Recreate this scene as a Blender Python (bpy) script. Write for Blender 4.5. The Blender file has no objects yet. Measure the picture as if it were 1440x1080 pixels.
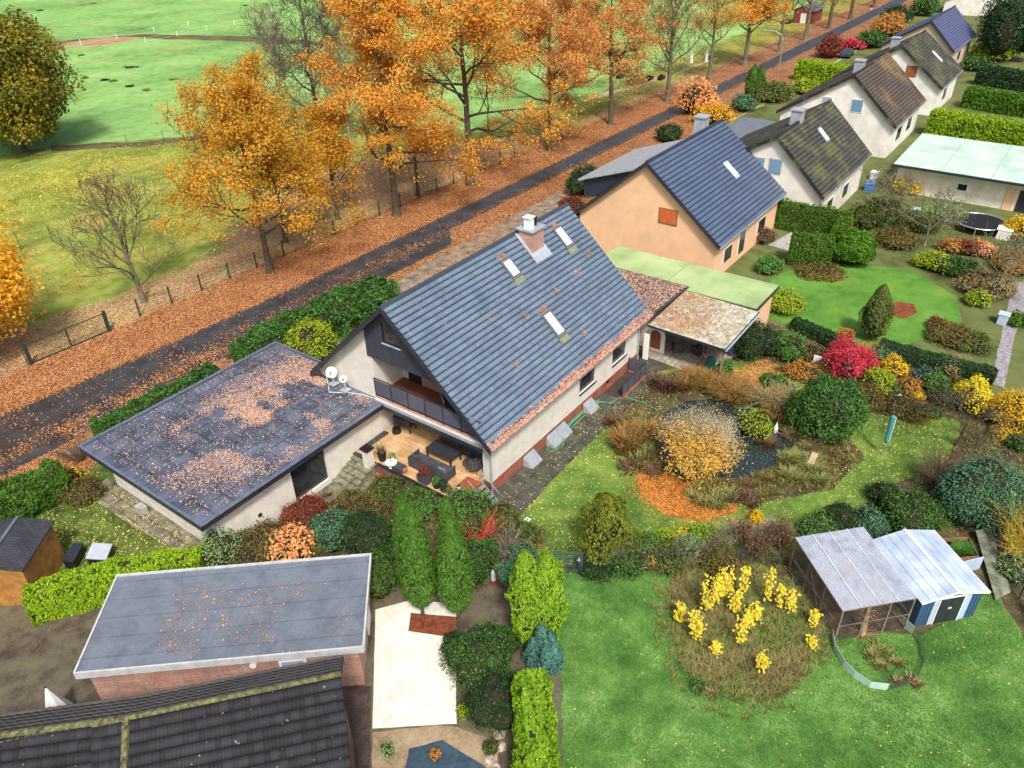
import bpy, math, random
import numpy as np
from mathutils import Matrix, Vector
from mathutils.geometry import tessellate_polygon

random.seed(7)
scene = bpy.context.scene
col = scene.collection
PI = math.pi

# ------------------------------------------------------------------ camera
# world: X runs along the street and the ridges, Y towards the street, Z up; origin at the foot of the
# main house's front right corner
F_PX = 1093.25
CAM = np.array([-25.13, -20.40, 28.26])
YAW, PITCH, ROLL = 0.6432, 0.5790, -0.0278
_f = np.array([math.cos(PITCH)*math.cos(YAW), math.cos(PITCH)*math.sin(YAW), -math.sin(PITCH)])
_r = np.cross(_f, [0, 0, 1]); _r /= np.linalg.norm(_r)
_u = np.cross(_r, _f)
CR = _r*math.cos(ROLL)+_u*math.sin(ROLL)
CU = _u*math.cos(ROLL)-_r*math.sin(ROLL)
cam = bpy.data.cameras.new('camera')
cam.sensor_width = 36.0
cam.lens = 36.0*F_PX/1440.0
cam.clip_start = 0.1
cam.clip_end = 5000
co = bpy.data.objects.new('camera', cam)
col.objects.link(co)
M = Matrix.Identity(4)
for i in range(3):
    M[i][0] = CR[i]; M[i][1] = CU[i]; M[i][2] = -_f[i]; M[i][3] = CAM[i]
co.matrix_world = M
scene.camera = co

# ------------------------------------------------------------------ sky, sun, exposure: bright overcast
SUN_EL, SUN_AZ = math.radians(52), math.radians(228)      # direction the light comes from (math angle in XY)
world = bpy.data.worlds.new('World'); scene.world = world
world.use_nodes = True
wn = world.node_tree.nodes; wl = world.node_tree.links
bg = wn['Background']
sky = wn.new('ShaderNodeTexSky'); sky.sky_type = 'NISHITA'; sky.sun_disc = False
sky.sun_elevation = SUN_EL
sky.sun_rotation = math.radians(90)-SUN_AZ
sky.air_density = 1.0; sky.dust_density = 6.0; sky.ozone_density = 1.0
wl.new(sky.outputs[0], bg.inputs[0]); bg.inputs[1].default_value = 0.108
sl = bpy.data.lights.new('sun', 'SUN'); sl.energy = 2.7; sl.angle = math.radians(8); sl.color = (1.0, 0.95, 0.88)
so = bpy.data.objects.new('sun', sl); col.objects.link(so)
d = Vector((math.cos(SUN_EL)*math.cos(SUN_AZ), math.cos(SUN_EL)*math.sin(SUN_AZ), math.sin(SUN_EL)))
so.rotation_euler = d.to_track_quat('Z', 'Y').to_euler()
scene.view_settings.view_transform = 'Standard'
scene.view_settings.look = 'None'
scene.view_settings.exposure = 0.5
scene.view_settings.gamma = 1.0
scene.render.engine = 'CYCLES'
scene.cycles.max_bounces = 6
scene.cycles.transparent_max_bounces = 12

# ------------------------------------------------------------------ helpers
def at(px, py, z=0.0):
    """point of the plane at height z seen at photo pixel px, py"""
    dd = _f+CR*(px-720)/F_PX-CU*(py-540)/F_PX
    return CAM+dd*((z-CAM[2])/dd[2])
def at2(px, py, z=0.0):
    p = at(px, py, z); return (float(p[0]), float(p[1]))
def mpp(p):
    return float((np.array(p)-CAM)@_f)/F_PX
def tag(o, label=None, cat=None, group=None, kind=None):
    if label: o['label'] = label
    if cat: o['category'] = cat
    if group: o['group'] = group
    if kind: o['kind'] = kind
    return o
def empty(name, loc, label, cat, rz=0.0, group=None):
    o = bpy.data.objects.new(name, None); o.empty_display_size = 0.3
    col.objects.link(o); o.location = loc; o.rotation_euler = (0, 0, rz)
    tag(o, label, cat, group); return o
def copy_tree(o, parent=None):
    c = o.copy(); col.objects.link(c); c.parent = parent
    for ch in list(o.children): copy_tree(ch, c)
    return c

class MB:
    def __init__(s): s.v = []; s.f = []
    def add(s, vs, fs):
        k = len(s.v); s.v += [tuple(map(float, v)) for v in vs]; s.f += [tuple(k+i for i in f) for f in fs]; return s
    def box(s, a, b, rz=0, piv=(0, 0)):
        x0, y0, z0 = a; x1, y1, z1 = b
        vs = [(x0,y0,z0),(x1,y0,z0),(x1,y1,z0),(x0,y1,z0),(x0,y0,z1),(x1,y0,z1),(x1,y1,z1),(x0,y1,z1)]
        if rz:
            c, n = math.cos(rz), math.sin(rz)
            vs = [(piv[0]+(x-piv[0])*c-(y-piv[1])*n, piv[1]+(x-piv[0])*n+(y-piv[1])*c, z) for x, y, z in vs]
        return s.add(vs, [(0,3,2,1),(4,5,6,7),(0,1,5,4),(1,2,6,5),(2,3,7,6),(3,0,4,7)])
    def slab(s, q, t):
        """quad q (4 pts ccw from above) thickened downwards by t"""
        lo = [(x, y, z-t) for x, y, z in q]
        return s.add(list(q)+lo, [(0,1,2,3),(7,6,5,4),(0,4,5,1),(1,5,6,2),(2,6,7,3),(3,7,4,0)])
    def prism(s, pts, d):
        """planar polygon pts extruded by vector d"""
        n = len(pts); p2 = [(x+d[0], y+d[1], z+d[2]) for x, y, z in pts]
        return s.add(list(pts)+p2, [tuple(range(n-1, -1, -1)), tuple(range(n, 2*n))]+[(i, (i+1) % n, n+(i+1) % n, n+i) for i in range(n)])
    def bar(s, a, b, w, h=None):
        h = h or w; a = Vector(a); b = Vector(b); t = (b-a).normalized()
        up = Vector((0,0,1)) if abs(t.z) < .95 else Vector((1,0,0))
        n = t.cross(up).normalized(); m = n.cross(t)
        vs = []
        for p in (a, b):
            for i, j in ((-1,-1),(1,-1),(1,1),(-1,1)): vs.append(p+n*i*w/2+m*j*h/2)
        return s.add(vs, [(0,1,2,3),(7,6,5,4),(0,4,5,1),(1,5,6,2),(2,6,7,3),(3,7,4,0)])
    def tube(s, pts, rs, n=6, cap=True):
        k = len(s.v); L = len(pts)
        if not hasattr(rs, '__len__'): rs = [rs]*L
        for i, p in enumerate(pts):
            a = Vector(pts[max(0, i-1)]); b = Vector(pts[min(L-1, i+1)]); t = (b-a)
            if t.length < 1e-9: t = Vector((0,0,1))
            t.normalize(); up = Vector((0,0,1)) if abs(t.z) < .9 else Vector((1,0,0))
            u = t.cross(up).normalized(); w = u.cross(t)
            for j in range(n):
                q = Vector(p)+(u*math.cos(2*PI*j/n)+w*math.sin(2*PI*j/n))*rs[i]; s.v.append(tuple(q))
        for i in range(L-1):
            for j in range(n):
                s.f.append((k+i*n+j, k+i*n+(j+1) % n, k+(i+1)*n+(j+1) % n, k+(i+1)*n+j))
        if cap and n > 2:
            s.f.append(tuple(k+j for j in range(n-1, -1, -1))); s.f.append(tuple(k+(L-1)*n+j for j in range(n)))
        return s
    def cyl(s, c, r, h, n=16, r2=None):
        return s.tube([c, (c[0], c[1], c[2]+h)], [r, r if r2 is None else r2], n)
    def build(s, name, m, parent=None, smooth=False, loc=None, bevel=0):
        me = bpy.data.meshes.new(name); me.from_pydata(s.v, [], s.f); me.materials.append(m)
        if smooth: me.polygons.foreach_set('use_smooth', [True]*len(me.polygons))
        me.update()
        o = bpy.data.objects.new(name, me); col.objects.link(o)
        if parent is not None:
            o.parent = parent
        if loc: o.location = loc
        if bevel:
            b = o.modifiers.new('bevel', 'BEVEL'); b.width = bevel; b.segments = 2; b.limit_method = 'ANGLE'
        return o

def np_mesh(name, V, F4, m, parent=None, smooth=False, m2=None, n1=None):
    """fast mesh from arrays; F4 (n,4) or (n,3) ints"""
    V = np.asarray(V, dtype=np.float32); F4 = np.asarray(F4, dtype=np.int32)
    me = bpy.data.meshes.new(name); k = F4.shape[1]
    me.vertices.add(len(V)); me.vertices.foreach_set('co', V.ravel())
    me.loops.add(F4.size); me.loops.foreach_set('vertex_index', F4.ravel())
    me.polygons.add(len(F4)); me.polygons.foreach_set('loop_start', np.arange(0, F4.size, k, dtype=np.int32))
    me.polygons.foreach_set('loop_total', np.full(len(F4), k, dtype=np.int32))
    if smooth: me.polygons.foreach_set('use_smooth', np.ones(len(F4), dtype=bool))
    me.materials.append(m)
    if m2 is not None:
        me.materials.append(m2); mi = np.zeros(len(F4), np.int32); mi[n1:] = 1; me.polygons.foreach_set('material_index', mi)
    me.update(calc_edges=True); me.validate()
    o = bpy.data.objects.new(name, me); col.objects.link(o)
    if parent is not None: o.parent = parent
    return o

def unit(a): return a/np.maximum(np.linalg.norm(a, axis=1, keepdims=True), 1e-9)
def leaf_arrays(P, N, size, rng, aspect=0.6, jit=0.6, axis=None):
    """a diamond shaped leaf at each point of P facing N (jittered); returns verts, faces"""
    n = len(P)
    nn = unit(unit(np.asarray(N, float))+rng.normal(0, jit, (n, 3)))
    a = rng.normal(0, 1, (n, 3)) if axis is None else np.asarray(axis, float)+rng.normal(0, .25, (n, 3))
    t = unit(a-nn*np.sum(a*nn, axis=1, keepdims=True)); b = np.cross(nn, t)
    s = (np.asarray(size)*rng.uniform(.65, 1.35, n))[:, None]*0.5
    V = np.stack([P-t*s, P+b*s*aspect-nn*s*.15, P+t*s, P-b*s*aspect-nn*s*.15], 1).reshape(-1, 3)
    F = np.arange(4*n).reshape(n, 4)
    return V, F

# --------------------------------------------------- value noise for shapes and density (numpy)
_ng = np.random.default_rng(3).random((64, 64))
def vnoise(x, y, s=1.0):
    x = np.asarray(x)*s+1000; y = np.asarray(y)*s+1000
    xi = np.floor(x).astype(int); yi = np.floor(y).astype(int); fx = x-xi; fy = y-yi
    fx = fx*fx*(3-2*fx); fy = fy*fy*(3-2*fy)
    g = lambda a, b: _ng[a % 64, b % 64]
    return (g(xi, yi)*(1-fx)+g(xi+1, yi)*fx)*(1-fy)+(g(xi, yi+1)*(1-fx)+g(xi+1, yi+1)*fx)*fy
def fnoise(x, y, s=1.0):
    return .55*vnoise(x, y, s)+.28*vnoise(x, y, s*2.1)+.17*vnoise(x, y, s*4.3)
def inpoly(x, y, poly):
    ins = np.zeros(len(x), bool); n = len(poly)
    for i in range(n):
        x0, y0 = poly[i]; x1, y1 = poly[(i+1) % n]
        c = ((y0 > y) != (y1 > y))
        with np.errstate(divide='ignore', invalid='ignore'):
            xx = (x1-x0)*(y-y0)/(y1-y0)+x0
        ins ^= c & (x < xx)
    return ins

# ------------------------------------------------------------------ materials
def _new(name):
    m = bpy.data.materials.new(name); m.use_nodes = True
    nt = m.node_tree; return m, nt, nt.nodes, nt.links, nt.nodes['Principled BSDF']
def ramp(ns, cols, pos=None, interp='LINEAR'):
    r = ns.new('ShaderNodeValToRGB'); e = r.color_ramp.elements; n = len(cols); r.color_ramp.interpolation = interp
    pos = pos or [i/(max(1, n-1)) for i in range(n)]
    while len(e) < n: e.new(0.5)
    for i in range(n): e[i].position = pos[i]; e[i].color = (*cols[i], 1)
    return r
def mixc(ns, ls, fac, a, b, mode='MIX'):
    mx = ns.new('ShaderNodeMix'); mx.data_type = 'RGBA'; mx.blend_type = mode
    for v, i in ((fac, 0), (a, 6), (b, 7)):
        if hasattr(v, 'links') or hasattr(v, 'is_linked'): ls.new(v, mx.inputs[i])
        elif i == 0: mx.inputs[0].default_value = v
        else: mx.inputs[i].default_value = (*v, 1)
    return mx.outputs[2]
def noise(ns, ls, scale, detail=4, rough=.55, vec=None, dist=0):
    n = ns.new('ShaderNodeTexNoise'); n.inputs['Scale'].default_value = scale; n.inputs['Detail'].default_value = detail
    n.inputs['Roughness'].default_value = rough; n.inputs['Distortion'].default_value = dist
    if vec is not None: ls.new(vec, n.inputs['Vector'])
    return n
def geo_pos(ns): return ns.new('ShaderNodeNewGeometry').outputs['Position']
def mat_plain(name, c, rough=.6, metal=0.0, var=.12, scale=3.0, bump=.15, bscale=40, spec=.5, c2=None):
    m, nt, ns, ls, p = _new(name); pos = geo_pos(ns)
    n = noise(ns, ls, scale, 6, .6, pos)
    c2 = c2 or tuple(min(1, x*(1+var*2)) for x in c); c1 = tuple(x*(1-var*2) for x in c) if var < .5 else tuple(x*.3 for x in c)
    r = ramp(ns, [c1, c, c2], [.3, .5, .72]); ls.new(n.outputs[0], r.inputs[0]); ls.new(r.outputs[0], p.inputs['Base Color'])
    p.inputs['Roughness'].default_value = rough; p.inputs['Metallic'].default_value = metal
    p.inputs['Specular IOR Level'].default_value = spec
    if bump:
        nb = noise(ns, ls, bscale, 3, .6, pos); b = ns.new('ShaderNodeBump'); b.inputs['Strength'].default_value = bump; b.inputs['Distance'].default_value = .02
        ls.new(nb.outputs[0], b.inputs['Height']); ls.new(b.outputs[0], p.inputs['Normal'])
    return m
def mat_leaf(name, cols, clump=1.2, trans=.25, rough=.55, rndw=.6, spec=.25):
    """colour of every leaf from its own random number and from a noise that groups leaves into clumps"""
    m, nt, ns, ls, p = _new(name); g = ns.new('ShaderNodeNewGeometry')
    n = noise(ns, ls, clump, 3, .6, g.outputs['Position'])
    ad = ns.new('ShaderNodeMath'); ad.operation = 'MULTIPLY_ADD'; ls.new(g.outputs['Random Per Island'], ad.inputs[0]); ad.inputs[1].default_value = rndw
    m2 = ns.new('ShaderNodeMath'); m2.operation = 'MULTIPLY_ADD'; ls.new(n.outputs[0], m2.inputs[0]); m2.inputs[1].default_value = 2.2*(1-rndw); m2.inputs[2].default_value = -.6*(1-rndw)
    ls.new(m2.outputs[0], ad.inputs[2])
    r = ramp(ns, cols); ls.new(ad.outputs[0], r.inputs[0])
    ls.new(r.outputs[0], p.inputs['Base Color']); p.inputs['Roughness'].default_value = rough; p.inputs['Specular IOR Level'].default_value = spec
    if trans:
        t = ns.new('ShaderNodeBsdfTranslucent'); ls.new(r.outputs[0], t.inputs[0]); mx = ns.new('ShaderNodeMixShader'); mx.inputs[0].default_value = trans
        ls.new(p.outputs[0], mx.inputs[1]); ls.new(t.outputs[0], mx.inputs[2]); ls.new(mx.outputs[0], ns['Material Output'].inputs[0])
    return m
def mat_grass(name, cols, big=.12, mid=1.2, rough=.9, specks=None, amount=.12, sp_scale=9.0, patch=None, patch_scale=.3, patch_lo=.55, bump=.6):
    """grass: large, middle and fine noise; specks = colours of small fallen leaves; patch = a second colour in soft patches"""
    m, nt, ns, ls, p = _new(name); pos = geo_pos(ns)
    a = noise(ns, ls, big, 5, .6, pos); b = noise(ns, ls, mid, 6, .65, pos); c = noise(ns, ls, 26, 4, .7, pos)
    s = ns.new('ShaderNodeMath'); s.operation = 'MULTIPLY_ADD'; ls.new(a.outputs[0], s.inputs[0]); s.inputs[1].default_value = 1.1
    s2 = ns.new('ShaderNodeMath'); s2.operation = 'MULTIPLY_ADD'; ls.new(b.outputs[0], s2.inputs[0]); s2.inputs[1].default_value = .8
    s3 = ns.new('ShaderNodeMath'); s3.operation = 'MULTIPLY_ADD'; ls.new(c.outputs[0], s3.inputs[0]); s3.inputs[1].default_value = 1.0; s3.inputs[2].default_value = -.95
    ls.new(s3.outputs[0], s2.inputs[2]); ls.new(s2.outputs[0], s.inputs[2])
    mr = ns.new('ShaderNodeMapRange'); mr.inputs[1].default_value = .18; mr.inputs[2].default_value = .82; ls.new(s.outputs[0], mr.inputs[0]); r = ramp(ns, cols, [.08+.84*i/(len(cols)-1) for i in range(len(cols))]); ls.new(mr.outputs[0], r.inputs[0]); out = r.outputs[0]
    if patch:
        pn = noise(ns, ls, patch_scale, 7, .65, pos); pr = ns.new('ShaderNodeMapRange'); pr.inputs[1].default_value = patch_lo; pr.inputs[2].default_value = patch_lo+.12
        ls.new(pn.outputs[0], pr.inputs[0]); out = mixc(ns, ls, pr.outputs[0], out, patch)
    if specks:
        v = ns.new('ShaderNodeTexVoronoi'); v.inputs['Scale'].default_value = sp_scale; ls.new(pos, v.inputs['Vector'])
        vr = ns.new('ShaderNodeMapRange'); vr.inputs[1].default_value = .26; vr.inputs[2].default_value = .22; ls.new(v.outputs['Distance'], vr.inputs[0])
        sx = ns.new('ShaderNodeSeparateColor'); ls.new(v.outputs['Color'], sx.inputs[0])
        dn = noise(ns, ls, .5, 3, .6, pos)
        th = ns.new('ShaderNodeMath'); th.operation = 'MULTIPLY'; ls.new(dn.outputs[0], th.inputs[0]); th.inputs[1].default_value = amount*2
        lt = ns.new('ShaderNodeMath'); lt.operation = 'LESS_THAN'; ls.new(sx.outputs[0], lt.inputs[0]); ls.new(th.outputs[0], lt.inputs[1])
        mu = ns.new('ShaderNodeMath'); mu.operation = 'MULTIPLY'; ls.new(lt.outputs[0], mu.inputs[0]); ls.new(vr.outputs[0], mu.inputs[1])
        sr = ramp(ns, specks); ls.new(sx.outputs[1], sr.inputs[0]); out = mixc(ns, ls, mu.outputs[0], out, sr.outputs[0])
    ls.new(out, p.inputs['Base Color']); p.inputs['Roughness'].default_value = rough; p.inputs['Specular IOR Level'].default_value = .15
    bp = ns.new('ShaderNodeBump'); bp.inputs['Strength'].default_value = bump; bp.inputs['Distance'].default_value = .06
    ls.new(c.outputs[0], bp.inputs['Height']); ls.new(bp.outputs[0], p.inputs['Normal'])
    return m
def mat_litter(name, cols, scale=9.0, under=(.05,.045,.03), gap=.35):
    """a carpet of fallen leaves: cells of their own colour, some bare"""
    m, nt, ns, ls, p = _new(name); pos = geo_pos(ns)
    w = noise(ns, ls, 3, 3, .6, pos); vm = ns.new('ShaderNodeVectorMath'); vm.operation = 'MULTIPLY_ADD'
    ls.new(w.outputs['Color'], vm.inputs[0]); vm.inputs[1].default_value = (.25,)*3; ls.new(pos, vm.inputs[2])
    v = ns.new('ShaderNodeTexVoronoi'); v.inputs['Scale'].default_value = scale; ls.new(vm.outputs[0], v.inputs['Vector'])
    sx = ns.new('ShaderNodeSeparateColor'); ls.new(v.outputs['Color'], sx.inputs[0])
    cn = noise(ns, ls, .35, 5, .6, pos)
    ad = ns.new('ShaderNodeMath'); ad.operation = 'MULTIPLY_ADD'; ls.new(cn.outputs[0], ad.inputs[0]); ad.inputs[1].default_value = 1.1; ad.inputs[2].default_value = -.3
    mm = ns.new('ShaderNodeMath'); mm.operation = 'MULTIPLY_ADD'; ls.new(sx.outputs[0], mm.inputs[0]); mm.inputs[1].default_value = .6; ls.new(ad.outputs[0], mm.inputs[2])
    r = ramp(ns, cols); ls.new(mm.outputs[0], r.inputs[0])
    gp = ns.new('ShaderNodeMapRange'); gp.inputs[1].default_value = gap+.12; gp.inputs[2].default_value = gap+.2; ls.new(v.outputs['Distance'], gp.inputs[0])
    g2 = ns.new('ShaderNodeMath'); g2.operation = 'MULTIPLY'; ls.new(gp.outputs[0], g2.inputs[0]); g2.inputs[1].default_value = .9
    out = mixc(ns, ls, g2.outputs[0], r.outputs[0], under)
    ls.new(out, p.inputs['Base Color']); p.inputs['Roughness'].default_value = .8; p.inputs['Specular IOR Level'].default_value = .25
    b = ns.new('ShaderNodeBump'); b.inputs['Strength'].default_value = .7; b.inputs['Distance'].default_value = .04; ls.new(sx.outputs[2], b.inputs['Height']); ls.new(b.outputs[0], p.inputs['Normal'])
    return m
def mat_brick(name, c1, c2, mortar, bw=.25, bh=.075, ms=.008, rough=.8, bump=.4, axis='wall', dirt=.15, offset=.5, rot=0, spec=.3, noise_amt=.25):
    """masonry or paving; axis 'wall': u = x+y, v = z; axis 'floor': u = x, v = y (turned by rot)"""
    m, nt, ns, ls, p = _new(name); pos = geo_pos(ns)
    sp = ns.new('ShaderNodeSeparateXYZ'); ls.new(pos, sp.inputs[0]); cb = ns.new('ShaderNodeCombineXYZ')
    if axis == 'wall':
        ad = ns.new('ShaderNodeMath'); ad.operation = 'ADD'; ls.new(sp.outputs[0], ad.inputs[0]); ls.new(sp.outputs[1], ad.inputs[1])
        ls.new(ad.outputs[0], cb.inputs[0]); ls.new(sp.outputs[2], cb.inputs[1]); vec = cb.outputs[0]
    else:
        mp = ns.new('ShaderNodeMapping'); mp.inputs['Rotation'].default_value = (0, 0, rot); ls.new(pos, mp.inputs[0]); vec = mp.outputs[0]
    br = ns.new('ShaderNodeTexBrick'); ls.new(vec, br.inputs['Vector']); br.inputs['Scale'].default_value = 1
    br.inputs['Color1'].default_value = (*c1, 1); br.inputs['Color2'].default_value = (*c2, 1); br.inputs['Mortar'].default_value = (*mortar, 1)
    br.inputs['Brick Width'].default_value = bw; br.inputs['Row Height'].default_value = bh; br.inputs['Mortar Size'].default_value = ms; br.offset = offset
    n = noise(ns, ls, 1.3, 7, .65, pos); r = ramp(ns, [(1-dirt*2.2,)*3, (1, 1, 1)], [.35, .6]); ls.new(n.outputs[0], r.inputs[0])
    n2 = noise(ns, ls, 14, 4, .7, pos); r2 = ramp(ns, [(1-noise_amt,)*3, (1, 1, 1)], [.3, .6]); ls.new(n2.outputs[0], r2.inputs[0])
    o = mixc(ns, ls, 1.0, br.outputs[0], r.outputs[0], 'MULTIPLY'); o = mixc(ns, ls, 1.0, o, r2.outputs[0], 'MULTIPLY')
    ls.new(o, p.inputs['Base Color']); p.inputs['Roughness'].default_value = rough; p.inputs['Specular IOR Level'].default_value = spec
    b = ns.new('ShaderNodeBump'); b.inputs['Strength'].default_value = bump; b.inputs['Distance'].default_value = .01; b.invert = True
    ls.new(br.outputs['Fac'], b.inputs['Height']); ls.new(b.outputs[0], p.inputs['Normal'])
    return m
def mat_tile(name, c, moss=None, moss_lo=.55, rough=.38, tw=.3, th=.34, spec=.5, cell=.18, moss_s=.5, stain=None):
    """roof tile: every tile of its own shade (white noise on the tile grid u = x, v = slope row), moss or stains in patches"""
    m, nt, ns, ls, p = _new(name)
    uv = ns.new('ShaderNodeTexCoord').outputs['UV']; sn = ns.new('ShaderNodeVectorMath'); sn.operation = 'FLOOR'; ls.new(uv, sn.inputs[0])
    wnz = ns.new('ShaderNodeTexWhiteNoise'); wnz.noise_dimensions = '2D'; ls.new(sn.outputs[0], wnz.inputs['Vector'])
    r = ramp(ns, [tuple(x*(1-cell) for x in c), c, tuple(x*(1+cell) for x in c)]); ls.new(wnz.outputs[0], r.inputs[0]); out = r.outputs[0]
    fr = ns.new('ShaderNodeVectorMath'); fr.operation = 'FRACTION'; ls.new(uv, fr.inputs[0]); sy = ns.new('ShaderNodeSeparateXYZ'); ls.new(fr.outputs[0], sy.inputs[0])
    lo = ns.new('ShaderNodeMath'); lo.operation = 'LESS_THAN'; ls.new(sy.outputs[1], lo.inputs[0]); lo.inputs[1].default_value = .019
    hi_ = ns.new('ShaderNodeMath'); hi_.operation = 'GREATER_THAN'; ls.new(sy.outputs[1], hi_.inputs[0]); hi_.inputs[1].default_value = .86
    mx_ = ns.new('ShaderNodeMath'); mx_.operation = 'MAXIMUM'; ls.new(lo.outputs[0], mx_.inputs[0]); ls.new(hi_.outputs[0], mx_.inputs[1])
    out = mixc(ns, ls, mx_.outputs[0], out, tuple(x*.3 for x in c))  # groove colour darkened: grime plus the shadow line under each tile nose
    pos = geo_pos(ns); n = noise(ns, ls, .6, 6, .6, pos); r2 = ramp(ns, [(.86, .87, .88), (1.06, 1.06, 1.06)], [.35, .65]); ls.new(n.outputs[0], r2.inputs[0])
    out = mixc(ns, ls, 1.0, out, r2.outputs[0], 'MULTIPLY')
    if moss:
        pn = noise(ns, ls, moss_s, 8, .7, pos); pr = ns.new('ShaderNodeMapRange'); pr.inputs[1].default_value = moss_lo; pr.inputs[2].default_value = moss_lo+.1
        ls.new(pn.outputs[0], pr.inputs[0]); out = mixc(ns, ls, pr.outputs[0], out, moss)
    if stain:
        pn = noise(ns, ls, 5, 3, .5, pos); pr = ns.new('ShaderNodeMapRange'); pr.inputs[1].default_value = .7; pr.inputs[2].default_value = .74
        ls.new(pn.outputs[0], pr.inputs[0]); out = mixc(ns, ls, pr.outputs[0], out, stain)
    ls.new(out, p.inputs['Base Color']); p.inputs['Roughness'].default_value = rough; p.inputs['Specular IOR Level'].default_value = spec
    nb = noise(ns, ls, 60, 3, .6, pos); b = ns.new('ShaderNodeBump'); b.inputs['Strength'].default_value = .15; b.inputs['Distance'].default_value = .01
    ls.new(nb.outputs[0], b.inputs['Height']); ls.new(b.outputs[0], p.inputs['Normal'])
    return m
def mat_glass(name, c=(.02,.025,.03), rough=.06):
    m, nt, ns, ls, p = _new(name); p.inputs['Base Color'].default_value = (*c, 1); p.inputs['Roughness'].default_value = rough
    p.inputs['Specular IOR Level'].default_value = .9; return m

def tile_roof(name, o, ux, uy, L, S, m, parent, tw=.3, th=.34, step=.05, wave=.02, sub=6, thick=.10):
    """roof slope of real tiles. o lower corner at the eave, ux unit vector along the eave, uy unit vector up the slope"""
    o = np.array(o, float); ux = np.array(ux, float); uy = np.array(uy, float); nz = np.cross(ux, uy)
    if nz[2] < 0: nz = -nz
    nc = int(round(L/tw)); nr = int(round(S/th)); tw = L/nc; th = S/nr
    us = np.arange(nc*sub+1)/sub; V = []; UV = []
    fr = us % 1.0; wv = wave*(np.cos(2*PI*fr)*.5+.5)**1.5
    for r in range(nr):
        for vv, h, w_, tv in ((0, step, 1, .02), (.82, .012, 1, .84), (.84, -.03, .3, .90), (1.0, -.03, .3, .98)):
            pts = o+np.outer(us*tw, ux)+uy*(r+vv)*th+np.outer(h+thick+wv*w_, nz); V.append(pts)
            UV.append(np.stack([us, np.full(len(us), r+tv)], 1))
    V = np.concatenate(V); UV = np.concatenate(UV); n = len(us); F = []
    a = np.arange(n-1)
    for r in range(4*nr-1):
        F.append(np.stack([r*n+a, r*n+a+1, (r+1)*n+a+1, (r+1)*n+a], 1))
    F = np.concatenate(F)
    k = len(V)
    # underside and edges
    c = [o, o+ux*L, o+ux*L+uy*S, o+uy*S]; top = [q+nz*(thick-.002) for q in c]
    V = np.concatenate([V, np.array(c+top)]); F = np.concatenate([F, k+np.array([(3,2,1,0),(0,1,5,4),(1,2,6,5),(3,0,4,7)])])
    UV = np.concatenate([UV, np.zeros((8, 2))])
    ob = np_mesh(name, V, F, m, parent)
    me = ob.data; ul = me.uv_layers.new(name='UVMap'); vi = np.zeros(len(me.loops), np.int32); me.loops.foreach_get('vertex_index', vi)
    if len(V) == len(me.vertices): ul.data.foreach_set('uv', UV[vi].astype(np.float32).ravel())
    return ob

def sheet(name, pts, z, m, jit=0.0, step=.5, kind='structure', label=None, cat=None, parent=None, seed=1):
    """a flat irregular sheet lying at height z, outline pts in world XY"""
    rng = np.random.default_rng(seed); out = []
    n = len(pts)
    for i in range(n):
        a = np.array(pts[i], float); b = np.array(pts[(i+1) % n], float); L = np.linalg.norm(b-a); k = max(1, int(L/step)) if jit else 1
        nrm = np.array([-(b-a)[1], (b-a)[0]])/max(L, 1e-6)
        for j in range(k):
            p = a+(b-a)*j/k
            if jit: p = p+nrm*(fnoise(p[0]+seed*17, p[1], .5)-.5)*2*jit+rng.normal(0, jit*.18, 2)
            out.append((p[0], p[1], z))
    tri = tessellate_polygon([[Vector(v) for v in out]])
    me = bpy.data.meshes.new(name); fs = []
    for t in tri:
        a, b, c = (np.array(out[i]) for i in t); s = (b[0]-a[0])*(c[1]-a[1])-(b[1]-a[1])*(c[0]-a[0])
        fs.append(tuple(t) if s > 0 else tuple(reversed(t)))
    me.from_pydata(out, [], fs); me.materials.append(m); me.update()
    o = bpy.data.objects.new(name, me); col.objects.link(o); tag(o, label, cat, None, kind if parent is None else None)
    if parent is not None: o.parent = parent
    return o

def scatter_flat(name, pts, n, size, m, label, cat, z=.03, seed=1, dens=None, zf=None, parent=None, jit=.35):
    """fallen leaves lying over the world polygon pts; dens(x, y) in 0..1 thins them"""
    rng = np.random.default_rng(seed); P = np.array(pts, float); lo = P.min(0); hi = P.max(0)
    X = []; Y = []; got = 0
    for _ in range(30):
        x = rng.uniform(lo[0], hi[0], n); y = rng.uniform(lo[1], hi[1], n); k = inpoly(x, y, pts)
        if dens is not None: k &= rng.random(n) < dens(x, y)
        X.append(x[k]); Y.append(y[k]); got += k.sum()
        if got >= n: break
    x = np.concatenate(X)[:n]; y = np.concatenate(Y)[:n]
    zz = (zf(x, y) if zf is not None else np.zeros(len(x)))+z+rng.uniform(0, .02, len(x))
    V, F = leaf_arrays(np.stack([x, y, zz], 1), np.tile([0, 0, 1.], (len(x), 1)), size, rng, .7, jit)
    o = np_mesh(name, V, F, m, parent)
    if parent is None: tag(o, label, cat, None, 'stuff')
    else: tag(o, kind='stuff')
    return o

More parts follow.
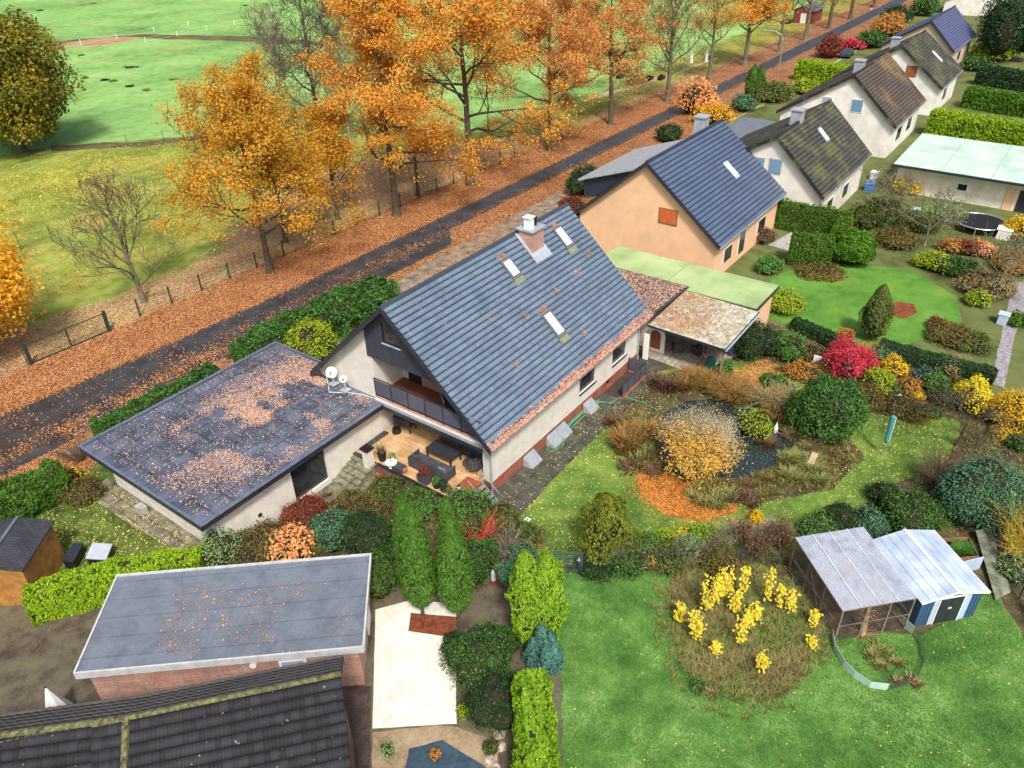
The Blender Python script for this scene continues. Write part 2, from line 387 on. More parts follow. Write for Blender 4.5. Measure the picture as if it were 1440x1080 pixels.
# ------------------------------------------------------------------ plants
def blob_pts(c, r, n, rng, lumps=9, amp=.22, lowcut=-.35, shell=.22, hf=.26):
    """points through the outer shell of a lumpy ellipsoid; returns points, outward normals"""
    L = unit(rng.normal(0, 1, (lumps, 3))); A = rng.uniform(-.5, 1, lumps)*amp
    D = unit(rng.normal(0, 1, (int(n*1.6), 3))); D = D[D[:, 2] > lowcut][:n]
    L3 = unit(rng.normal(0, 1, (70, 3))); k = 1+((np.maximum(D@L.T, 0)**5)*A).sum(1)+hf*((np.maximum(D@L3.T, 0)**40).max(1)-.45)+rng.normal(0, .02, len(D))
    rr = k*(1-shell*rng.random(len(D))**1.6)
    return np.array(c)+D*rr[:, None]*np.array(r), D, (L, A)
def core_mesh(c, r, LA, s=.8):
    L, A = LA; V = []; F = []; nu, nv = 14, 9
    for j in range(nv+1):
        th = PI*j/nv
        for i in range(nu):
            D = np.array([math.sin(th)*math.cos(2*PI*i/nu), math.sin(th)*math.sin(2*PI*i/nu), math.cos(th)])
            k = 1+((np.maximum(D@L.T, 0)**5)*A).sum(); V.append(np.array(c)+D*k*s*np.array(r))
    for j in range(nv):
        for i in range(nu):
            F.append((j*nu+i, (j+1)*nu+i, (j+1)*nu+(i+1) % nu, j*nu+(i+1) % nu))
    return np.array(V), np.array(F)
def clip0(V, z=0.005):
    V = V.copy(); V[:, 2] = np.maximum(V[:, 2], z); return V
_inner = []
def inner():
    # twiggy core of shrubs and hedges, coloured near black for the shade between leaves
    if not _inner: _inner.append(mat_plain('shade dark inner twigs', (.030,.028,.016), .95, var=.3, scale=6, bump=0, spec=.1))
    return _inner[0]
def shrub_obj(name, rx, ry, h, m, n, ls, seed, amp=.22, lumps=9, core=.8, aspect=.6, jit=.7, axis=None, shell=.22, parent=None, base=0):
    """leafy shrub standing on z = 0 at the local origin, as one mesh"""
    rng = np.random.default_rng(seed); n = int(n*.9)
    if amp <= .17:
        c = (0, 0, base+h*.46); r = (rx, ry, h*.54); P, N, LA = blob_pts(c, r, n, rng, lumps, amp, shell=shell); CM = [core_mesh(c, r, LA, core)] if core else []
    else:
        K = int(rng.integers(5, 9)); Ps = []; Ns = []; CM = []; W = 0; a0 = rng.uniform(0, 6)
        for i in range(K):
            a = a0+i*2*PI/(K-1)+rng.normal(0, .3); q = 0 if i == 0 else rng.uniform(.42, .60); s = rng.uniform(.52, .68) if i else .70
            hh = h*(rng.uniform(.62, .98) if i else 1.0); r = (rx*s, ry*s, hh*.52); c = (rx*q*math.cos(a), ry*q*math.sin(a), base+hh*.47)
            p, nn, LA = blob_pts(c, r, int(n*(.19 if i else .25)), rng, 6, amp, shell=shell+.1); e = unit(np.array([[c[0]/max(rx, .01), c[1]/max(ry, .01), .3]]))[0]
            Ps.append(p); Ns.append(nn); 
            if core: CM.append(core_mesh(c, r, LA, core*.95))
        P = np.concatenate(Ps); N = np.concatenate(Ns)
    N = N+np.array([0, 0, .35]); st = rng.random(len(P)) < .10; P[st] += (N/np.linalg.norm(N, axis=1, keepdims=True))[st]*rng.uniform(.03, .16, (st.sum(), 1))*min(rx, h)
    ax = None
    if axis == 'up': ax = np.tile([0, 0, 1.], (len(P), 1))+N*.5
    V, F = leaf_arrays(P, N, ls, rng, aspect, jit, ax); parts = [(clip0(V), F)]
    for cv, cf in CM: parts.append((clip0(cv, -.02), cf))
    V = np.concatenate([p[0] for p in parts]); off = 0; FF = []
    for v, f in parts: FF.append(f+off); off += len(v)
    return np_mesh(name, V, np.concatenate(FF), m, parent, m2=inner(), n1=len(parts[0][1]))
def column_obj(name, r, h, m, n, ls, seed, base=.4, tip=.35, parent=None, core=.82, wob=.12, blunt=False):
    """columnar conifer: flame outline, upright sprays"""
    rng = np.random.default_rng(seed); u = rng.random(n)**.85; th = rng.uniform(0, 2*PI, n)
    prof = lambda t: (np.sin(np.clip(t/.3, 0, 1)*PI/2)**.6)*np.clip(1-np.clip((t-.3)/.7, 0, 1)**(3.2 if blunt else 1.7), 0, 1)**(.55 if blunt else .75)
    z = base+u*(h-base); lob = 1+wob*np.sin(th*3+z*2.3+seed)+wob*.6*np.sin(th*5-z*3.1)
    cl_ = np.sin(th*9+z*4+seed)*np.sin(z*9+th*2); rr = r*prof(u)*lob*(1+.09*cl_-.25*rng.random(n)**2)+.02
    P = np.stack([rr*np.cos(th), rr*np.sin(th), z], 1); N = np.stack([np.cos(th), np.sin(th), np.full(n, .5)], 1)
    V, F = leaf_arrays(P, N, ls, rng, .38, .5, np.tile([0, 0, 1.], (n, 1))+N*.25)
    nu, nv = 16, 14; cv = []; cf = []
    for j in range(nv+1):
        t = j/nv
        for i in range(nu):
            a = 2*PI*i/nu; zz = base+t*(h-base)*.97; k = r*float(prof(np.array(t)))*core*(1+wob*math.sin(a*3+zz*2.3+seed)+wob*.6*math.sin(a*5-zz*3.1))+.01
            cv.append((k*math.cos(a), k*math.sin(a), zz))
    for j in range(nv):
        for i in range(nu): cf.append((j*nu+i, j*nu+(i+1) % nu, (j+1)*nu+(i+1) % nu, (j+1)*nu+i))
    V2 = np.concatenate([V, np.array(cv)]); F2 = np.concatenate([F, np.array(cf)+len(V)])
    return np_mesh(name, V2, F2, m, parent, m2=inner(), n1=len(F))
def tot_(h, w): return 2*h+w
def hedge_obj(name, line, w, h, m, n, ls, seed, amp=.12, parent=None, aspect=.55, round_=.25, base=0.0, axis=None):
    """hedge along a polyline of world XY points: soft box section, lumpy, with a core"""
    rng = np.random.default_rng(seed); L = [np.array(p, float) for p in line]; seg = [np.linalg.norm(L[i+1]-L[i]) for i in range(len(L)-1)]; T = sum(seg)
    def pos(s):
        for i, g in enumerate(seg):
            if s <= g or i == len(seg)-1:
                d = (L[i+1]-L[i])/g; return L[i]+d*min(max(s, -1), g+1), d
            s -= g
    def sect(a):   # a in 0..1 around left foot -> top -> right foot
        a = np.asarray(a); q = 1.0*h; tot = 2*q+w; s = a*tot
        y = np.where(s < q, -w/2, np.where(s < q+w, s-q-w/2, w/2)); z = np.where(s < q, s, np.where(s < q+w, h, h-(s-q-w)))
        ny = np.where(s < q, -1., np.where(s < q+w, 0., 1.)); nz = np.where((s >= q) & (s < q+w), 1., .15)
        f = np.clip((z/h-.75)/.25, 0, 1); y = y*(1-round_*f**2*np.abs(y/(w/2))**2)
        z = z-h*round_*.35*(np.abs(y)/(w/2))**4*(nz > .5)
        return y, z, ny, nz
    s = rng.uniform(-.0, T, n); a = rng.random(n); y, z, ny, nz = sect(a)
    C = np.zeros((n, 2)); D = np.zeros((n, 2)); acc = 0
    for i, g in enumerate(seg):
        k = (s >= acc) & (s <= acc+g+1e-6); d = (L[i+1]-L[i])/g; C[k] = L[i]+np.outer(s[k]-acc, d); D[k] = d; acc += g
    Nn = np.stack([-D[:, 1], D[:, 0]], 1); b = 1+amp*3*(fnoise(s*1.0+seed*9, z*1.3+y, .9)-.5)+.22*(vnoise(s*3.2+seed, a*tot_(h, w)*3.2)-.5)
    b *= 1-.2*rng.random(n)**2
    # ends
    ne = int(n*w*h/(T*(2*h+w))*1.6)+10
    P = np.stack([C[:, 0]+Nn[:, 0]*y*b, C[:, 1]+Nn[:, 1]*y*b, base+z*(.35+.65*b)*1.0], 1)
    N = np.stack([Nn[:, 0]*ny, Nn[:, 1]*ny, nz], 1)
    for e, sg in ((0, -1), (1, 1)):
        c = L[0] if e == 0 else L[-1]; d = (L[1]-L[0]) if e == 0 else (L[-1]-L[-2]); d = d/np.linalg.norm(d); nn = np.array([-d[1], d[0]])
        yy = rng.uniform(-w/2, w/2, ne); zz = rng.uniform(0, h, ne)*(1-.3*(np.abs(yy)/(w/2))**4); o = sg*rng.uniform(0, .12, ne)
        P = np.concatenate([P, np.stack([c[0]+nn[0]*yy+d[0]*o, c[1]+nn[1]*yy+d[1]*o, base+zz], 1)]); N = np.concatenate([N, np.tile([d[0]*sg, d[1]*sg, .2], (ne, 1))])
    ax = (np.tile([0, 0, 1.], (len(P), 1))+N*.5) if axis == 'up' else None
    V, F = leaf_arrays(P, N, ls, rng, aspect, .6, ax)
    cv = []; cf = []; na = 12; m_ = max(2, int(T/.6)); ks = []
    for i in range(m_+1):
        p, d = pos(T*i/m_); nn = np.array([-d[1], d[0]])
        for j in range(na):
            yy, zz, _, _ = sect(np.array(j/(na-1))); q = .88
            bb = 1+amp*3*(float(fnoise(T*i/m_+seed*9, float(zz)*1.3+float(yy), .9))-.5)
            cv.append((p[0]+nn[0]*float(yy)*q*bb, p[1]+nn[1]*float(yy)*q*bb, base+float(zz)*(.35+.65*bb)*.94))
    for i in range(m_):
        for j in range(na-1): cf.append((i*na+j, (i+1)*na+j, (i+1)*na+j+1, i*na+j+1))
    for i in (0, m_):
        for j in range(na//2-1): cf.append((i*na+j, i*na+j+1, i*na+na-2-j, i*na+na-1-j))
    V2 = np.concatenate([V, np.array(cv)]); F2 = np.concatenate([F, np.array(cf)+len(V)]); V2[:, 2] = np.maximum(V2[:, 2], base-.02)
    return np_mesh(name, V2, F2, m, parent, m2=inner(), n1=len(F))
def blades_obj(name, pts, n, h, m, seed, spread=.25, lean=.5, w=.018, parent=None, segs=3, z0=0.0):
    """arching grass blades rooted near the given local XY points"""
    rng = np.random.default_rng(seed); pts = np.array(pts, float).reshape(-1, 2); k = rng.integers(0, len(pts), n)
    R = rng.normal(0, spread, (n, 2)); B = pts[k]+R*.5; th = np.arctan2(R[:, 1], R[:, 0])+rng.normal(0, .5, n)
    H = h*rng.uniform(.55, 1.15, n); ln = lean*rng.uniform(.3, 1.4, n)*H; side = th+PI/2+rng.normal(0, .4, n); V = []
    for s in range(segs+1):
        t = s/segs; q = t**1.8; z = H*(t-.25*t**3*lean*1.6)+z0; x = B[:, 0]+np.cos(th)*ln*q; y = B[:, 1]+np.sin(th)*ln*q; ww = w*(1-t*.85)
        V.append(np.stack([x-np.cos(side)*ww, y-np.sin(side)*ww, z], 1)); V.append(np.stack([x+np.cos(side)*ww, y+np.sin(side)*ww, z], 1))
    V = np.stack(V, 1).reshape(-1, 3); c = 2*(segs+1); F = []
    b = np.arange(n)*c
    for s in range(segs): F.append(np.stack([b+2*s, b+2*s+1, b+2*s+3, b+2*s+2], 1))
    return np_mesh(name, V, np.concatenate(F), m, parent)

# --- branching skeletons
def grow(rng, H, r0, bole, spread, nl1, lv, up=.5, lead=1.0, lean=(0, 0), gn=.12, fork=0):
    """returns list of (pts, radii, sides) and twig tips"""
    tubes = []; tips = []
    def branch(p, d, L, r, level):
        k = 4 if level <= 1 else 3; pts = [p.copy()]; rs = [r]; cur = p.copy(); dd = d.copy()
        for i in range(k):
            dd = dd+rng.normal(0, gn*(1+.5*level), 3)+np.array([0, 0, .10*up]); dd /= np.linalg.norm(dd)
            cur = cur+dd*L/k; pts.append(cur.copy()); rs.append(max(.02, r*(1-.75*(i+1)/k)))
        tubes.append((pts, rs, 7 if level == 0 else (5 if level == 1 else 3)))
        if level >= lv:
            tips.append((pts[-1], dd)); tips.append((pts[-2], dd)); return
        nb = [0, 6, 5, 4, 3][min(level, 4)]
        for i in range(nb):
            t = .25+.75*(i+rng.random())/nb; q = t*k; a = int(min(q, k-1)); fr = q-a; pp = pts[a]*(1-fr)+pts[a+1]*fr; rr = rs[a]*(1-fr)+rs[a+1]*fr
            ax = unit(rng.normal(0, 1, (1, 3)))[0]; side = np.cross(dd, ax); side /= np.linalg.norm(side)+1e-9
            nd = dd*rng.uniform(.45, .8)+side*rng.uniform(.5, .95)+np.array([0, 0, .12]); nd /= np.linalg.norm(nd)
            branch(pp, nd, L*rng.uniform(.42, .66), rr*.62, level+1)
        tips.append((pts[-1], dd))
    # trunk
    pts = []; rs = []; K = 9; px = 0.; py = 0.
    for i in range(K+1):
        t = i/K; px += rng.normal(0, .06)*t+lean[0]/K; py += rng.normal(0, .06)*t+lean[1]/K
        pts.append(np.array([px, py, H*.93*lead*t])); rs.append(r0*((1-t)**.75*.92+.05)*(1.55 if i == 0 else 1))
    pts.insert(1, pts[0]*.55+pts[1]*.45+np.array([0, 0, -(pts[1][2]*.2)])); rs.insert(1, r0*1.02)
    tubes.append((pts, rs, 9))
    for i in range(nl1):
        t = (bole+(.93-bole)*(i+rng.random()*.6)/nl1)*1.0; z = H*(bole+(t-bole)*(lead*1.0 if lead >= 1 else lead*.9))
        a = i*2.4+rng.normal(0, .35); zz = z/(H*.93*lead)*K
        j = min(K-1, int(zz)); base = np.interp(z, [p[2] for p in pts], [p[0] for p in pts]), np.interp(z, [p[2] for p in pts], [p[1] for p in pts])
        rr = np.interp(z, [p[2] for p in pts], rs)
        el = up*(.35+.75*t)+rng.normal(0, .08)
        d = np.array([math.cos(a)*math.cos(el), math.sin(a)*math.cos(el), math.sin(el)])
        Lb = spread*(1.08-.72*((t-bole)/(.95-bole))**1.3)*rng.uniform(.8, 1.12)
        branch(np.array([base[0], base[1], z]), d, Lb, min(rr*.6, r0*.42), 1)
    return tubes, tips
def tree(name, loc, H, spread, r0, barkm, leafm, nleaf, ls, label, cat='tree', group=None, seed=1, bole=.25, nl1=12, lv=3, up=.6, clus=.55, gn=.12, lean=(0, 0), rz=0., lead=1.0, droop=0., top_only=0., flat=.6):
    rng = np.random.default_rng(seed); t = empty(name, (float(loc[0]), float(loc[1]), 0), label, cat, rz, group)
    tubes, tips = grow(rng, H, r0, bole, spread, nl1, lv, up, lead, lean, gn)
    mb = MB()
    for p, r, n in tubes: mb.tube([tuple(x) for x in p], r, n, cap=False)
    mb.build('trunk', barkm, t, smooth=True)
    if nleaf:
        T = np.array([x[0] for x in tips]); Dn = np.array([x[1] for x in tips])
        if top_only: k = T[:, 2] > H*top_only; T = T[k]; Dn = Dn[k]
        wt = rng.random(len(T))**2.2+.03; wt /= wt.sum(); nleaf = int(nleaf*1.35); ls = ls*.74; clus = clus*.72; k = rng.choice(len(T), nleaf, p=wt); P = T[k]+rng.normal(0, 1, (nleaf, 3))*clus*np.array([1, 1, flat])
        P[:, 2] = np.maximum(P[:, 2], .4)
        cen = np.array([0, 0, H*.5]); N = unit(P-cen)+np.array([0, 0, .7])
        V, F = leaf_arrays(P, N, ls, rng, .7, .8); np_mesh('crown', V, F, leafm, t)
    return t
def bare_shrub(name, p, r, h, m, label, cat='shrub', seed=1, n=26, group=None, leafm=None, nleaf=0, ls=.07, w=.02, out=.9):
    """many stems fanning out of the ground and forking"""
    rng = np.random.default_rng(seed); mb = MB(); tips = []
    for i in range(n):
        a = rng.uniform(0, 2*PI); q = rng.random()**.6*out; d = np.array([math.cos(a)*r*q, math.sin(a)*r*q, h*rng.uniform(.7, 1.05)*(1-.35*q*q)])
        b = np.array([math.cos(a), math.sin(a), 0])*r*.12*rng.random(); mid = b+d*.5+np.array([0, 0, h*.08])
        pts = [b, mid*.55+b*.3, mid, b+d]; mb.tube([tuple(x) for x in pts], [w, w*.8, w*.6, w*.25], 3, False); tips.append(b+d)
        for j in range(4):
            t = rng.uniform(.35, .9); s = b+d*t+np.array([0, 0, h*.06*(1-t)]); e = s+d*rng.uniform(.2, .4)+rng.normal(0, .16*r, 3)
            e[2] = max(.05, e[2]); mb.tube([tuple(s), tuple((s+e)/2+rng.normal(0, .02, 3)), tuple(e)], [w*.5, w*.4, w*.2], 3, False); tips.append(e)
    if not nleaf:
        o = mb.build(name, m, loc=(float(p[0]), float(p[1]), 0)); return tag(o, label, cat, group)
    t = empty(name, (float(p[0]), float(p[1]), 0), label, cat, 0, group); mb.build('stems', m, t)
    T = np.array(tips); k = rng.integers(0, len(T), nleaf); P = T[k]*rng.uniform(.75, 1.02, (nleaf, 1))+rng.normal(0, .11*r, (nleaf, 3)); P[:, 2] = np.maximum(P[:, 2], .03)
    V, F = leaf_arrays(P, unit(P)+np.array([0, 0, .6]), ls, rng, .65, .8); np_mesh('leaves', V, F, leafm, t); return t

# ================================================================== materials
OR = [(.20,.055,.02),(.42,.13,.03),(.62,.24,.05),(.72,.36,.10),(.30,.09,.04)]
GL = mat_leaf
M_MEADOW = mat_grass('meadow grass', [(.10,.20,.05),(.17,.33,.09),(.24,.44,.13),(.34,.48,.18)], .05, .5, patch=(.25,.30,.09), patch_scale=.09, patch_lo=.56)
M_GRASSY = mat_grass('park grass', [(.09,.12,.02),(.17,.23,.04),(.26,.33,.06),(.38,.38,.10)], .15, .8, specks=[(.5,.24,.05),(.42,.12,.04),(.6,.42,.06),(.3,.1,.04)], amount=.42, sp_scale=7, patch=(.30,.17,.06), patch_scale=.25, patch_lo=.58)
M_LAWN = mat_grass('garden lawn', [(.045,.082,.02),(.092,.172,.03),(.152,.262,.045),(.24,.325,.07)], .25, 1.1, specks=[(.75,.55,.12),(.8,.65,.3),(.5,.22,.06)], amount=.16, sp_scale=8, patch=(.16,.17,.05), patch_scale=.5, patch_lo=.6)
M_LAWN2 = mat_grass('back lawn', [(.035,.085,.02),(.075,.172,.036),(.13,.262,.055),(.25,.39,.13)], .3, 1.0, specks=[(.7,.5,.15),(.45,.16,.06)], amount=.02, sp_scale=6, patch=(.14,.24,.05), patch_scale=.35, patch_lo=.6)
M_LAWN3 = mat_grass('shady lawn', [(.03,.06,.015),(.06,.11,.02),(.09,.16,.03),(.14,.18,.04)], .3, 1.2, specks=[(.6,.4,.12),(.5,.22,.08),(.35,.14,.06)], amount=.3, sp_scale=8)
M_LAWN4 = mat_grass('neighbour lawn', [(.06,.16,.025),(.10,.24,.035),(.15,.31,.05)], .25, 1.1, patch=(.2,.26,.04), patch_scale=.3, patch_lo=.6)
M_SOIL = mat_grass('garden soil', [(.03,.025,.015),(.07,.05,.03),(.10,.08,.04),(.10,.13,.04)], .6, 2.2, specks=[(.55,.3,.08),(.4,.15,.05),(.6,.5,.15)], amount=.28, sp_scale=9)
M_DIRT = mat_grass('yard soil', [(.06,.045,.035),(.11,.09,.065),(.15,.13,.09),(.14,.15,.08)], .3, 1.2, patch=(.2,.2,.1), patch_scale=.3, patch_lo=.58)
M_MULCH = mat_grass('bark mulch', [(.10,.03,.015),(.20,.06,.03),(.26,.09,.04)], 1, 4)
M_VERGE = mat_litter('roadside leaf litter', [(.16,.06,.035),(.27,.10,.045),(.42,.165,.065),(.50,.25,.10),(.54,.36,.18)], 8, (.08,.05,.03))
M_VERGE2 = mat_litter('pinkish leaf litter', [(.26,.12,.05),(.50,.22,.09),(.58,.33,.14),(.40,.34,.12),(.22,.26,.07)], 7, (.18,.15,.07))
M_ASPH = mat_plain('wet asphalt', (.040,.041,.045), .4, var=.25, scale=.7, bump=.3, bscale=60, spec=.5)
M_APRON = mat_plain('mossy concrete apron', (.20,.17,.13), .8, var=.35, scale=1.2, bump=.3)
M_PAVE = mat_brick('dark paving slabs', (.085,.08,.075), (.12,.115,.10), (.03,.035,.02), .5, .5, .012, .7, .4, 'floor', .25, 0)
M_PAVE2 = mat_brick('mossy path slabs', (.22,.21,.15), (.28,.27,.19), (.07,.07,.03), .6, 1.2, .02, .8, .4, 'floor', .3, 0, 0)
M_CRAZY = mat_brick('pale patio paving', (.42,.38,.31), (.50,.46,.38), (.18,.15,.11), .6, .4, .02, .8, .3, 'floor', .2, .4)
M_WHITEPAVE = mat_brick('pale stone patio', (.80,.78,.70), (.84,.82,.74), (.68,.66,.54), .8, .8, .012, .6, .2, 'floor', .08, .75, 0)
M_TERR = mat_brick('wood look terrace tiles', (.60,.36,.17), (.72,.48,.27), (.28,.2,.13), .3, 1.2, .008, .45, .2, 'floor', .15, 0)
M_YARDBR = mat_brick('brown yard paving', (.10,.07,.06), (.14,.10,.085), (.05,.04,.03), .2, .1, .01, .8, .3, 'floor', .25, .6)
M_GRAVEL = mat_grass('tan gravel', [(.20,.15,.09),(.34,.26,.16),(.42,.34,.22)], .8, 5)
M_PATHG = mat_plain('grey gravel path', (.26,.25,.27), .9, var=.25, scale=4)
M_WHITEBR = mat_brick('white painted brick', (.78,.75,.68), (.82,.79,.73), (.60,.57,.50), .24, .08, .008, .8, .6, 'wall', .07, noise_amt=.1)
M_CREAM = mat_plain('cream render', (.72,.68,.60), .85, var=.09, scale=.8, bump=.2)
M_WHITER = mat_plain('white render', (.77,.75,.70), .85, var=.09, scale=.8, bump=.2)
M_PEACH = mat_plain('peach render', (.78,.50,.31), .85, var=.05, scale=.7, bump=.2)
M_REDBR = mat_brick('red brick', (.34,.085,.05), (.42,.12,.07), (.30,.22,.17), .24, .08, .008, .8, .4)
M_PINKBR = mat_brick('weathered pink brick', (.52,.24,.19), (.62,.36,.29), (.5,.42,.38), .24, .08, .008, .8, .4, noise_amt=.45)
M_BROWNBR = mat_brick('brown brick', (.22,.10,.08), (.28,.14,.11), (.25,.2,.17), .24, .08, .008, .8, .4)
M_CLAD = mat_brick('dark board cladding', (.055,.060,.085), (.065,.072,.10), (.02,.02,.03), .22, 9, .012, .5, .6, 'wall', .1, 0)
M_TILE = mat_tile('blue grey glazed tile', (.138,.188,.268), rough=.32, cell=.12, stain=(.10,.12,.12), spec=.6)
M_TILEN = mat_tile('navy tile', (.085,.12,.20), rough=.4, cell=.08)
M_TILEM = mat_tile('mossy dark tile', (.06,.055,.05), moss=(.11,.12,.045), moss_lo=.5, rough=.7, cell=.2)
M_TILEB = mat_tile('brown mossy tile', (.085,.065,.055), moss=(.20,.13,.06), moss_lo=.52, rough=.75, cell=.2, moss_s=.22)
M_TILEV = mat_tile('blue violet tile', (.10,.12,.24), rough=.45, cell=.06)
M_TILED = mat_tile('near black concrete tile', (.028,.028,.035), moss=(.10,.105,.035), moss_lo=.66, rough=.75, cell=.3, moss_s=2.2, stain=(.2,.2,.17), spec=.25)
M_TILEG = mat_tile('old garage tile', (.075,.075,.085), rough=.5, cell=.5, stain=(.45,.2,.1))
M_DARK = mat_plain('anthracite metal', (.028,.032,.045), .35, var=.1, bump=0, spec=.5)
M_BLACK = mat_plain('black plastic', (.012,.012,.014), .45, var=.1, bump=0)
M_RAIL = mat_plain('slate grey panel', (.085,.09,.13), .3, var=.05, bump=0, spec=.6)
M_FRAMEG = mat_plain('mid grey window frame', (.12,.13,.15), .4, var=.05, bump=0)
M_ZINC = mat_plain('zinc sheet', (.38,.42,.48), .4, metal=.15, var=.12, scale=2, bump=0)
M_WHITE = mat_plain('white plastic', (.82,.82,.82), .4, var=.02, bump=0)
M_STEEL = mat_plain('galvanised steel', (.55,.57,.6), .35, metal=.7, var=.08, bump=0)
M_GLASS = mat_glass('window glass')
M_GLASSB = mat_glass('sky lit glass', (.35,.42,.5), .08)
M_SKYL = mat_plain('sky white roof window glass', (.75,.80,.85), .12, var=.02, bump=0, spec=.8)  # near white base colour paints in the sky mirrored by the panes
M_WOOD = mat_plain('weathered timber', (.20,.16,.11), .8, var=.25, scale=3, bump=.3)
M_WOODR = mat_plain('red brown timber', (.30,.09,.035), .6, var=.2, scale=4, bump=.2)
M_WOODO = mat_plain('orange stained boards', (.36,.17,.04), .7, var=.2, scale=2.5, bump=.3)
M_RATTAN = mat_brick('grey rattan', (.10,.10,.11), (.14,.14,.15), (.04,.04,.05), .06, .03, .006, .7, .7, 'wall', .1)
M_CUSH = mat_plain('dark grey cushion', (.05,.052,.065), .95, var=.15, bump=.2)
M_CUSHP = mat_plain('lilac grey cushion', (.14,.13,.22), .95, var=.15, bump=.2)
M_TERRAC = mat_plain('terracotta', (.42,.15,.07), .8, var=.15, bump=.2)
M_CONC = mat_plain('concrete', (.36,.35,.32), .85, var=.2, scale=3, bump=.3)
M_CONCD = mat_plain('mossy steps', (.19,.18,.12), .85, var=.4, scale=4, bump=.3)
M_GREENR = mat_plain('pale green coated roof', (.34,.46,.20), .6, var=.14, scale=.45, bump=.1, c2=(.44,.54,.28))
M_TURQ = mat_plain('pale grey green coated roof', (.46,.60,.52), .6, var=.10, scale=.5, bump=.1, c2=(.60,.70,.62))
M_BARK = mat_plain('grey brown bark', (.085,.065,.045), .9, var=.3, scale=4, bump=.6, bscale=20, c2=(.13,.13,.07))
M_BARKG = mat_plain('greenish bark', (.13,.125,.075), .9, var=.3, scale=3, bump=.5, bscale=20)
M_BARKL = mat_plain('pale twig bark', (.26,.22,.16), .9, var=.2, scale=3, bump=0)
M_TWIGB = mat_plain('brown twigs', (.16,.10,.07), .9, var=.2, scale=5, bump=0)
M_TWIGR = mat_plain('red twigs', (.60,.07,.04), .7, var=.2, scale=5, bump=0)
M_POST = mat_plain('dark green steel', (.02,.045,.035), .5, var=.1, bump=0)
M_WIRE = mat_plain('dark wire', (.05,.06,.06), .5, var=.1, bump=0)
M_GATE = mat_plain('blue grey gate steel', (.045,.07,.11), .45, var=.1, bump=0)
M_TEAL = mat_plain('teal cloth', (.05,.26,.24), .8, var=.1, bump=.2)
M_TEALD = mat_plain('dark teal plastic', (.015,.10,.09), .5, var=.1, bump=0)
M_NAVY = mat_plain('navy steel sheet', (.045,.10,.20), .45, var=.08, bump=0)
M_LBLUE = mat_plain('pale blue steel sheet', (.42,.55,.72), .45, var=.06, bump=0)
M_ROOFW = mat_plain('bluish white metal roof', (.40,.49,.63), .35, var=.12, scale=.9, bump=.05, c2=(.58,.66,.76))
M_GREYB = mat_plain('grey box lid', (.45,.50,.58), .4, var=.05, bump=0)
M_BLUEP = mat_plain('blue plastic', (.06,.22,.62), .4, var=.05, bump=0)
M_RED = mat_plain('red plastic', (.5,.03,.03), .4, var=.05, bump=0)
M_HOSE = mat_plain('green hose', (.08,.42,.22), .5, var=.1, bump=0)
M_STONE = mat_plain('field stone', (.42,.36,.29), .9, var=.3, scale=5, bump=.4)

# foliage
L_OAK = GL('orange oak leaves', [(.36,.12,.02),(.64,.24,.025),(.80,.35,.04),(.80,.48,.07),(.68,.32,.08),(.40,.22,.03)], .5, .35)
L_GOLD = GL('golden oak leaves', [(.20,.15,.015),(.42,.28,.02),(.66,.38,.03),(.78,.30,.03),(.48,.36,.04),(.22,.20,.02)], .45, .35)
L_AMB = GL('amber leaves', [(.60,.26,.015),(.78,.40,.02),(.82,.50,.04),(.70,.30,.02)], .5, .35)
L_RUST = GL('rusty oak leaves', [(.30,.10,.03),(.54,.20,.05),(.74,.33,.07),(.66,.32,.12),(.44,.26,.05)], .5, .35)
L_DRY = GL('dry brown leaves', [(.22,.10,.06),(.36,.18,.10),(.44,.22,.12)], .7, .25)
L_OLIVE = GL('olive gold leaves', [(.05,.06,.008),(.11,.12,.012),(.24,.20,.015),(.46,.32,.02)], .35, .2)
L_LAUREL = GL('laurel leaves', [(.015,.045,.010),(.035,.10,.018),(.06,.17,.025),(.11,.26,.04)], .9, .15, .4)
L_YGREEN = GL('yellow green leaves', [(.16,.24,.015),(.30,.40,.02),(.44,.50,.03)], 1.2)
L_LIME = GL('lime conifer', [(.10,.20,.012),(.20,.38,.02),(.36,.56,.03)], 1.2)
L_THUJA = GL('thuja green', [(.025,.07,.008),(.06,.15,.015),(.11,.23,.025)], 1.5, .12)
L_HEDGEY = GL('bright clipped hedge', [(.12,.24,.01),(.26,.44,.015),(.42,.58,.02)], .8)
L_HEDGEG = GL('green clipped hedge', [(.03,.10,.008),(.08,.20,.012),(.15,.30,.02)], .8)
L_GREEN = GL('fresh green leaves', [(.04,.13,.02),(.09,.24,.04),(.16,.34,.07)], 1.2)
L_SAGE = GL('sage green leaves', [(.12,.22,.07),(.24,.38,.14),(.34,.48,.22)], 1.4)
L_DKG = GL('dark evergreen', [(.010,.030,.010),(.02,.06,.018),(.045,.11,.03)], 1.2, .12, .45)
L_BLUEG = GL('blue green conifer', [(.02,.08,.06),(.06,.18,.14),(.14,.32,.27)], 1.6, .12)
L_SEAG = GL('sea green needles', [(.03,.10,.05),(.07,.19,.10),(.12,.28,.13)], 1.2, .12)
L_OLIVEG = GL('olive green leaves', [(.05,.08,.015),(.10,.15,.03),(.20,.22,.04)], 1.4)
L_RED = GL('magenta red leaves', [(.30,.015,.03),(.55,.03,.07),(.70,.07,.13),(.62,.06,.03)], 1.2, .3)
L_BERB = GL('red brown leaves', [(.12,.025,.015),(.25,.05,.03),(.36,.10,.05)], 1.6)
L_CORAL = GL('coral azalea leaves', [(.80,.20,.12),(.85,.36,.18),(.88,.52,.16),(.85,.62,.30)], 1.5, .35)
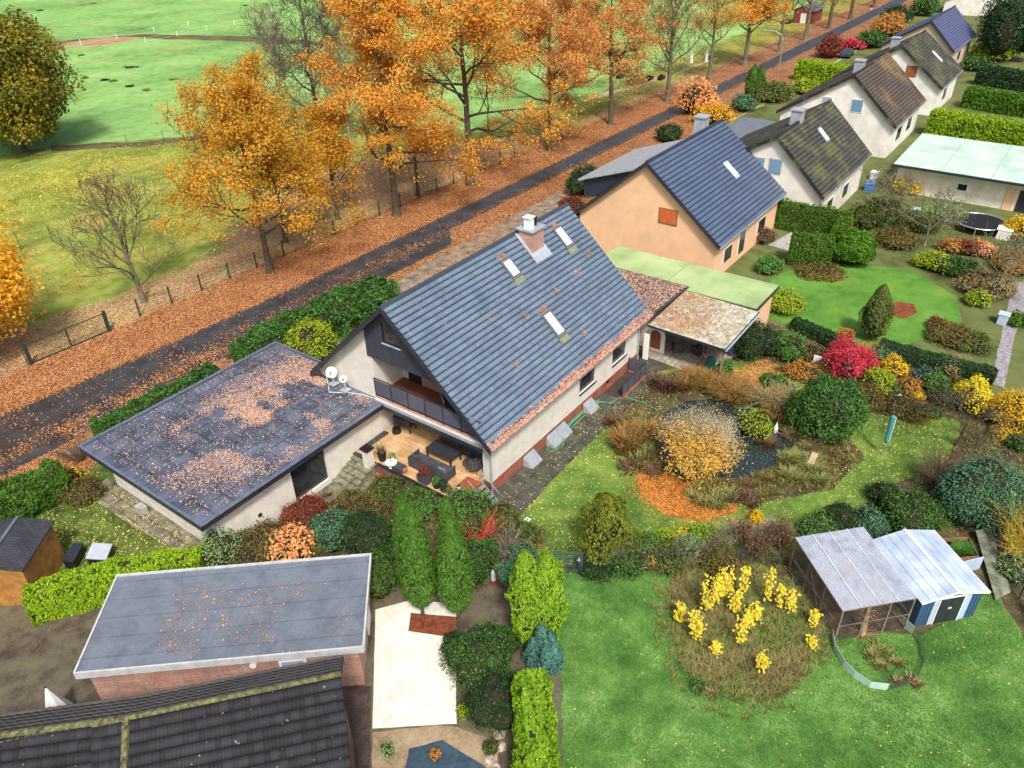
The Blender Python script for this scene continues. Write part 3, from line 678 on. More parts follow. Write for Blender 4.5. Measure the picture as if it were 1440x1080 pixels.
L_YEL = GL('yellow leaves', [(.70,.55,.02),(.82,.68,.03),(.85,.76,.08)], 1.5, .35)
L_YELO = GL('amber yellow leaves', [(.55,.34,.01),(.78,.52,.02),(.84,.64,.04)], 1.5, .35)
L_ORB = GL('orange brown leaves', [(.35,.14,.03),(.55,.25,.05),(.40,.24,.07)], 1.5)
L_MIX = GL('mixed autumn perennials', [(.06,.045,.02),(.14,.10,.03),(.22,.16,.04),(.12,.14,.03),(.30,.14,.05)], 2.2)
L_BRN = GL('dead brown stalks', [(.09,.05,.035),(.17,.10,.06),(.26,.17,.10)], 2.2)
L_REED = GL('rusty reed blades', [(.09,.045,.02),(.20,.09,.03),(.34,.16,.05),(.40,.26,.08),(.20,.20,.05),(.10,.12,.03)], 1.6)
L_TAN = GL('straw grass blades', [(.12,.09,.04),(.26,.20,.08),(.42,.34,.16),(.20,.19,.07)], 1.6)
L_WILD = GL('rank grass blades', [(.10,.15,.03),(.20,.25,.06),(.34,.31,.12),(.16,.24,.05)], 1.0)
L_WILLOW = GL('willow yellow leaves', [(.44,.36,.10),(.62,.46,.12),(.78,.44,.05),(.80,.36,.03)], .9, .3)
L_MOWN = GL('mown grass blades', [(.04,.14,.02),(.08,.24,.04),(.15,.34,.07)], .6, .2)
FALL_OR = GL('fallen orange leaves', [(.20,.07,.025),(.42,.15,.045),(.58,.26,.08),(.60,.40,.18)], .6, 0)
FALL_YE = GL('fallen yellow leaves', [(.62,.44,.10),(.75,.60,.20),(.55,.30,.08),(.75,.68,.40)], .6, 0)
FALL_GUT = GL('bright orange wet leaves', [(.38,.12,.05),(.70,.26,.12),(.80,.42,.24),(.70,.50,.34)], 1.0, 0)
FALL_PINK = GL('faded pink leaves', [(.34,.16,.11),(.54,.30,.21),(.66,.44,.32),(.60,.40,.22)], .6, 0)
FALL_CIRC = GL('fallen amber leaves', [(.13,.04,.012),(.34,.11,.02),(.54,.21,.035),(.66,.38,.10)], .8, 0)

def annex_roof_mat():
    """flat roof felt: overlapping sheets with damp patches"""
    m, nt, ns, ls, p = _new('roofing felt'); pos = geo_pos(ns)
    br = ns.new('ShaderNodeTexBrick'); ls.new(pos, br.inputs['Vector']); br.inputs['Scale'].default_value = 1
    br.inputs['Color1'].default_value = (.095,.115,.165,1); br.inputs['Color2'].default_value = (.135,.155,.21,1); br.inputs['Mortar'].default_value = (.06,.07,.10,1)
    br.inputs['Brick Width'].default_value = 1.15; br.inputs['Row Height'].default_value = .95; br.inputs['Mortar Size'].default_value = .05; br.inputs['Mortar Smooth'].default_value = .8; br.offset = 0
    n = noise(ns, ls, .8, 6, .65, pos); r = ramp(ns, [(.35,.36,.4), (1.2,1.2,1.2)], [.35, .68]); ls.new(n.outputs[0], r.inputs[0])
    o = mixc(ns, ls, 1.0, br.outputs[0], r.outputs[0], 'MULTIPLY'); ls.new(o, p.inputs['Base Color'])
    n2 = noise(ns, ls, 1.5, 4, .6, pos); rr = ns.new('ShaderNodeMapRange'); rr.inputs[3].default_value = .22; rr.inputs[4].default_value = .6; ls.new(n2.outputs[0], rr.inputs[0]); ls.new(rr.outputs[0], p.inputs['Roughness'])
    b = ns.new('ShaderNodeBump'); b.inputs['Strength'].default_value = .5; b.inputs['Distance'].default_value = .03; ls.new(br.outputs['Fac'], b.inputs['Height']); ls.new(b.outputs[0], p.inputs['Normal'])
    return m
M_FELT = annex_roof_mat()
M_FELT2 = mat_brick('pale grey roofing felt', (.17,.20,.25), (.18,.21,.26), (.13,.16,.20), 40, 1.0, .03, .45, .2, 'floor', .12, .5, .85)

# ================================================================== ground
G4 = MB(); G4.add([(-600,-600,0),(1600,-600,0),(1600,1800,0),(-600,1800,0)], [(0,1,2,3)])
tag(G4.build('ground', M_MEADOW), kind='structure')
def W(*pp): return [at2(x, y) for x, y in pp]
# grass side of the street under the trees
sheet('park_strip', [(-60,33),(330,33),(330,42),(140,44),(60,42),(46,52),(40,72),(20,90),(0,96),(-60,96)], .006, M_GRASSY, 1.5, 2, seed=2)
sheet('leaf_verge', [(-60,31.5),(-10,31),(0,30),(300,30),(300,35),(130,35),(70,36.5),(60,37),(52,43),(36,50),(22,48),(12,40),(-4,41),(-14,50),(-60,50)], .012, M_VERGE2, 1.3, 1.2, seed=3)
sheet('roadside_verge', [(-60,31.0),(-11,30.2),(0,29.3),(12,28.9),(330,28.8),(330,34.3),(90,34),(20,35.4),(-60,35.2)], .018, M_VERGE, .5, 1, seed=4)
sheet('near_verge', [(-60,10),(6,18),(20,19),(330,19),(330,27.4),(34,27.4),(20,26),(-60,26)], .012, M_VERGE, .4, 1, seed=5)
sheet('road', [(-60,24.6),(-10,24.2),(8,24),(18,24),(24.5,23.8),(25.5,24.2),(28,26.3),(330,26.3),(330,29.3),(28,29.2),(10,29.3),(-1,29.7),(-11,30.6),(-60,31.2)], .026, M_ASPH, .18, .8, seed=6)
sheet('driveway_apron', [(-9.5,20.6),(-2,23),(2,24.6),(-4,24.6),(-12,23.5)], .03, M_APRON, .35, .5, seed=7)
sheet('front_path', [(12,20.6),(60,21.2),(60,23.0),(26,23.4),(13,22.6)], .022, M_APRON, .3, .8, seed=8)
# gardens
sheet('front_garden', [(-30,8),(-12,8),(-11,19),(20,19.5),(20,22.6),(-4,22.6),(-12,20.5),(-30,21)], .016, M_LAWN3, .5, 1, seed=9)
sheet('garden_beds', [(-24,8),(-3,-4),(-2.5,-6),(-8.5,-1),(8,-30),(40,-40),(60,-20),(30,-5),(20,8),(0,8),(-12,9)], .008, M_SOIL, .3, 1, seed=10)
lawn = W((722,716),(700,700),(760,640),(838,568),(880,555),(905,525),(950,520),(1000,520),(1050,500),(1100,515),(1150,560),(1210,575),(1260,590),(1330,580),(1360,600),(1330,650),(1260,680),(1180,735),(1120,750),(1060,760),(940,775),(860,790),(780,800),(735,760))
sheet('garden_lawn', lawn, .018, M_LAWN, .25, .5, seed=11)
bl = W((785,808),(820,800),(900,800),(960,815),(1120,850),(1160,890),(1300,890),(1395,830),(1440,900)); bx = [bl[-1], at2(1520,1000), at2(1500,1400), at2(800,1400), at2(790,1080)]
sheet('back_lawn', bl+bx, .022, M_LAWN2, .2, .5, seed=12)
pond_bed = W((905,540),(960,520),(1060,535),(1120,560),(1180,600),(1215,640),(1170,690),(1080,705),(1000,700),(930,665),(862,640),(860,590))
sheet('pond_bank', pond_bed, .024, M_SOIL, .3, .5, seed=13)
def mat_water():
    m, nt, ns, ls, p = _new('pond water'); p.inputs['Base Color'].default_value = (.018,.024,.034,1); p.inputs['Roughness'].default_value = .03; p.inputs['Specular IOR Level'].default_value = 1.0
    n = noise(ns, ls, 6, 3, .6, geo_pos(ns)); b = ns.new('ShaderNodeBump'); b.inputs['Strength'].default_value = .02; ls.new(n.outputs[0], b.inputs['Height']); ls.new(b.outputs[0], p.inputs['Normal']); return m
M_WATER = mat_water()
sheet('pond_water', W((926,594),(942,577),(968,565),(1000,561),(1030,572),(1060,590),(1095,605),(1122,620),(1096,650),(1060,673),(1015,673),(950,662),(922,634)), .034, M_WATER, .2, .4, seed=14)
wallp = [(-.6,-.05),(17.5,-.05),(17.8,-1.7),(12,-2.0),(3,-2.1),(-.6,-2.3)]
sheet('side_path', wallp, .03, M_PAVE, .08, .5, seed=15)
sheet('patio', W((905,478),(905,500),(935,512),(990,532),(1010,512),(1065,490),(1020,440),(940,430)), .032, M_CRAZY, .1, .5, seed=16)
sheet('shed_path', [(-12.6,8.3),(-11.3,8.3),(-11.3,19),(-12.9,18.6)], .03, M_PAVE2, .08, .6, seed=17)
sheet('annex_path', [(-11.4,7.0),(-7.5,6.8),(-4.5,5.9),(-2.2,6.0),(-2.2,8.1),(-11.4,8.1)], .032, M_PAVE2, .12, .5, seed=18)
# neighbour's side, bottom of the picture
sheet('yard', [(-34,-2),at2(-260,900),at2(0,838),at2(60,832),at2(170,815),at2(280,790),(-8,0.3),(-2.8,-5.6),(-7,-12),(-20,-16)], .02, M_DIRT, .1, 1, seed=19)
sheet('pale_patio', W((528,858),(575,845),(655,850),(640,870),(642,1018),(524,1025)), .024, M_WHITEPAVE, .02, .5, seed=20)
sheet('mulch_bed', W((578,862),(642,868),(640,898),(574,888)), .034, M_MULCH, .03, .4, seed=21)
sheet('gravel_bed', W((524,1030),(645,1020),(700,1040),(700,1180),(520,1180)), .026, M_GRAVEL, .15, .4, seed=22)
sheet('garden_pond', W((575,1052),(622,1042),(690,1085),(650,1150),(560,1120)), .038, mat_plain('dark blue pond liner', (.04,.07,.10), .35, var=.2, bump=0), .08, .3, seed=23)
sheet('brick_yard', W((478,965),(522,965),(520,1140),(470,1140)), .026, M_YARDBR, .02, .5, seed=24)
# neighbour's side, right
sheet('neighbour_lawn', W((1085,392),(1130,375),(1200,372),(1290,382),(1345,420),(1350,455),(1300,478),(1240,500),(1150,470),(1085,450)), .02, M_LAWN4, .3, .6, seed=25)
sheet('round_flower_bed', W((1245,430),(1262,424),(1285,428),(1290,440),(1272,448),(1250,444)), .03, M_MULCH, .08, .3, seed=26)
sheet('gravel_path', W((1442,395),(1425,400),(1412,450),(1393,540),(1412,545),(1428,470),(1450,420)), .03, M_PATHG, .08, .5, seed=27)
sheet('neighbour_beds', [(24,-30),(60,-60),(330,-60),(330,18.6),(24,18.6),(24,-3),(27,-8),(26,-16)], .012, mat_grass('neighbour beds', [(.05,.06,.02),(.10,.12,.04),(.15,.17,.06),(.10,.20,.04)], .2, .6, patch=(.18,.13,.07), patch_scale=.2, patch_lo=.55), .5, 2, seed=28)
sheet('terrace_slabs', W((1080,345),(1125,320),(1165,335),(1135,360)), .034, M_CONC, .02, .5, seed=29)
sheet('far_lawn', W((1290,290),(1330,288),(1345,310),(1290,315)), .03, M_LAWN4, .1, .5, seed=30)
# low ditch and brighter strips on the meadow
M_DITCH = mat_grass('ditch growth', [(.06,.05,.03),(.12,.10,.05),(.18,.17,.06)], .3, 1.2)
sheet('ditch', W((60,60),(200,48),(330,50),(480,60),(640,70),(640,74),(480,65),(330,58),(200,54),(60,66)), .01, M_DITCH, 1.2, 3, seed=31)
sheet('bare_strip', W((60,66),(150,64),(205,52),(150,52)), .012, mat_plain('worn earth', (.36,.22,.12), .9, var=.2, scale=.5), .5, 2, seed=32)
sheet('track', W((830,135),(900,118),(1010,80),(1010,83),(900,122),(830,140)), .01, mat_plain('pale field track', (.42,.36,.22), .9, var=.2, scale=1), .2, 1, seed=33)
sheet('fence_ditch', W((70,205),(200,198),(330,185),(460,172),(460,178),(330,191),(200,206),(70,213)), .014, M_DITCH, .7, 1.5, seed=34)

# ================================================================== buildings
def wall_cells(mb, axis, f0, f1, a0, a1, z0, z1, ops=()):
    """wall between f0..f1 thick, spanning a0..a1 and z0..z1 with rectangular openings (a0,a1,z0,z1)"""
    A = sorted({a0, a1, *[v for o in ops for v in o[:2]]}); Z = sorted({z0, z1, *[v for o in ops for v in o[2:4]]})
    for i in range(len(A)-1):
        k = 0
        while k < len(Z)-1:
            def hole(kk): return any(o[0] <= (A[i]+A[i+1])/2 <= o[1] and o[2] <= (Z[kk]+Z[kk+1])/2 <= o[3] for o in ops)
            if hole(k): k += 1; continue
            j = k
            while j+1 < len(Z)-1 and not hole(j+1): j += 1
            if axis == 'x': mb.box((A[i], f0, Z[k]), (A[i+1], f1, Z[j+1]))
            else: mb.box((f0, A[i], Z[k]), (f1, A[i+1], Z[j+1]))
            k = j+1
def window(parent, axis, f, a0, a1, z0, z1, fm=None, gm=None, out=-1, bars=1, sill=None, name='window', depth=.12):
    """framed window set in an opening; f = outer wall face, out = direction of the outside"""
    fm = fm or M_DARK; gm = gm or M_GLASS; t = .07; mb = MB(); g0 = f-out*depth; g1 = f-out*(depth+.06)
    lo, hi = min(g0, g1), max(g0, g1)
    def bx(p, q, r, s, l=lo, h=hi, m=mb):
        if axis == 'x': m.box((p, l, r), (q, h, s))
        else: m.box((l, p, r), (h, q, s))
    bx(a0, a1, z0, z0+t); bx(a0, a1, z1-t, z1); bx(a0, a0+t, z0+t, z1-t); bx(a1-t, a1, z0+t, z1-t)
    for i in range(bars):
        c = a0+(a1-a0)*(i+1)/(bars+1); bx(c-.04, c+.04, z0+t, z1-t)
    w = mb.build(name, fm, parent)
    g = MB(); bx(a0+t, a1-t, z0+t, z1-t, lo+.02, hi-.015, g); g.build('pane', gm, w)
    if sill:
        s = MB(); e0 = f+out*.09; e1 = f-out*(depth-.01); bx(a0-.04, a1+.04, z0-.05, z0-.003, min(e0, e1), max(e0, e1), s); s.build('sill', sill, w)
    return w
ROOF_K = .928
# ---------------------------------------------------------------- main house
mh = empty('house', (0, 0, 0), 'white brick house with a large blue grey tiled gable roof and a covered terrace', 'house')
wl_ = MB()
wall_cells(wl_, 'x', 0, .3, 0, 16.6, 0.75, 3.72, [(8.95, 10.85, 1.5, 2.6), (12.95, 14.8, 1.5, 2.7), (12.2, 12.201, 1, 1.001)])
wl_.box((0, 12.6, 0), (16.6, 12.9, 3.7))
def gable(mb, x0, x1, ya, yb, zb, cap=9.55):
    zr = lambda y: 3.42+ROOF_K*(y+.5) if y <= 6.29 else 3.42+ROOF_K*(13.08-y)
    ys = sorted({ya, yb, *([6.29] if ya < 6.29 < yb else [])})
    pts = [(x0, ya, zb), (x0, yb, zb)]+[(x0, y, zr(y)) for y in reversed(ys)]
    mb.prism(pts, (x1-x0, 0, 0))
gable(wl_, 0, .3, 8.15, 12.6, 0.0)            # white wall left of the loggia
gable(wl_, 16.3, 16.6, .3, 12.6, 0.0)         # rear gable
gable(wl_, 2.2, 2.5, .51, 8.15, 3.5)           # back wall of the loggia
wall_cells(wl_, 'y', 2.2, 2.5, .51, 8.15, .9, 3.0, [(1.2, 3.4, .95, 2.9), (5.2, 6.9, .95, 2.9)])
wl_.box((.3, 8.15, 0), (3.3, 8.45, 6.6))      # side wall of the loggia and terrace
wl_.box((-.04, -.014, .76), (.34, .5, 3.0))       # front right pillar of the terrace
wl_.build('wall', M_WHITEBR, mh)
pl = MB(); wall_cells(pl, 'x', -.02, .28, 0.0, 16.62, 0.0, .745, [(3.0, 3.9, .1, .6), (5.2, 7.0, .1, .6), (9.3, 10.3, .1, .6), (12.2, 13.1, .01, .7)])
pl.box((-.02, .29, .0), (.28, .34, .745)); pl.build('plinth', M_REDBR, mh)
rf = tile_roof('roof', (-.6, -.5, 3.47), (1, 0, 0), (0, 6.79/9.26, 6.3/9.26), 17.69, 9.26, M_TILE, mh)
tile_roof('roof', (17.09, 13.08, 3.47), (-1, 0, 0), (0, -6.79/9.26, 6.3/9.26), 17.69, 9.26, M_TILE, mh)
rc = MB()
for i in range(44):
    x = -.6+i*.402; rc.tube([(x, 6.29, 9.80), (x+.44, 6.29, 9.83)], [.15, .17], 8)
rc.build('ridge_tiles', M_TILE, mh, smooth=False)
for x in (-.66, 17.09):
    for (ya, yb) in ((-.52, 6.29), (13.1, 6.29)):
        za = 3.58; zb = 9.89; vb = MB()
        vb.prism([(x, ya, za-.3), (x, yb, zb-.3), (x, yb, zb), (x, ya, za)] if ya < yb else [(x, ya, za), (x, yb, zb), (x, yb, zb-.3), (x, ya, za-.3)], (.055, 0, 0)); vb.build('verge_board', M_DARK, mh)
so_ = MB(); so_.slab([(-.6, -.5, 3.44), (0, -.5, 3.44), (0, 6.29, 9.74), (-.6, 6.29, 9.74)], .03); so_.slab([(-.6, 6.29, 9.74), (0, 6.29, 9.74), (0, 13.08, 3.44), (-.6, 13.08, 3.44)], .03)
so_.build('soffit', M_DARK, mh)
def gutter(parent, a, b, r=.075, m=None, name='gutter'):
    g = MB(); A = Vector(a); B = Vector(b); t = (B-A).normalized(); n = t.cross(Vector((0, 0, 1))); V = []
    for p in (A, B):
        for k in range(7):
            an = PI+PI*k/6; V.append(p+n*math.cos(an)*r+Vector((0, 0, math.sin(an)*r)))
        for k in range(6, -1, -1):
            an = PI+PI*k/6; V.append(p+n*math.cos(an)*(r-.012)+Vector((0, 0, math.sin(an)*(r-.012))))
    g.add(V, [tuple((k, (k+1) % 14, 14+(k+1) % 14, 14+k)) for k in range(14)]); return g.build(name, m or M_ZINC, parent)
gutter(mh, (-.6, -.58, 3.55), (17.1, -.58, 3.50)); gutter(mh, (-.6, 13.16, 3.55), (17.1, 13.16, 3.5))
dp = MB(); dp.tube([(-.12, -.58, 3.42), (-.12, -.12, 3.0), (-.12, -.12, .05)], .05, 8); dp.build('downpipe', M_ZINC, mh)
dp = MB(); dp.tube([(16.3, -.58, 3.42), (16.3, -.12, 3.1), (16.3, -.12, .05)], .05, 8); dp.build('downpipe', M_ZINC, mh)
window(mh, 'x', 0, 8.95, 10.85, 1.5, 2.6, M_WOODR if 0 else M_DARK, M_GLASS, -1, 1, M_DARK)
window(mh, 'x', 0, 12.95, 14.8, 1.5, 2.7, M_DARK, M_GLASS, -1, 1, M_DARK)
# board cladding of the upper gable with its window
cl = MB(); zr = lambda y: 3.40+ROOF_K*(y+.5) if y <= 6.29 else 3.40+ROOF_K*(13.08-y)
def cladpoly(y0, y1, z0, z1=None):
    ys = sorted({y0, y1, *([6.29] if y0 < 6.29 < y1 else [])}); top = [(-.06, y, (zr(y) if z1 is None else z1)) for y in reversed(ys)]
    cl.prism([(-.06, y0, z0), (-.06, y1, z0)]+top, (.16, 0, 0))
cladpoly(2.3, 5.75, 6.02); cladpoly(5.75, 7.05, 6.02, 7.3); cladpoly(5.75, 7.05, 8.5); cladpoly(7.05, 8.45, 6.02)
cl.build('board_cladding', M_CLAD, mh)
window(mh, 'y', -.06, 5.75, 7.05, 7.3, 8.5, M_BLACK, M_GLASS, -1, 0, M_ZINC, depth=.07)
# balcony: slab, floor, parapet panels, rail
bs = MB(); bs.box((-.22, .32, 3.02), (3.0, 8.15, 3.42)); bs.build('balcony_slab', M_CREAM, mh)
fa = MB(); fa.box((-.28, .3, 3.10), (-.225, 8.16, 3.30)); fa.build('metal_flashing', M_ZINC, mh)
fb = MB(); fb.box((-.30, .3, 2.86), (-.225, 8.16, 3.09))
for i in range(44): fb.box((-.33, .4+i*.177, 2.80), (-.31, .46+i*.177, 2.87))
fb.build('slab_edge', M_DARK, mh)
fc = MB(); fc.box((-.2, .3, 3.425), (.06, 8.14, 3.48)); fc.build('tiled_edge', M_PINKBR, mh)
fd = MB(); fd.box((.07, .3, 3.425), (2.99, 8.14, 3.47)); fd.build('balcony_floor', mat_brick('red brown balcony tiles', (.20,.06,.04), (.26,.08,.05), (.12,.08,.06), .15, .15, .01, .5, .2, 'floor', .1, 0, 0), mh)
rl = MB(); rl.bar((-.12, .45, 4.68), (-.12, 8.12, 4.68), .05); rl.bar((-.12, .45, 3.60), (-.12, 8.12, 3.60), .04)
for i in range(7): y = .5+i*1.265; rl.bar((-.12, y, 3.5), (-.12, y, 4.68), .05)
rl.build('railing_frame', M_DARK, mh)
for i in range(6):
    y = .5+i*1.265; pn = MB(); pn.box((-.145, y+.05, 3.66), (-.12, y+1.215, 4.6)); pn.build('railing_panel', M_RAIL, mh)
# loggia back: brick band, dark doors
lb = MB(); lb.box((2.15, 3.9, 3.475), (2.195, 6.6, 5.6)); lb.box((2.15, .6, 3.475), (2.195, 2.7, 4.0)); lb.build('brick_facing', M_PINKBR, mh)
for y0, y1 in ((2.7, 3.9), (6.6, 7.6)):
    window(mh, 'y', 2.14, y0, y1, 3.5, 5.6, M_BLACK, M_GLASS, -1, 1, name='balcony_door', depth=-.02)
for y0, y1 in ((1.2, 3.4), (5.2, 6.9)):
    window(mh, 'y', 2.2, y0, y1, .95, 2.9, M_DARK, M_GLASS, -1, 1, name='terrace_door')
# terrace
tb = MB(); tb.box((-2.3, .33, .0), (-.03, 1.0, .84)); tb.box((-2.3, 1.0, 0), (3.0, 8.0, .84)); tb.box((.3, .33, 0), (3.0, 1.0, .84)); tb.build('terrace_base', M_BROWNBR, mh)
tf = MB(); tf.box((-2.35, .42, .845), (2.99, 7.98, .90)); tf.build('terrace_floor', M_TERR, mh)
te = MB(); te.box((-2.43, .42, .80), (-2.355, 6.2, .93)); te.box((-2.1, 7.6, .902), (.0, 7.97, .96)); te.box((-2.6, 6.9, .902), (-2.36, 7.97, .93)); te.build('terrace_edging', M_DARK, mh)
# basement stairwell guard at the long side
# chimney
ch = MB(); ch.box((11.25, 5.0, 8.2), (12.45, 6.05, 10.15)); chm = ch.build('chimney', M_PINKBR, mh)
cc = MB(); cc.box((11.12, 4.88, 10.15), (12.58, 6.17, 10.25)); cc.build('chimney_slab', M_ZINC, chm)
cp = MB(); cp.box((11.4, 5.3, 10.25), (11.85, 5.75, 10.85)); cp.box((11.33, 5.23, 10.9), (11.92, 5.82, 10.96)); cp.bar((11.42, 5.32, 10.85), (11.42, 5.32, 10.9), .03); cp.bar((11.83, 5.73, 10.85), (11.83, 5.73, 10.9), .03); cp.build('chimney_cowl', M_WHITE, chm)
cq = MB(); cq.cyl((12.15, 5.4, 10.25), .09, .5, 8); cq.cyl((12.15, 5.4, 10.75), .12, .05, 8); cq.build('flue_pipe', M_BLACK, chm)
fl = MB()
def rp(x, y, h): return (x, y-h*.68, 3.62+ROOF_K*(y+.5)+h*.733)
fl.slab([rp(11.0, 4.55, .08), rp(12.7, 4.55, .08), rp(12.7, 5.2, .08), rp(11.0, 5.2, .08)], .04); fl.slab([rp(11.0, 5.2, .08), rp(11.24, 5.2, .08), rp(11.24, 6.2, .08), rp(11.0, 6.2, .08)], .03); fl.slab([rp(12.46, 5.2, .08), rp(12.7, 5.2, .08), rp(12.7, 6.2, .08), rp(12.46, 6.2, .08)], .03)
fl.build('chimney_flashing', M_ZINC, chm)
for x, y0, y1 in ((8.5, 4.5, 5.42), (14.2, 4.4, 5.5), (8.5, 1.3, 2.52)):
    w = MB(); k = .72; y0 += .06; y1 -= .06
    w.slab([rp(x-.08, y0-.1, .15), rp(x+k+.08, y0-.1, .15), rp(x+k+.08, y1+.1, .15), rp(x-.08, y1+.1, .15)], .14); sk = w.build('roof_window', M_FRAMEG, mh)
    g = MB(); g.slab([rp(x+.05, y0+.06, .175), rp(x+k-.05, y0+.06, .175), rp(x+k-.05, y1-.02, .175), rp(x+.05, y1-.02, .175)], .02); g.build('pane', M_SKYL, sk)
    ap = MB(); ap.slab([rp(x-.1, y0-.38, .07), rp(x+k+.1, y0-.38, .07), rp(x+k+.1, y0-.11, .12), rp(x-.1, y0-.11, .12)], .02); ap.build('flashing', mat_plain('lichened lead', (.20,.22,.14), .7, var=.3, scale=12), sk)
# satellite dishes stand on the annex roof
def dish(x, y, z, r, lab):
    t = empty('satellite_dish', (x, y, z), lab, 'satellite dish'); m = MB(); n = 16; V = [(0, 0, .75)]; rings = 4
    D = Vector((-.75, -.45, .45)).normalized(); up = Vector((0, 0, 1)); u = D.cross(up).normalized(); w = u.cross(D)
    V = []
    for j in range(rings+1):
        for i in range(n):
            rr = r*j/rings+.001; p = Vector((0, 0, .8))+D*(.22*(j/rings)**2*r)+(u*math.cos(2*PI*i/n)+w*math.sin(2*PI*i/n))*rr; V.append(p)
    F = [(j*n+i, j*n+(i+1) % n, (j+1)*n+(i+1) % n, (j+1)*n+i) for j in range(rings) for i in range(n)]
    V2 = [p-D*.03 for p in V]; m.add(V, F); m.add(V2, [tuple(reversed(f)) for f in F]); m.build('reflector', M_WHITE, t, smooth=True)
    a = MB(); a.bar(Vector((0, 0, .8))-w*r*.9, Vector((0, 0, .8))+D*r*.95, .03); a.box((-.05, -.05, 0), (.05, .05, .8)); a.box((-.25, -.25, 0), (.25, .25, .04)); c = Vector((0, 0, .8))+D*r*.95; a.box(tuple(c-Vector((.05, .05, .05))), tuple(c+Vector((.05, .05, .05)))); a.build('mast', M_ZINC, t)
dish(-.45, 11.3, 3.3, .34, 'larger white satellite dish on the flat roof beside the white gable wall'); dish(-.55, 10.2, 3.3, .22, 'smaller white satellite dish to the right of the larger dish on the flat roof')

# ---------------------------------------------------------------- flat roofed annex
ax_ = empty('annex', (-11.5, 8, 0), 'low white brick annex with a dark flat roof covered in fallen leaves', 'annex')
P0 = Vector((-11.5, 8, 0))
def L_(mb, o=P0):
    mb.v = [(x-o.x, y-o.y, z-o.z) for x, y, z in mb.v]; return mb
w = MB(); wall_cells(w, 'x', 8.0, 8.3, -11.4, -.01, 0, 2.95, [(-6.8, -4.45, .35, 2.7)]); wall_cells(w, 'y', -11.4, -11.1, 8.3, 17.9, 0, 2.95, [(9.6, 12.2, 1.9, 2.6)])
w.box((-11.1, 17.6, 0), (.6, 17.9, 2.95)); w.box((.3, 13.1, 0), (.6, 17.6, 2.95)); L_(w).build('wall', M_WHITEBR, ax_)
r = MB(); r.box((-12.35, 7.55, 3.12), (-.02, 13.0, 3.2)); r.box((-12.35, 13.0, 3.12), (.9, 18.2, 3.2)); L_(r).build('flat_roof', M_FELT, ax_)
r = MB(); r.box((-12.37, 7.5, 2.86), (-.03, 7.56, 3.215)); r.box((-12.40, 7.5, 2.86), (-12.34, 18.25, 3.215)); r.box((-12.34, 18.19, 2.86), (.95, 18.25, 3.215)); r.box((.89, 13.1, 2.86), (.95, 18.18, 3.215)); L_(r).build('fascia', M_DARK, ax_)
r = MB(); r.box((-12.43, 7.40, 3.22), (-.03, 7.62, 3.27)); r.box((-12.43, 7.62, 3.22), (-12.28, 18.32, 3.27)); r.box((-12.28, 18.12, 3.22), (.98, 18.32, 3.27)); r.box((.84, 13.12, 3.22), (.98, 18.11, 3.27)); L_(r).build('roof_edge_trim', mat_plain('blue grey edge metal', (.16,.19,.26), .35, metal=.3, bump=0), ax_)
r = MB(); r.box((-12.34, 7.57, 2.97), (.88, 18.18, 3.10)); L_(r).build('roof_deck', M_WOOD, ax_)
sd = window(ax_, 'x', 8.0-8, -6.8+11.5, -4.45+11.5, .35, 2.7, M_DARK, M_GLASS, -1, 1, name='sliding_door')
gw = MB(); wall_cells(gw, 'y', -11.36, -11.2, 9.65, 12.15, 1.95, 2.55, []); L_(gw).build('glass_block_window', mat_brick('glass blocks', (.10,.07,.06), (.14,.10,.09), (.4,.36,.32), .2, .2, .02, .3, .3, 'wall', .1, 0, 0), ax_)
r = MB(); r.tube([(-11.5, 7.8, 2.9), (-11.5, 7.8, .1)], .045, 8); L_(r).build('downpipe', M_ZINC, ax_)
r = MB(); r.box((-9.2, 7.93, 1.1), (-9.0, 7.995, 1.25)); L_(r).build('vent', M_BLACK, ax_)
def tagd(o, l, c, g=None): return tag(o, l, c, g)
cbl = MB(); cbl.tube([(.1, 12.6, 3.25), (-.7, 11.5, 3.24), (-1.2, 10.9, 3.25), (-.6, 10.0, 3.24), (-.25, 9.0, 3.25), (-.2, 8.3, 3.25)], .02, 5); tagd(cbl.build('cable', M_WHITE), 'white cable lying along the wall foot on the flat roof', 'cable')
# steps from the annex path up to the terrace
st = MB()
for i in range(5):
    x0 = -4.3+i*.38; st.box((x0, 6.35, 0), (x0+.37, 7.95, .12+i*.155)); st.box((x0-.03, 6.3, .125+i*.155), (x0+.37, 7.96, .165+i*.155))
tagd(st.build('steps', M_CONCD), 'mossy concrete steps along the annex wall up to the terrace', 'steps')
for c, lab, in (((-2.62, 6.65, .0), 'white brick pillar with a dark cap at the top of the mossy steps'), ((-2.05, .55, 0), 'white brick pillar with a slab top at the right corner of the terrace')):
    t = empty('gate_pillar', c, lab, 'pillar'); h = 1.85 if c[1] > 3 else 1.2; p = MB(); p.box((-.22, -.22, 0), (.22, .22, h)); p.build('shaft', M_WHITEBR, t); p = MB(); p.box((-.3, -.3, h), (.3, .3, h+.07)); p.build('cap', M_BLACK if c[1] > 3 else M_CONCD, t)
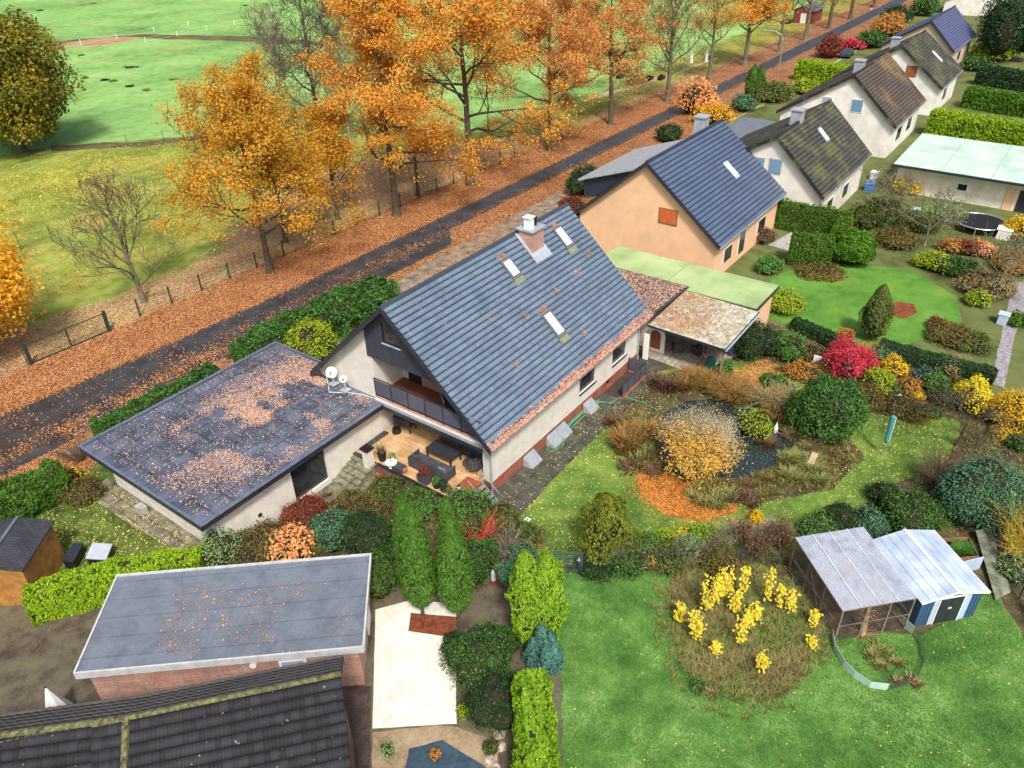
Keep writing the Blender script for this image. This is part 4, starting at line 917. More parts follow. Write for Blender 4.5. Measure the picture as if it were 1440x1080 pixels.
# steel stairs from the terrace to the lawn with handrails
t = empty('garden_stairs', (-.95, .2, 0), 'metal garden stairs with two handrails at the right terrace corner', 'stairs'); m = MB()
for i in range(4): m.box((-.5, -.95+i*.27, .17+i*.2), (.5, -.7+i*.27, .2+i*.2))
m.build('treads', mat_plain('grey green tread', (.22,.25,.2), .6, var=.2), t)
for s in (-.52, .52):
    m = MB(); m.tube([(s, -1.0, 0), (s, -1.0, .75), (s, .2, 1.75), (s, .2, .9)], .025, 6); m.bar((s, -1.0, .1), (s, .2, .95), .03, .14); m.build('handrail', M_STEEL, t)
m = MB(); m.box((-.5, .17, .86), (.5, 1.1, .93)); m.build('wooden_landing', M_WOODR, t)
# light well covers and the stairwell guard
lw = None
for i, (x0, x1, lab) in enumerate(((2.9, 3.9, 'single slanted light well cover nearest the terrace'), (5.2, 6.15, 'left one of the two adjoining slanted light well covers'), (6.2, 7.15, 'right one of the two adjoining slanted light well covers'), (9.35, 10.3, 'slanted light well cover farthest from the terrace, under the first side window'))):
    t = empty('light_well_cover', (x0, -.03, 0), lab, 'light well cover', 0, 'slanted light well covers'); m = MB(); m.slab([(0, -.62, .14), (x1-x0, -.62, .14), (x1-x0, -.02, .62), (0, -.02, .62)], .02); m.build('sheet', mat_plain('clouded plastic', (.27,.30,.35), .25, var=.1, scale=3, bump=0) if i == 0 else bpy.data.materials['clouded plastic'], t)
    m = MB()
    for k in (0, x1-x0): m.prism([(k-.015, -.62, 0), (k-.015, -.02, 0), (k-.015, -.02, .61), (k-.015, -.62, .12)], (.03, 0, 0))
    m.box((0, -.66, 0), (x1-x0, -.6, .12)); m.build('frame', M_CONC, t)
t = empty('stairwell_guard', (12, -1.3, 0), 'dark panelled guard with a brick kerb round the basement stairwell', 'railing'); m = MB()
m.box((-.2, -.15, 0), (3.2, .05, .12)); m.box((3.0, .05, 0), (3.2, 1.2, .12)); m.build('kerb', M_REDBR, t); m = MB()
for x in (0, .78, 1.56, 2.34, 3.1): m.bar((x, -.05, .1), (x, -.05, 1.1), .045)
m.bar((0, -.05, 1.1), (3.1, -.05, 1.1), .05); m.bar((3.1, -.05, 1.1), (3.1, 1.2, 1.1), .05); m.bar((3.1, 1.2, .1), (3.1, 1.2, 1.1), .045); m.build('frame', M_DARK, t)
for x in (0, .78, 1.56, 2.34): m = MB(); m.box((x+.03, -.06, .2), (x+.75, -.04, 1.02)); m.build('panel', M_RAIL, t)
m = MB(); m.box((3.09, .0, .2), (3.11, 1.17, 1.02)); m.build('panel', M_RAIL, t)
m = MB(); m.box((-.1, .06, .034), (2.98, 1.24, .04)); m.build('stairwell_floor', mat_plain('dark stairwell', (.05,.035,.03), .8), t)
# ---------------------------------------------------------------- carport, patio canopy, arched gate
cb_ = empty('garage', (17.3, -.3, 0), 'low tiled garage between the white house and the green roof, strewn with leaves', 'garage')
m = MB(); m.box((0.15, 1.2, 0), (5.6, 1.4, 2.7)); m.box((.15, 1.4, 0), (.35, 9.0, 2.7)); m.box((5.4, 1.4, 0), (5.6, 9.0, 2.7)); m.box((.35, 8.8, 0), (5.4, 9, 2.7)); m.build('wall', M_WHITEBR, cb_)
tile_roof('roof', (.0, -.1, 2.78), (0, 1, 0), (math.cos(.04), 0, math.sin(.04)), 9.4, 5.8, M_TILEG, cb_, tw=.25, th=.3, step=.03, sub=4) if 0 else None
o_ = tile_roof('roof', (6.0, -.1, 2.95), (0, 1, 0), (-1, 0, .03), 9.4, 6.0, M_TILEG, cb_, tw=.22, th=.28, step=.025, sub=4)
def at_front(x, y): return (x, y)
cp_ = empty('patio_canopy', (16.9, -5.9, 0), 'corrugated canopy over the patio, its rows full of fallen leaves', 'canopy')
m = MB(); xs = np.arange(0, 5.6001, .047); V = []; z0 = 2.78
for x in xs: V += [(x, 0, z0+x*.035+.018*math.sin(x*2*PI/.19)), (x, 5.45, z0+.12+x*.035+.018*math.sin(x*2*PI/.19))]
k = len(xs); m.add(V, [(2*i, 2*i+2, 2*i+3, 2*i+1) for i in range(k-1)]); V2 = [(a, b, c-.012) for a, b, c in V]; m.add(V2, [(2*i+1, 2*i+3, 2*i+2, 2*i) for i in range(k-1)])
m.build('corrugated_sheet', mat_plain('pale green corrugated sheet', (.40,.42,.34), .6, var=.25, scale=2, bump=.2), cp_)
m = MB()
for x in (.1, 1.95, 3.8, 5.45): m.bar((x, .1, 2.66+x*.035), (x, 5.4, 2.78+x*.035), .08, .14)
m.bar((-.03, -.02, 2.72), (5.62, -.02, 2.9), .05, .16); m.bar((-.04, 0, 2.7), (-.04, 5.5, 2.82), .05, .14); m.build('beams', M_DARK, cp_)
for x, y in ((.15, .15), (5.4, .15), (5.4, 4.6)): m = MB(); m.box((x-.06, y-.06, 0), (x+.06, y+.06, 2.6)); m.build('post', M_WOOD, cp_)
gutter(cp_, (-.1, -.1, 2.72), (5.7, -.1, 2.9), .07, M_ZINC)
ag = empty('arched_gate', (18.45, -.35, 0), 'white gate with an arched red brown door beside the patio', 'gate'); m = MB(); n = 10
def arch(w, h, sy=0): return [(0, -w, sy), (0, w, sy)]+[(0, w*math.cos(PI*i/n), h-w+w*math.sin(PI*i/n)) for i in range(n+1)]
m.prism(arch(.68, 2.0, .02), (.1, 0, 0)); m.build('white_surround', M_WHITE, ag); m = MB(); m.prism([(-.03, a[1], a[2]) for a in arch(.38, 1.7, .28)], (.03, 0, 0)); m.build('door_panel', M_WOODR, ag)
bw = MB(); bw.box((18.6, .35, 0), (18.8, 1.0, 2.3)); bw.box((17.0, .9, 0), (18.6, 1.1, 2.5)); tagd(bw.build('boundary_wall', M_CREAM), 'short cream wall behind the arched white gate', 'wall')
wd = MB(); wd.box((16.95, -.55, .1), (17.05, -.15, 2.1)); tagd(wd.build('open_shutter', M_WHITE, bevel=.02), 'narrow white panel leaning at the rear corner of the white house', 'panel')

# ---------------------------------------------------------------- long green roof next door
gr = empty('long_outbuilding', (22.8, -5.6, 0), 'long low outbuilding with a pale green flat roof', 'outbuilding')
m = MB(); m.box((.2, .2, 0), (3.9, 13, 2.75)); m.build('wall', M_PEACH, gr)
m = MB(); m.box((0, 0, 2.9), (4.3, 13.2, 3.02)); m.build('roof', M_GREENR, gr)
m = MB(); m.box((-.06, -.06, 2.72), (-.003, 13.2, 2.95)); m.box((-.003, -.06, 2.72), (4.36, -.003, 2.95)); m.build('fascia', M_DARK, gr)
m = MB(); m.box((-.04, 6.95, 3.025), (4.3, 7.03, 3.06)); m.build('roof_seam', mat_plain('roof seam', (.28,.38,.17), .7), gr)

# ---------------------------------------------------------------- gabled houses further along the street
def gable_house(name, x0, x1, yr, zr_, ye, ze, yl, label, wallm, tilem, ov=.4, th=.4, zl=None, winm=None, wins=(), extra=None, sky=(), chim=None, verge=None):
    t = empty(name, (x0, ye, 0), label, 'house'); k = (zr_-ze)/(yr-ye); S = math.hypot(yr-ye, zr_-ze); o = Vector((x0, ye, 0))
    zl = ze if zl is None else zl; S2 = math.hypot(yl-yr, zr_-zl)
    a, b = x0+ov, x1-ov; y0 = ye+.45; y1 = yl-.45; g = lambda y: (ze-.05+k*(y-ye)) if y <= yr else (zr_-.05-(zr_-zl)*(y-yr)/(yl-yr))
    m = MB(); pts = [(y0, 0), (y1, 0), (y1, g(y1)), (yr, g(yr)), (y0, g(y0))]; m.prism([(a, y, z) for y, z in pts], (b-a, 0, 0)); L_(m, o).build('wall', wallm, t)
    tile_roof('roof', (0, 0, ze-.03), (1, 0, 0), (0, (yr-ye)/S, (zr_-ze)/S), x1-x0, S, tilem, t, th=th, sub=4)
    tile_roof('roof', (x1-x0, yl-ye, zl-.03), (-1, 0, 0), (0, -(yl-yr)/S2, (zr_-zl)/S2), x1-x0, S2, tilem, t, th=th, sub=4)
    m = MB(); m.tube([(0, yr-ye, zr_+.08), (x1-x0, yr-ye, zr_+.08)], .15, 8); m.build('ridge_tiles', tilem, t)
    for X in (-.05, x1-x0+.001):
        m = MB(); m.prism([(X, 0, ze-.2), (X, yr-ye, zr_-.2), (X, yr-ye, zr_+.1), (X, 0, ze+.1)], (.045, 0, 0)); m.build('verge_board', verge or M_DARK, t); m = MB(); m.prism([(X, yl-ye, zl+.1), (X, yr-ye, zr_+.1), (X, yr-ye, zr_-.2), (X, yl-ye, zl-.2)], (.045, 0, 0)); m.build('verge_board', verge or M_DARK, t)
    gutter(t, (0, -.07, ze), (x1-x0, -.07, ze), .08, M_ZINC)
    for (yc, z0, w, h, gm, fm) in wins:
        f = MB(); f.box((ov-.05, yc-w/2-ye-.08, z0-.08), (ov-.003, yc+w/2-ye+.08, z0+h+.08)); wn_ = f.build('window', fm, t); gp_ = MB(); gp_.box((ov-.07, yc-w/2-ye, z0), (ov-.051, yc+w/2-ye, z0+h)); gp_.build('pane', gm, wn_)
    for (xc, z0, w, h) in (extra or []):
        f = MB(); f.box((xc-x0-w/2-.08, y0-ye-.05, z0-.08), (xc-x0+w/2+.08, y0-ye-.003, z0+h+.08)); wn_ = f.build('window', M_WHITE, t); gp_ = MB(); gp_.box((xc-x0-w/2, y0-ye-.07, z0), (xc-x0+w/2, y0-ye-.051, z0+h)); gp_.build('pane', M_GLASS, wn_)
    for (xs_, ya, yb, gm) in sky:
        q = lambda x, y, h: (x-x0, y-ye-h*.6, ze+.2+k*(y-ye)+h*.7)
        f = MB(); f.slab([q(xs_, ya, .1), q(xs_+.9, ya, .1), q(xs_+.9, yb, .1), q(xs_, yb, .1)], .1); sw = f.build('roof_window', M_ZINC, t); f = MB(); f.slab([q(xs_+.1, ya+.1, .13), q(xs_+.8, ya+.1, .13), q(xs_+.8, yb-.1, .13), q(xs_+.1, yb-.1, .13)], .02); f.build('pane', gm, sw)
    if chim:
        cx_, cy_, hh, cmat = chim; f = MB(); zz = zr_-abs(cy_-yr)*k-.4; f.box((cx_-.5-x0, cy_-.5-ye, zz), (cx_+.5-x0, cy_+.5-ye, zz+hh)); c_ = f.build('chimney', cmat, t); f = MB(); f.box((cx_-.6-x0, cy_-.6-ye, zz+hh), (cx_+.6-x0, cy_+.6-ye, zz+hh+.12)); f.build('chimney_slab', M_ZINC, c_)
    return t
ob_ = gable_house('house', 30.4, 45.2, 7.3, 8.9, .4, 3.3, 14.0, 'peach coloured house with a smooth navy tiled roof and a red shutter', M_PEACH, M_TILEN, wins=((5.2, 4.2, 1.5, 1.15, mat_plain('red orange roller shutter', (.55,.13,.03), .6, bump=0), M_BROWNBR),),
                  extra=((33.5, 1.0, 1.5, 1.2), (36.5, .6, 1.2, 2.0), (41, 1, 1.6, 1.2)), sky=((39.5, 3.2, 4.6, M_SKYL),), chim=(42.2, 8.0, 1.9, M_ZINC))
# its street side dormer
dm = MB(); dm.prism([(1.2, 9.0, 5.5), (1.2, 13.3, 4.6), (1.2, 13.3, 6.2), (1.2, 8.2, 7.9)], (9.5, 0, 0)); dd_ = dm.build('dormer', M_TILEN, ob_)
dm = MB(); dm.slab([(.8, 13.7, 6.2), (.8, 7.6, 8.25), (11.2, 7.6, 8.25), (11.2, 13.7, 6.2)], .15) ; dm.v = [(x, y, z+.02) for x, y, z in dm.v]; dm.build('dormer_roof', M_ZINC, dd_)
BG = mat_glass('blue reflecting glass', (.16,.30,.45), .1)
gable_house('house', 44.8, 60, 1.9, 8.3, -3.1, 3.6, 10.2, 'small cream house with a mossy dark roof and two gable windows', M_CREAM, M_TILEM, wins=((3.3, 5.0, .9, 1.1, BG, M_CONC), (1.75, 5.0, 1.0, 1.2, BG, M_CONC)), sky=((52.5, -.4, .7, M_SKYL),), chim=(50.8, 2.2, 1.7, M_ZINC), extra=((49, 1, 1.6, 1.2), (54, 1, 1.6, 1.2)), verge=M_TILEM)
gable_house('house', 71.5, 86, 2.9, 8.6, -2.7, 3.6, 11, 'large white house with a brown stained roof behind the mossy one', M_WHITER, M_TILEB, wins=((2.0, 4.7, 1.2, 1.3, BG, M_WHITE), (5.4, 4.9, 1.0, 1.0, M_GLASSB, M_WHITE)), chim=(76, 3.6, 1.8, M_ZINC), extra=((76, 1.2, 2, 1.4), (81, 1.2, 2, 1.4)), verge=M_TILEM)
gable_house('house', 93.5, 107, 3.0, 8.3, -3.1, 3.6, 11, 'white house with a mossy roof and one roof window, fourth along the street', M_WHITER, M_TILEM, wins=((1.2, 4.7, 1.2, 1.2, M_WOODR, M_BROWNBR),), sky=((101, -1.0, .6, M_SKYL),), chim=(100, 5.2, 2, M_ZINC), extra=((99, 1.2, 2, 1.4),), verge=M_TILEM)
gable_house('house', 121, 139, 5.0, 7.6, 0.6, 3.4, 12, 'beige house with a plain blue violet roof, farthest of the gabled row', mat_plain('beige render', (.60,.50,.38), .85, var=.05), M_TILEV, wins=((4.4, 4.2, 1.0, 1.0, M_GLASS, M_WHITE),), extra=((129, 1.0, 2, 1.4),))
fb_ = gable_house('house', 186, 206, 6, 6.6, -3.5, 3.0, 15, 'white bungalow with a dark roof at the far end of the street', M_WHITER, M_TILED, wins=((2, 1.0, 2.4, 1.2, M_GLASS, M_WHITE), (-1, 1.0, 1.4, 1.2, M_GLASS, M_WHITE)))
# dark flat garage between peach and mossy house
t = empty('garage', (58.5, 8.6, 0), 'dark flat roofed garage behind the chimney of the peach house', 'garage'); m = MB(); m.box((0, 0, 0), (11, 5.5, 2.8)); m.build('wall', M_BLACK, t); m = MB(); m.box((-.2, -.2, 2.8), (11.2, 5.7, 3.0)); m.build('roof', M_FELT2, t)
# mint roofed outbuilding
t = empty('outbuilding', (60, -21, 0), 'long outbuilding with a pale mint roof and several doors', 'outbuilding'); m = MB(); m.box((1.2, .3, 0), (11.6, 15.3, 2.95)); m.build('wall', M_CREAM, t)
m = MB(); m.slab([(0, -6, 3.1), (12.2, -6, 3.25), (12.2, 15.6, 3.25), (0, 15.6, 3.1)], .12); m.build('roof', M_TURQ, t); m = MB(); m.box((-.06, -6.1, 2.82), (-.003, 15.7, 3.06)); m.build('fascia', M_DARK, t)
for x, y in ((.2, -5.8), (.2, -2.9), (11.8, -5.8)): m = MB(); m.box((x-.08, y-.08, 0), (x+.08, y+.08, 2.97)); m.build('post', M_DARK, t)
for y in (-2, 2.4, 6.8, 11.2): m = MB(); m.slab([(0, y-.04, 3.125), (12.2, y-.04, 3.275), (12.2, y+.04, 3.275), (0, y+.04, 3.125)], .02); m.build('roof_seam', mat_plain('seam of the grey green roof', (.36,.46,.40), .7) if y < 0 else bpy.data.materials['seam of the grey green roof'], t)
for y, w_, mt in ((4.9, .8, M_PEACH), (3.6, 1.2, M_DARK), (2.1, 1.3, M_WOODR), (.6, 1.2, M_WHITE)): m = MB(); m.box((1.12, y-w_/2, 0), (1.195, y+w_/2, 2.1)); m.build('door', mt, t)
m = MB(); m.box((1.12, 8.6, 1.1), (1.195, 9.6, 1.9)); w_ = m.build('window', M_WHITE, t); m = MB(); m.box((1.10, 8.7, 1.2), (1.118, 9.5, 1.8)); m.build('pane', M_GLASS, w_)
# ---------------------------------------------------------------- neighbour's garage below, turned
ang = math.atan2(-8.3, 7.3)
t = empty('garage', (-16.2, 8.35, 0), 'pink brick garage with a pale flat roof and white edges in the lower left', 'garage', ang); LG, WG = 11.05, 5.0
m = MB(); m.box((.25, -WG+.25, 0), (LG-.25, -.25, 2.55)); m.build('wall', M_PINKBR, t)
m = MB(); m.box((0, -WG, 2.58), (LG, 0, 2.70)); m.build('roof', M_FELT2, t)
m = MB(); m.box((-.05, -WG-.08, 2.45), (LG+.05, -WG-.003, 2.80)); m.box((-.08, -WG, 2.5), (-.003, .0, 2.79)); m.box((LG+.003, -WG, 2.5), (LG+.08, 0, 2.79)); m.box((-.08, .003, 2.5), (LG+.08, .08, 2.79)); m.build('roof_edge', mat_plain('grey white edge metal', (.50,.52,.54), .5, var=.1, bump=0), t)
f = MB(); f.box((7.6, -WG+.18, 1.5), (8.7, -WG+.247, 2.1)); w_ = f.build('window', M_WHITE, t); f = MB(); f.box((7.72, -WG+.15, 1.58), (8.58, -WG+.178, 2.02)); f.build('pane', M_GLASSB, w_)
f = MB(); f.tube([(6.6, -WG+.25, 2.0), (6.6, -WG+.12, 2.0)], .14, 12); f.build('wall_lamp', M_WHITE, t)
f = MB(); f.box((LG-.25, -2.2, 0), (LG-.2, -1.2, 2.05)); f.build('door', M_WHITE, t)
# tiled house at the bottom edge
r1 = at(179, 1013, 6.0); r2 = at(480, 951, 6.0); dr = (r2-r1)[:2]; Ln = float(np.linalg.norm(dr)); an = math.atan2(dr[1], dr[0])
t = empty('house', (float(r1[0]), float(r1[1]), 0), 'house with big near black roof tiles spotted with lichen at the bottom edge', 'house', an)
S = 5.2; c_, s_ = math.cos(.62), math.sin(.62)
tile_roof('roof', (-1.0, -S*c_, 6.0-S*s_), (1, 0, 0), (0, c_, s_), Ln+1.0, S, M_TILED, t, tw=.24, th=.34, step=.03, wave=.06)
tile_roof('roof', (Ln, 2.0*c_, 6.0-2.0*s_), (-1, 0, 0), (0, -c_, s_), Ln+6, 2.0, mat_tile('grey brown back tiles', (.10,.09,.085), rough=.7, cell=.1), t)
m = MB(); m.tube([(-1, 0, 6.12), (Ln, 0, 6.12)], .09, 8); m.build('ridge_tiles', mat_plain('lichen on ridge', (.10,.105,.05), .9, var=.45, scale=7, c2=(.22,.22,.06)), t)
m = MB(); m.box((-4, -3.6, 0), (Ln-.3, 1.4, 3.0)); m.prism([(Ln-.5, -3.9, 3.0), (Ln-.5, 1.4, 3.0), (Ln-.5, 1.3, 5.0), (Ln-.5, 0, 5.85), (Ln-.5, -3.9, 3.2)], (.2, 0, 0)); m.build('wall', M_BROWNBR, t)
# left wing of that roof
l1 = at(-60, 1046, 6.0); dl = (l1-r1)[:2]; a2 = math.atan2(dl[1], dl[0])-an; L2 = float(np.linalg.norm(dl))+5
d2 = np.array([math.cos(a2), math.sin(a2), 0]); n2 = np.array([d2[1], -d2[0], 0]); n2 = n2 if n2[1] < 0 else -n2
up2 = np.array([-n2[0]*c_, -n2[1]*c_, s_]); oo = d2*L2+n2*S*c_+np.array([0, 0, 6.0-S*s_])
tile_roof('roof', oo, -d2, up2, L2, S, M_TILED, t, tw=.24, th=.34, step=.03, wave=.06)
m = MB(); m.tube([tuple(d2*L2+np.array([0, 0, 6.16])), (-.3, 0, 6.14)], .11, 8); m.build('ridge_tiles', bpy.data.materials['lichen on ridge'], t)
m = MB(); bb = n2*S*c_; m.tube([(0, 0, 6.14), (float(bb[0])*.9, -S*c_, 6.1-S*s_)], .12, 8); m.build('hip_tiles', bpy.data.materials['lichen on ridge'], t)
up3 = np.array([n2[0]*c_, n2[1]*c_, s_]); oo = -n2*2.0*c_+np.array([0, 0, 6.0-2.0*s_])
tile_roof('roof', oo, d2, up3, L2, 2.0, bpy.data.materials['grey brown back tiles'], t)
p_ = at(5, 1050, 5.2); m = MB(); m.tube([tuple(at(-10, 1040, 5.6)), tuple(at(40, 1085, 4.6))], .09, 8); tagd(m.build('pipe', M_ZINC), 'pale grey pipe across the tiled roof in the bottom left corner', 'pipe')
# pointed white cover in the yard
p_ = at2(74, 985, 1.2); t = empty('garden_parasol', (p_[0], p_[1], 0), 'small pointed white parasol folded in the lower left yard', 'parasol'); m = MB(); m.tube([(0, 0, .4), (0, 0, 2.0)], [.55, .03], 8); m.build('cover', M_WHITE, t); m = MB(); m.cyl((0, 0, 0), .03, 2.1, 6); m.cyl((0, 0, 0), .3, .08, 10); m.build('pole', M_DARK, t)
# timber hut and lids, left
hx, hy = -17.55, 14.0; aH = math.atan2(-1.8, .92)
c0 = np.array(at2(25, 727, 2.7)); c1 = np.array(at2(77, 732, 2.35)); c2_ = np.array(at2(45, 802, 2.35)); c3 = np.array(at2(0, 793, 2.7)); ux_ = (c1-c0); ux_ /= np.linalg.norm(ux_)
aH = math.atan2(ux_[1], ux_[0]); t = empty('garden_hut', (float(c0[0]), float(c0[1]), 0), 'orange stained timber hut with a dark shingle roof at the left edge', 'hut', aH)
wH = float(np.linalg.norm(c1-c0)); lH = float(np.linalg.norm(c2_-c1)); sg = -1
m = MB(); m.box((-wH+.15, -lH+.15, 0), (wH-.15, -.15, 2.2)); m.prism([(-wH+.15, -lH+.15, 2.2), (wH-.15, -lH+.15, 2.2), (0, -lH+.15, 2.62)], (0, lH-.3, 0)); m.build('wall', M_WOODO, t)
shg = mat_brick('dark bitumen shingles', (.045,.05,.065), (.06,.065,.085), (.025,.025,.03), .3, .16, .012, .8, .4, 'floor', .15, .5, -aH)
for s in (-1, 1):
    m = MB(); q = [(0, -lH, 2.72), (s*wH, -lH, 2.36), (s*wH, 0, 2.36), (0, 0, 2.72)]; m.slab(q if s > 0 else [q[1], q[0], q[3], q[2]], .06); m.build('roof', shg, t)
m = MB(); m.bar((0, -lH-.01, 2.75), (0, .01, 2.75), .16, .03); m.build('ridge_cap', mat_plain('grey ridge strip', (.12,.14,.18), .5, bump=0), t)
for pts, mt, lab in ((((103, 763), (117, 764), (103, 790), (86, 788)), M_DARK, 'black low storage box beside the timber hut'), (((130, 763), (158, 765), (149, 787), (120, 785)), M_GREYB, 'pale grey low storage box next to the black one')):
    q = [at2(x, y, .6) for x, y in pts]; m = MB(); c = np.mean(q, 0); m.slab([(x-c[0], y-c[1], .6) for x, y in reversed(q)], .05)
    b2 = MB(); b2.slab([((x-c[0])*.93, (y-c[1])*.93, .55) for x, y in reversed(q)], .55); t = empty('storage_box', (float(c[0]), float(c[1]), 0), lab, 'storage box', 0, None); b2.build('box', M_BLACK, t); m.build('lid', mt, t)
m = MB(); m.box((-12.1, 14.3, 0), (-11.7, 14.9, .5)); tagd(m.build('concrete_block', M_CONC, bevel=.03), 'small concrete box against the end wall of the annex', 'box')

# ================================================================== trees
def g(px, py): return at(px, py, 0)
def dense_tree(loc, H, R, leafm, label, seed, n=26000, ls=.42, zc=.55, trunk=.35, group=None, low=.12):
    t = empty('tree', (float(loc[0]), float(loc[1]), 0), label, 'tree', 0, group); rng = np.random.default_rng(seed)
    tubes, tips = grow(rng, H*.85, trunk, .12, R*.55, 9, 2, .7); mb = MB()
    for p, r, k in tubes: mb.tube([tuple(x) for x in p], r, k, cap=False)
    mb.build('trunk', M_BARK, t, smooth=True)
    Vs = []; Fs = []; off = 0; K = 60
    for i in range(K):
        d = unit(rng.normal(0, 1, (1, 3)))[0]; q = rng.uniform(.2, .74); c = np.array([d[0]*R*q, d[1]*R*q, H*zc+d[2]*H*(1-zc)*q*.95]); rr = R*rng.uniform(.26, .42)
        P, N, _ = blob_pts(c, (rr, rr, rr*.8), n//K, rng, 5, .3, -.9, .5); P = P[P[:, 2] > H*low]; N = N[:len(P)]
        V, F = leaf_arrays(P, unit(P-np.array([0, 0, H*.4]))+[0, 0, .5], ls, rng, .7, .7); Vs.append(V); Fs.append(F+off); off += len(V)
    np_mesh('crown', np.concatenate(Vs), np.concatenate(Fs), leafm, t); return t
dense_tree((18.6, 89.5), 18.5, 9.4, L_OLIVE, 'large dense rounded olive and gold tree at the left edge of the meadow', 5, 64000, .38, .47, low=.06)
dense_tree((-9.5, 39.5), 12.0, 6.2, L_AMB, 'broad amber yellow tree at the left edge beside the green gate', 8, 30000, .27, .52, .22)
RG = 'street trees along the verge'
tree('tree', g(205, 425), 13.2, 4.6, .22, M_BARKG, L_DRY, 900, .18, 'slender nearly bare tree with a few dry brown leaves next to the green gate', seed=11, bole=.08, nl1=15, lv=3, up=1.25, lead=.8, top_only=.5, clus=.5, group=RG, lean=(-.6, .3))
tree('tree', g(380, 383), 15.6, 6.3, .30, M_BARK, L_GOLD, 26000, .25, 'golden orange oak standing closest to the street left of the house', seed=12, bole=.2, nl1=17, lv=3, up=.62, clus=.62, group=RG)
tree('tree', g(402, 340), 10, 3.4, .24, M_BARK, L_GOLD, 9000, .25, 'smaller golden oak directly behind the closest golden oak', seed=13, bole=.3, nl1=10, up=.6, clus=.6)
tree('tree', g(475, 308), 11.0, 3.2, .22, M_BARK, L_GOLD, 9000, .25, 'small golden oak between the golden oak and the first orange oak', seed=14, bole=.25, nl1=11, up=.55, clus=.6, group=RG)
tree('tree', g(558, 303), 21.5, 6.0, .36, M_BARK, L_OAK, 34000, .27, 'tall bright orange oak directly above the left end of the house roof', seed=15, bole=.2, nl1=19, up=.62, clus=.68, group=RG)
tree('tree', g(588, 275), 10.5, 3.4, .2, M_BARK, L_OAK, 5500, .25, 'small orange oak tucked between the two tallest orange oaks', seed=16, bole=.3, nl1=9, up=.5, clus=.6)
tree('tree', g(662, 260), 22.0, 9.4, .42, M_BARK, L_OAK, 34000, .28, 'widest orange oak with a thick forked trunk beyond the road above the roof', seed=17, bole=.25, nl1=18, up=.55, clus=.7, group=RG)
tree('tree', g(773, 212), 17.5, 6.8, .32, M_BARK, L_RUST, 22000, .29, 'rusty orange oak at the end of the wire mesh fence', seed=18, bole=.28, nl1=16, up=.6, clus=.7, group=RG)
tree('tree', g(860, 175), 18.5, 6.6, .36, M_BARK, L_RUST, 19000, .30, 'rusty brown oak with an arching lower limb, beyond the fence end', seed=19, bole=.3, nl1=15, up=.6, clus=.7, group=RG, lean=(-.5, .6))
tree('tree', g(938, 143), 17.0, 6.6, .36, M_BARKG, L_ORB, 1800, .3, 'nearly bare olive grey street tree with many steep limbs', seed=20, bole=.2, nl1=20, lv=4, up=.95, clus=.7, group=RG)
tree('tree', g(997, 112), 14.5, 4.8, .3, M_BARKG, L_OAK, 4200, .3, 'half bare street tree with a few orange leaves behind the coral shrub', seed=21, bole=.28, nl1=15, lv=3, up=.8, clus=.7, group=RG)
tree('tree', g(1047, 92), 15.5, 4.8, .42, M_BARKG, L_OAK, 13000, .34, 'vivid orange street tree with a thick trunk beside the street lamp', seed=22, bole=.3, nl1=15, up=.7, clus=.8, group=RG)
tree('tree', g(1095, 73), 15, 5.4, .34, M_BARKG, None, 0, .3, 'bare street tree directly behind the street lamp', seed=23, bole=.28, nl1=16, lv=3, up=.8, group=RG)
tree('tree', g(1132, 57), 15, 5.2, .4, M_BARKG, L_DRY, 1500, .34, 'street tree with a thin veil of dry leaves in front of the small red hut', seed=24, bole=.28, nl1=16, lv=3, up=.8, group=RG)
for i, (x, y, lab) in enumerate(((1165, 40, 'bare street tree just right of the small red hut'), (1195, 27, 'bare leaning street tree, second after the small red hut'), (1228, 10, 'last bare street tree before the top edge'))):
    tree('tree', g(x, y), 15, 5.2, .42, M_BARK, None, 0, .3, lab, seed=25+i, bole=.25, nl1=15, lv=3, up=.8, group=RG)
# bare trees standing back on the meadow
tree('tree', g(452, 205), 19, 7.2, .30, M_BARK, None, 0, .3, 'tall bare dark tree behind the golden oak', seed=31, bole=.18, nl1=20, lv=4, up=.8, gn=.15)
tree('tree', g(492, 200), 17, 5.0, .22, M_BARKL, None, 0, .3, 'tall pale bare tree left of the first orange oak', seed=32, bole=.15, nl1=18, lv=4, up=1.0)
tree('tree', g(400, 178), 14, 5.0, .14, M_BARKL, None, 0, .3, 'thin pale bare tree at the back of the meadow strip', seed=33, bole=.15, nl1=18, lv=4, up=1.0)
tree('tree', g(430, 280), 9, 3.0, .2, M_BARK, L_GOLD, 1500, .26, 'thinly leaved golden tree seen through the golden oak', seed=34, bole=.3, nl1=11, up=.6, clus=.6)

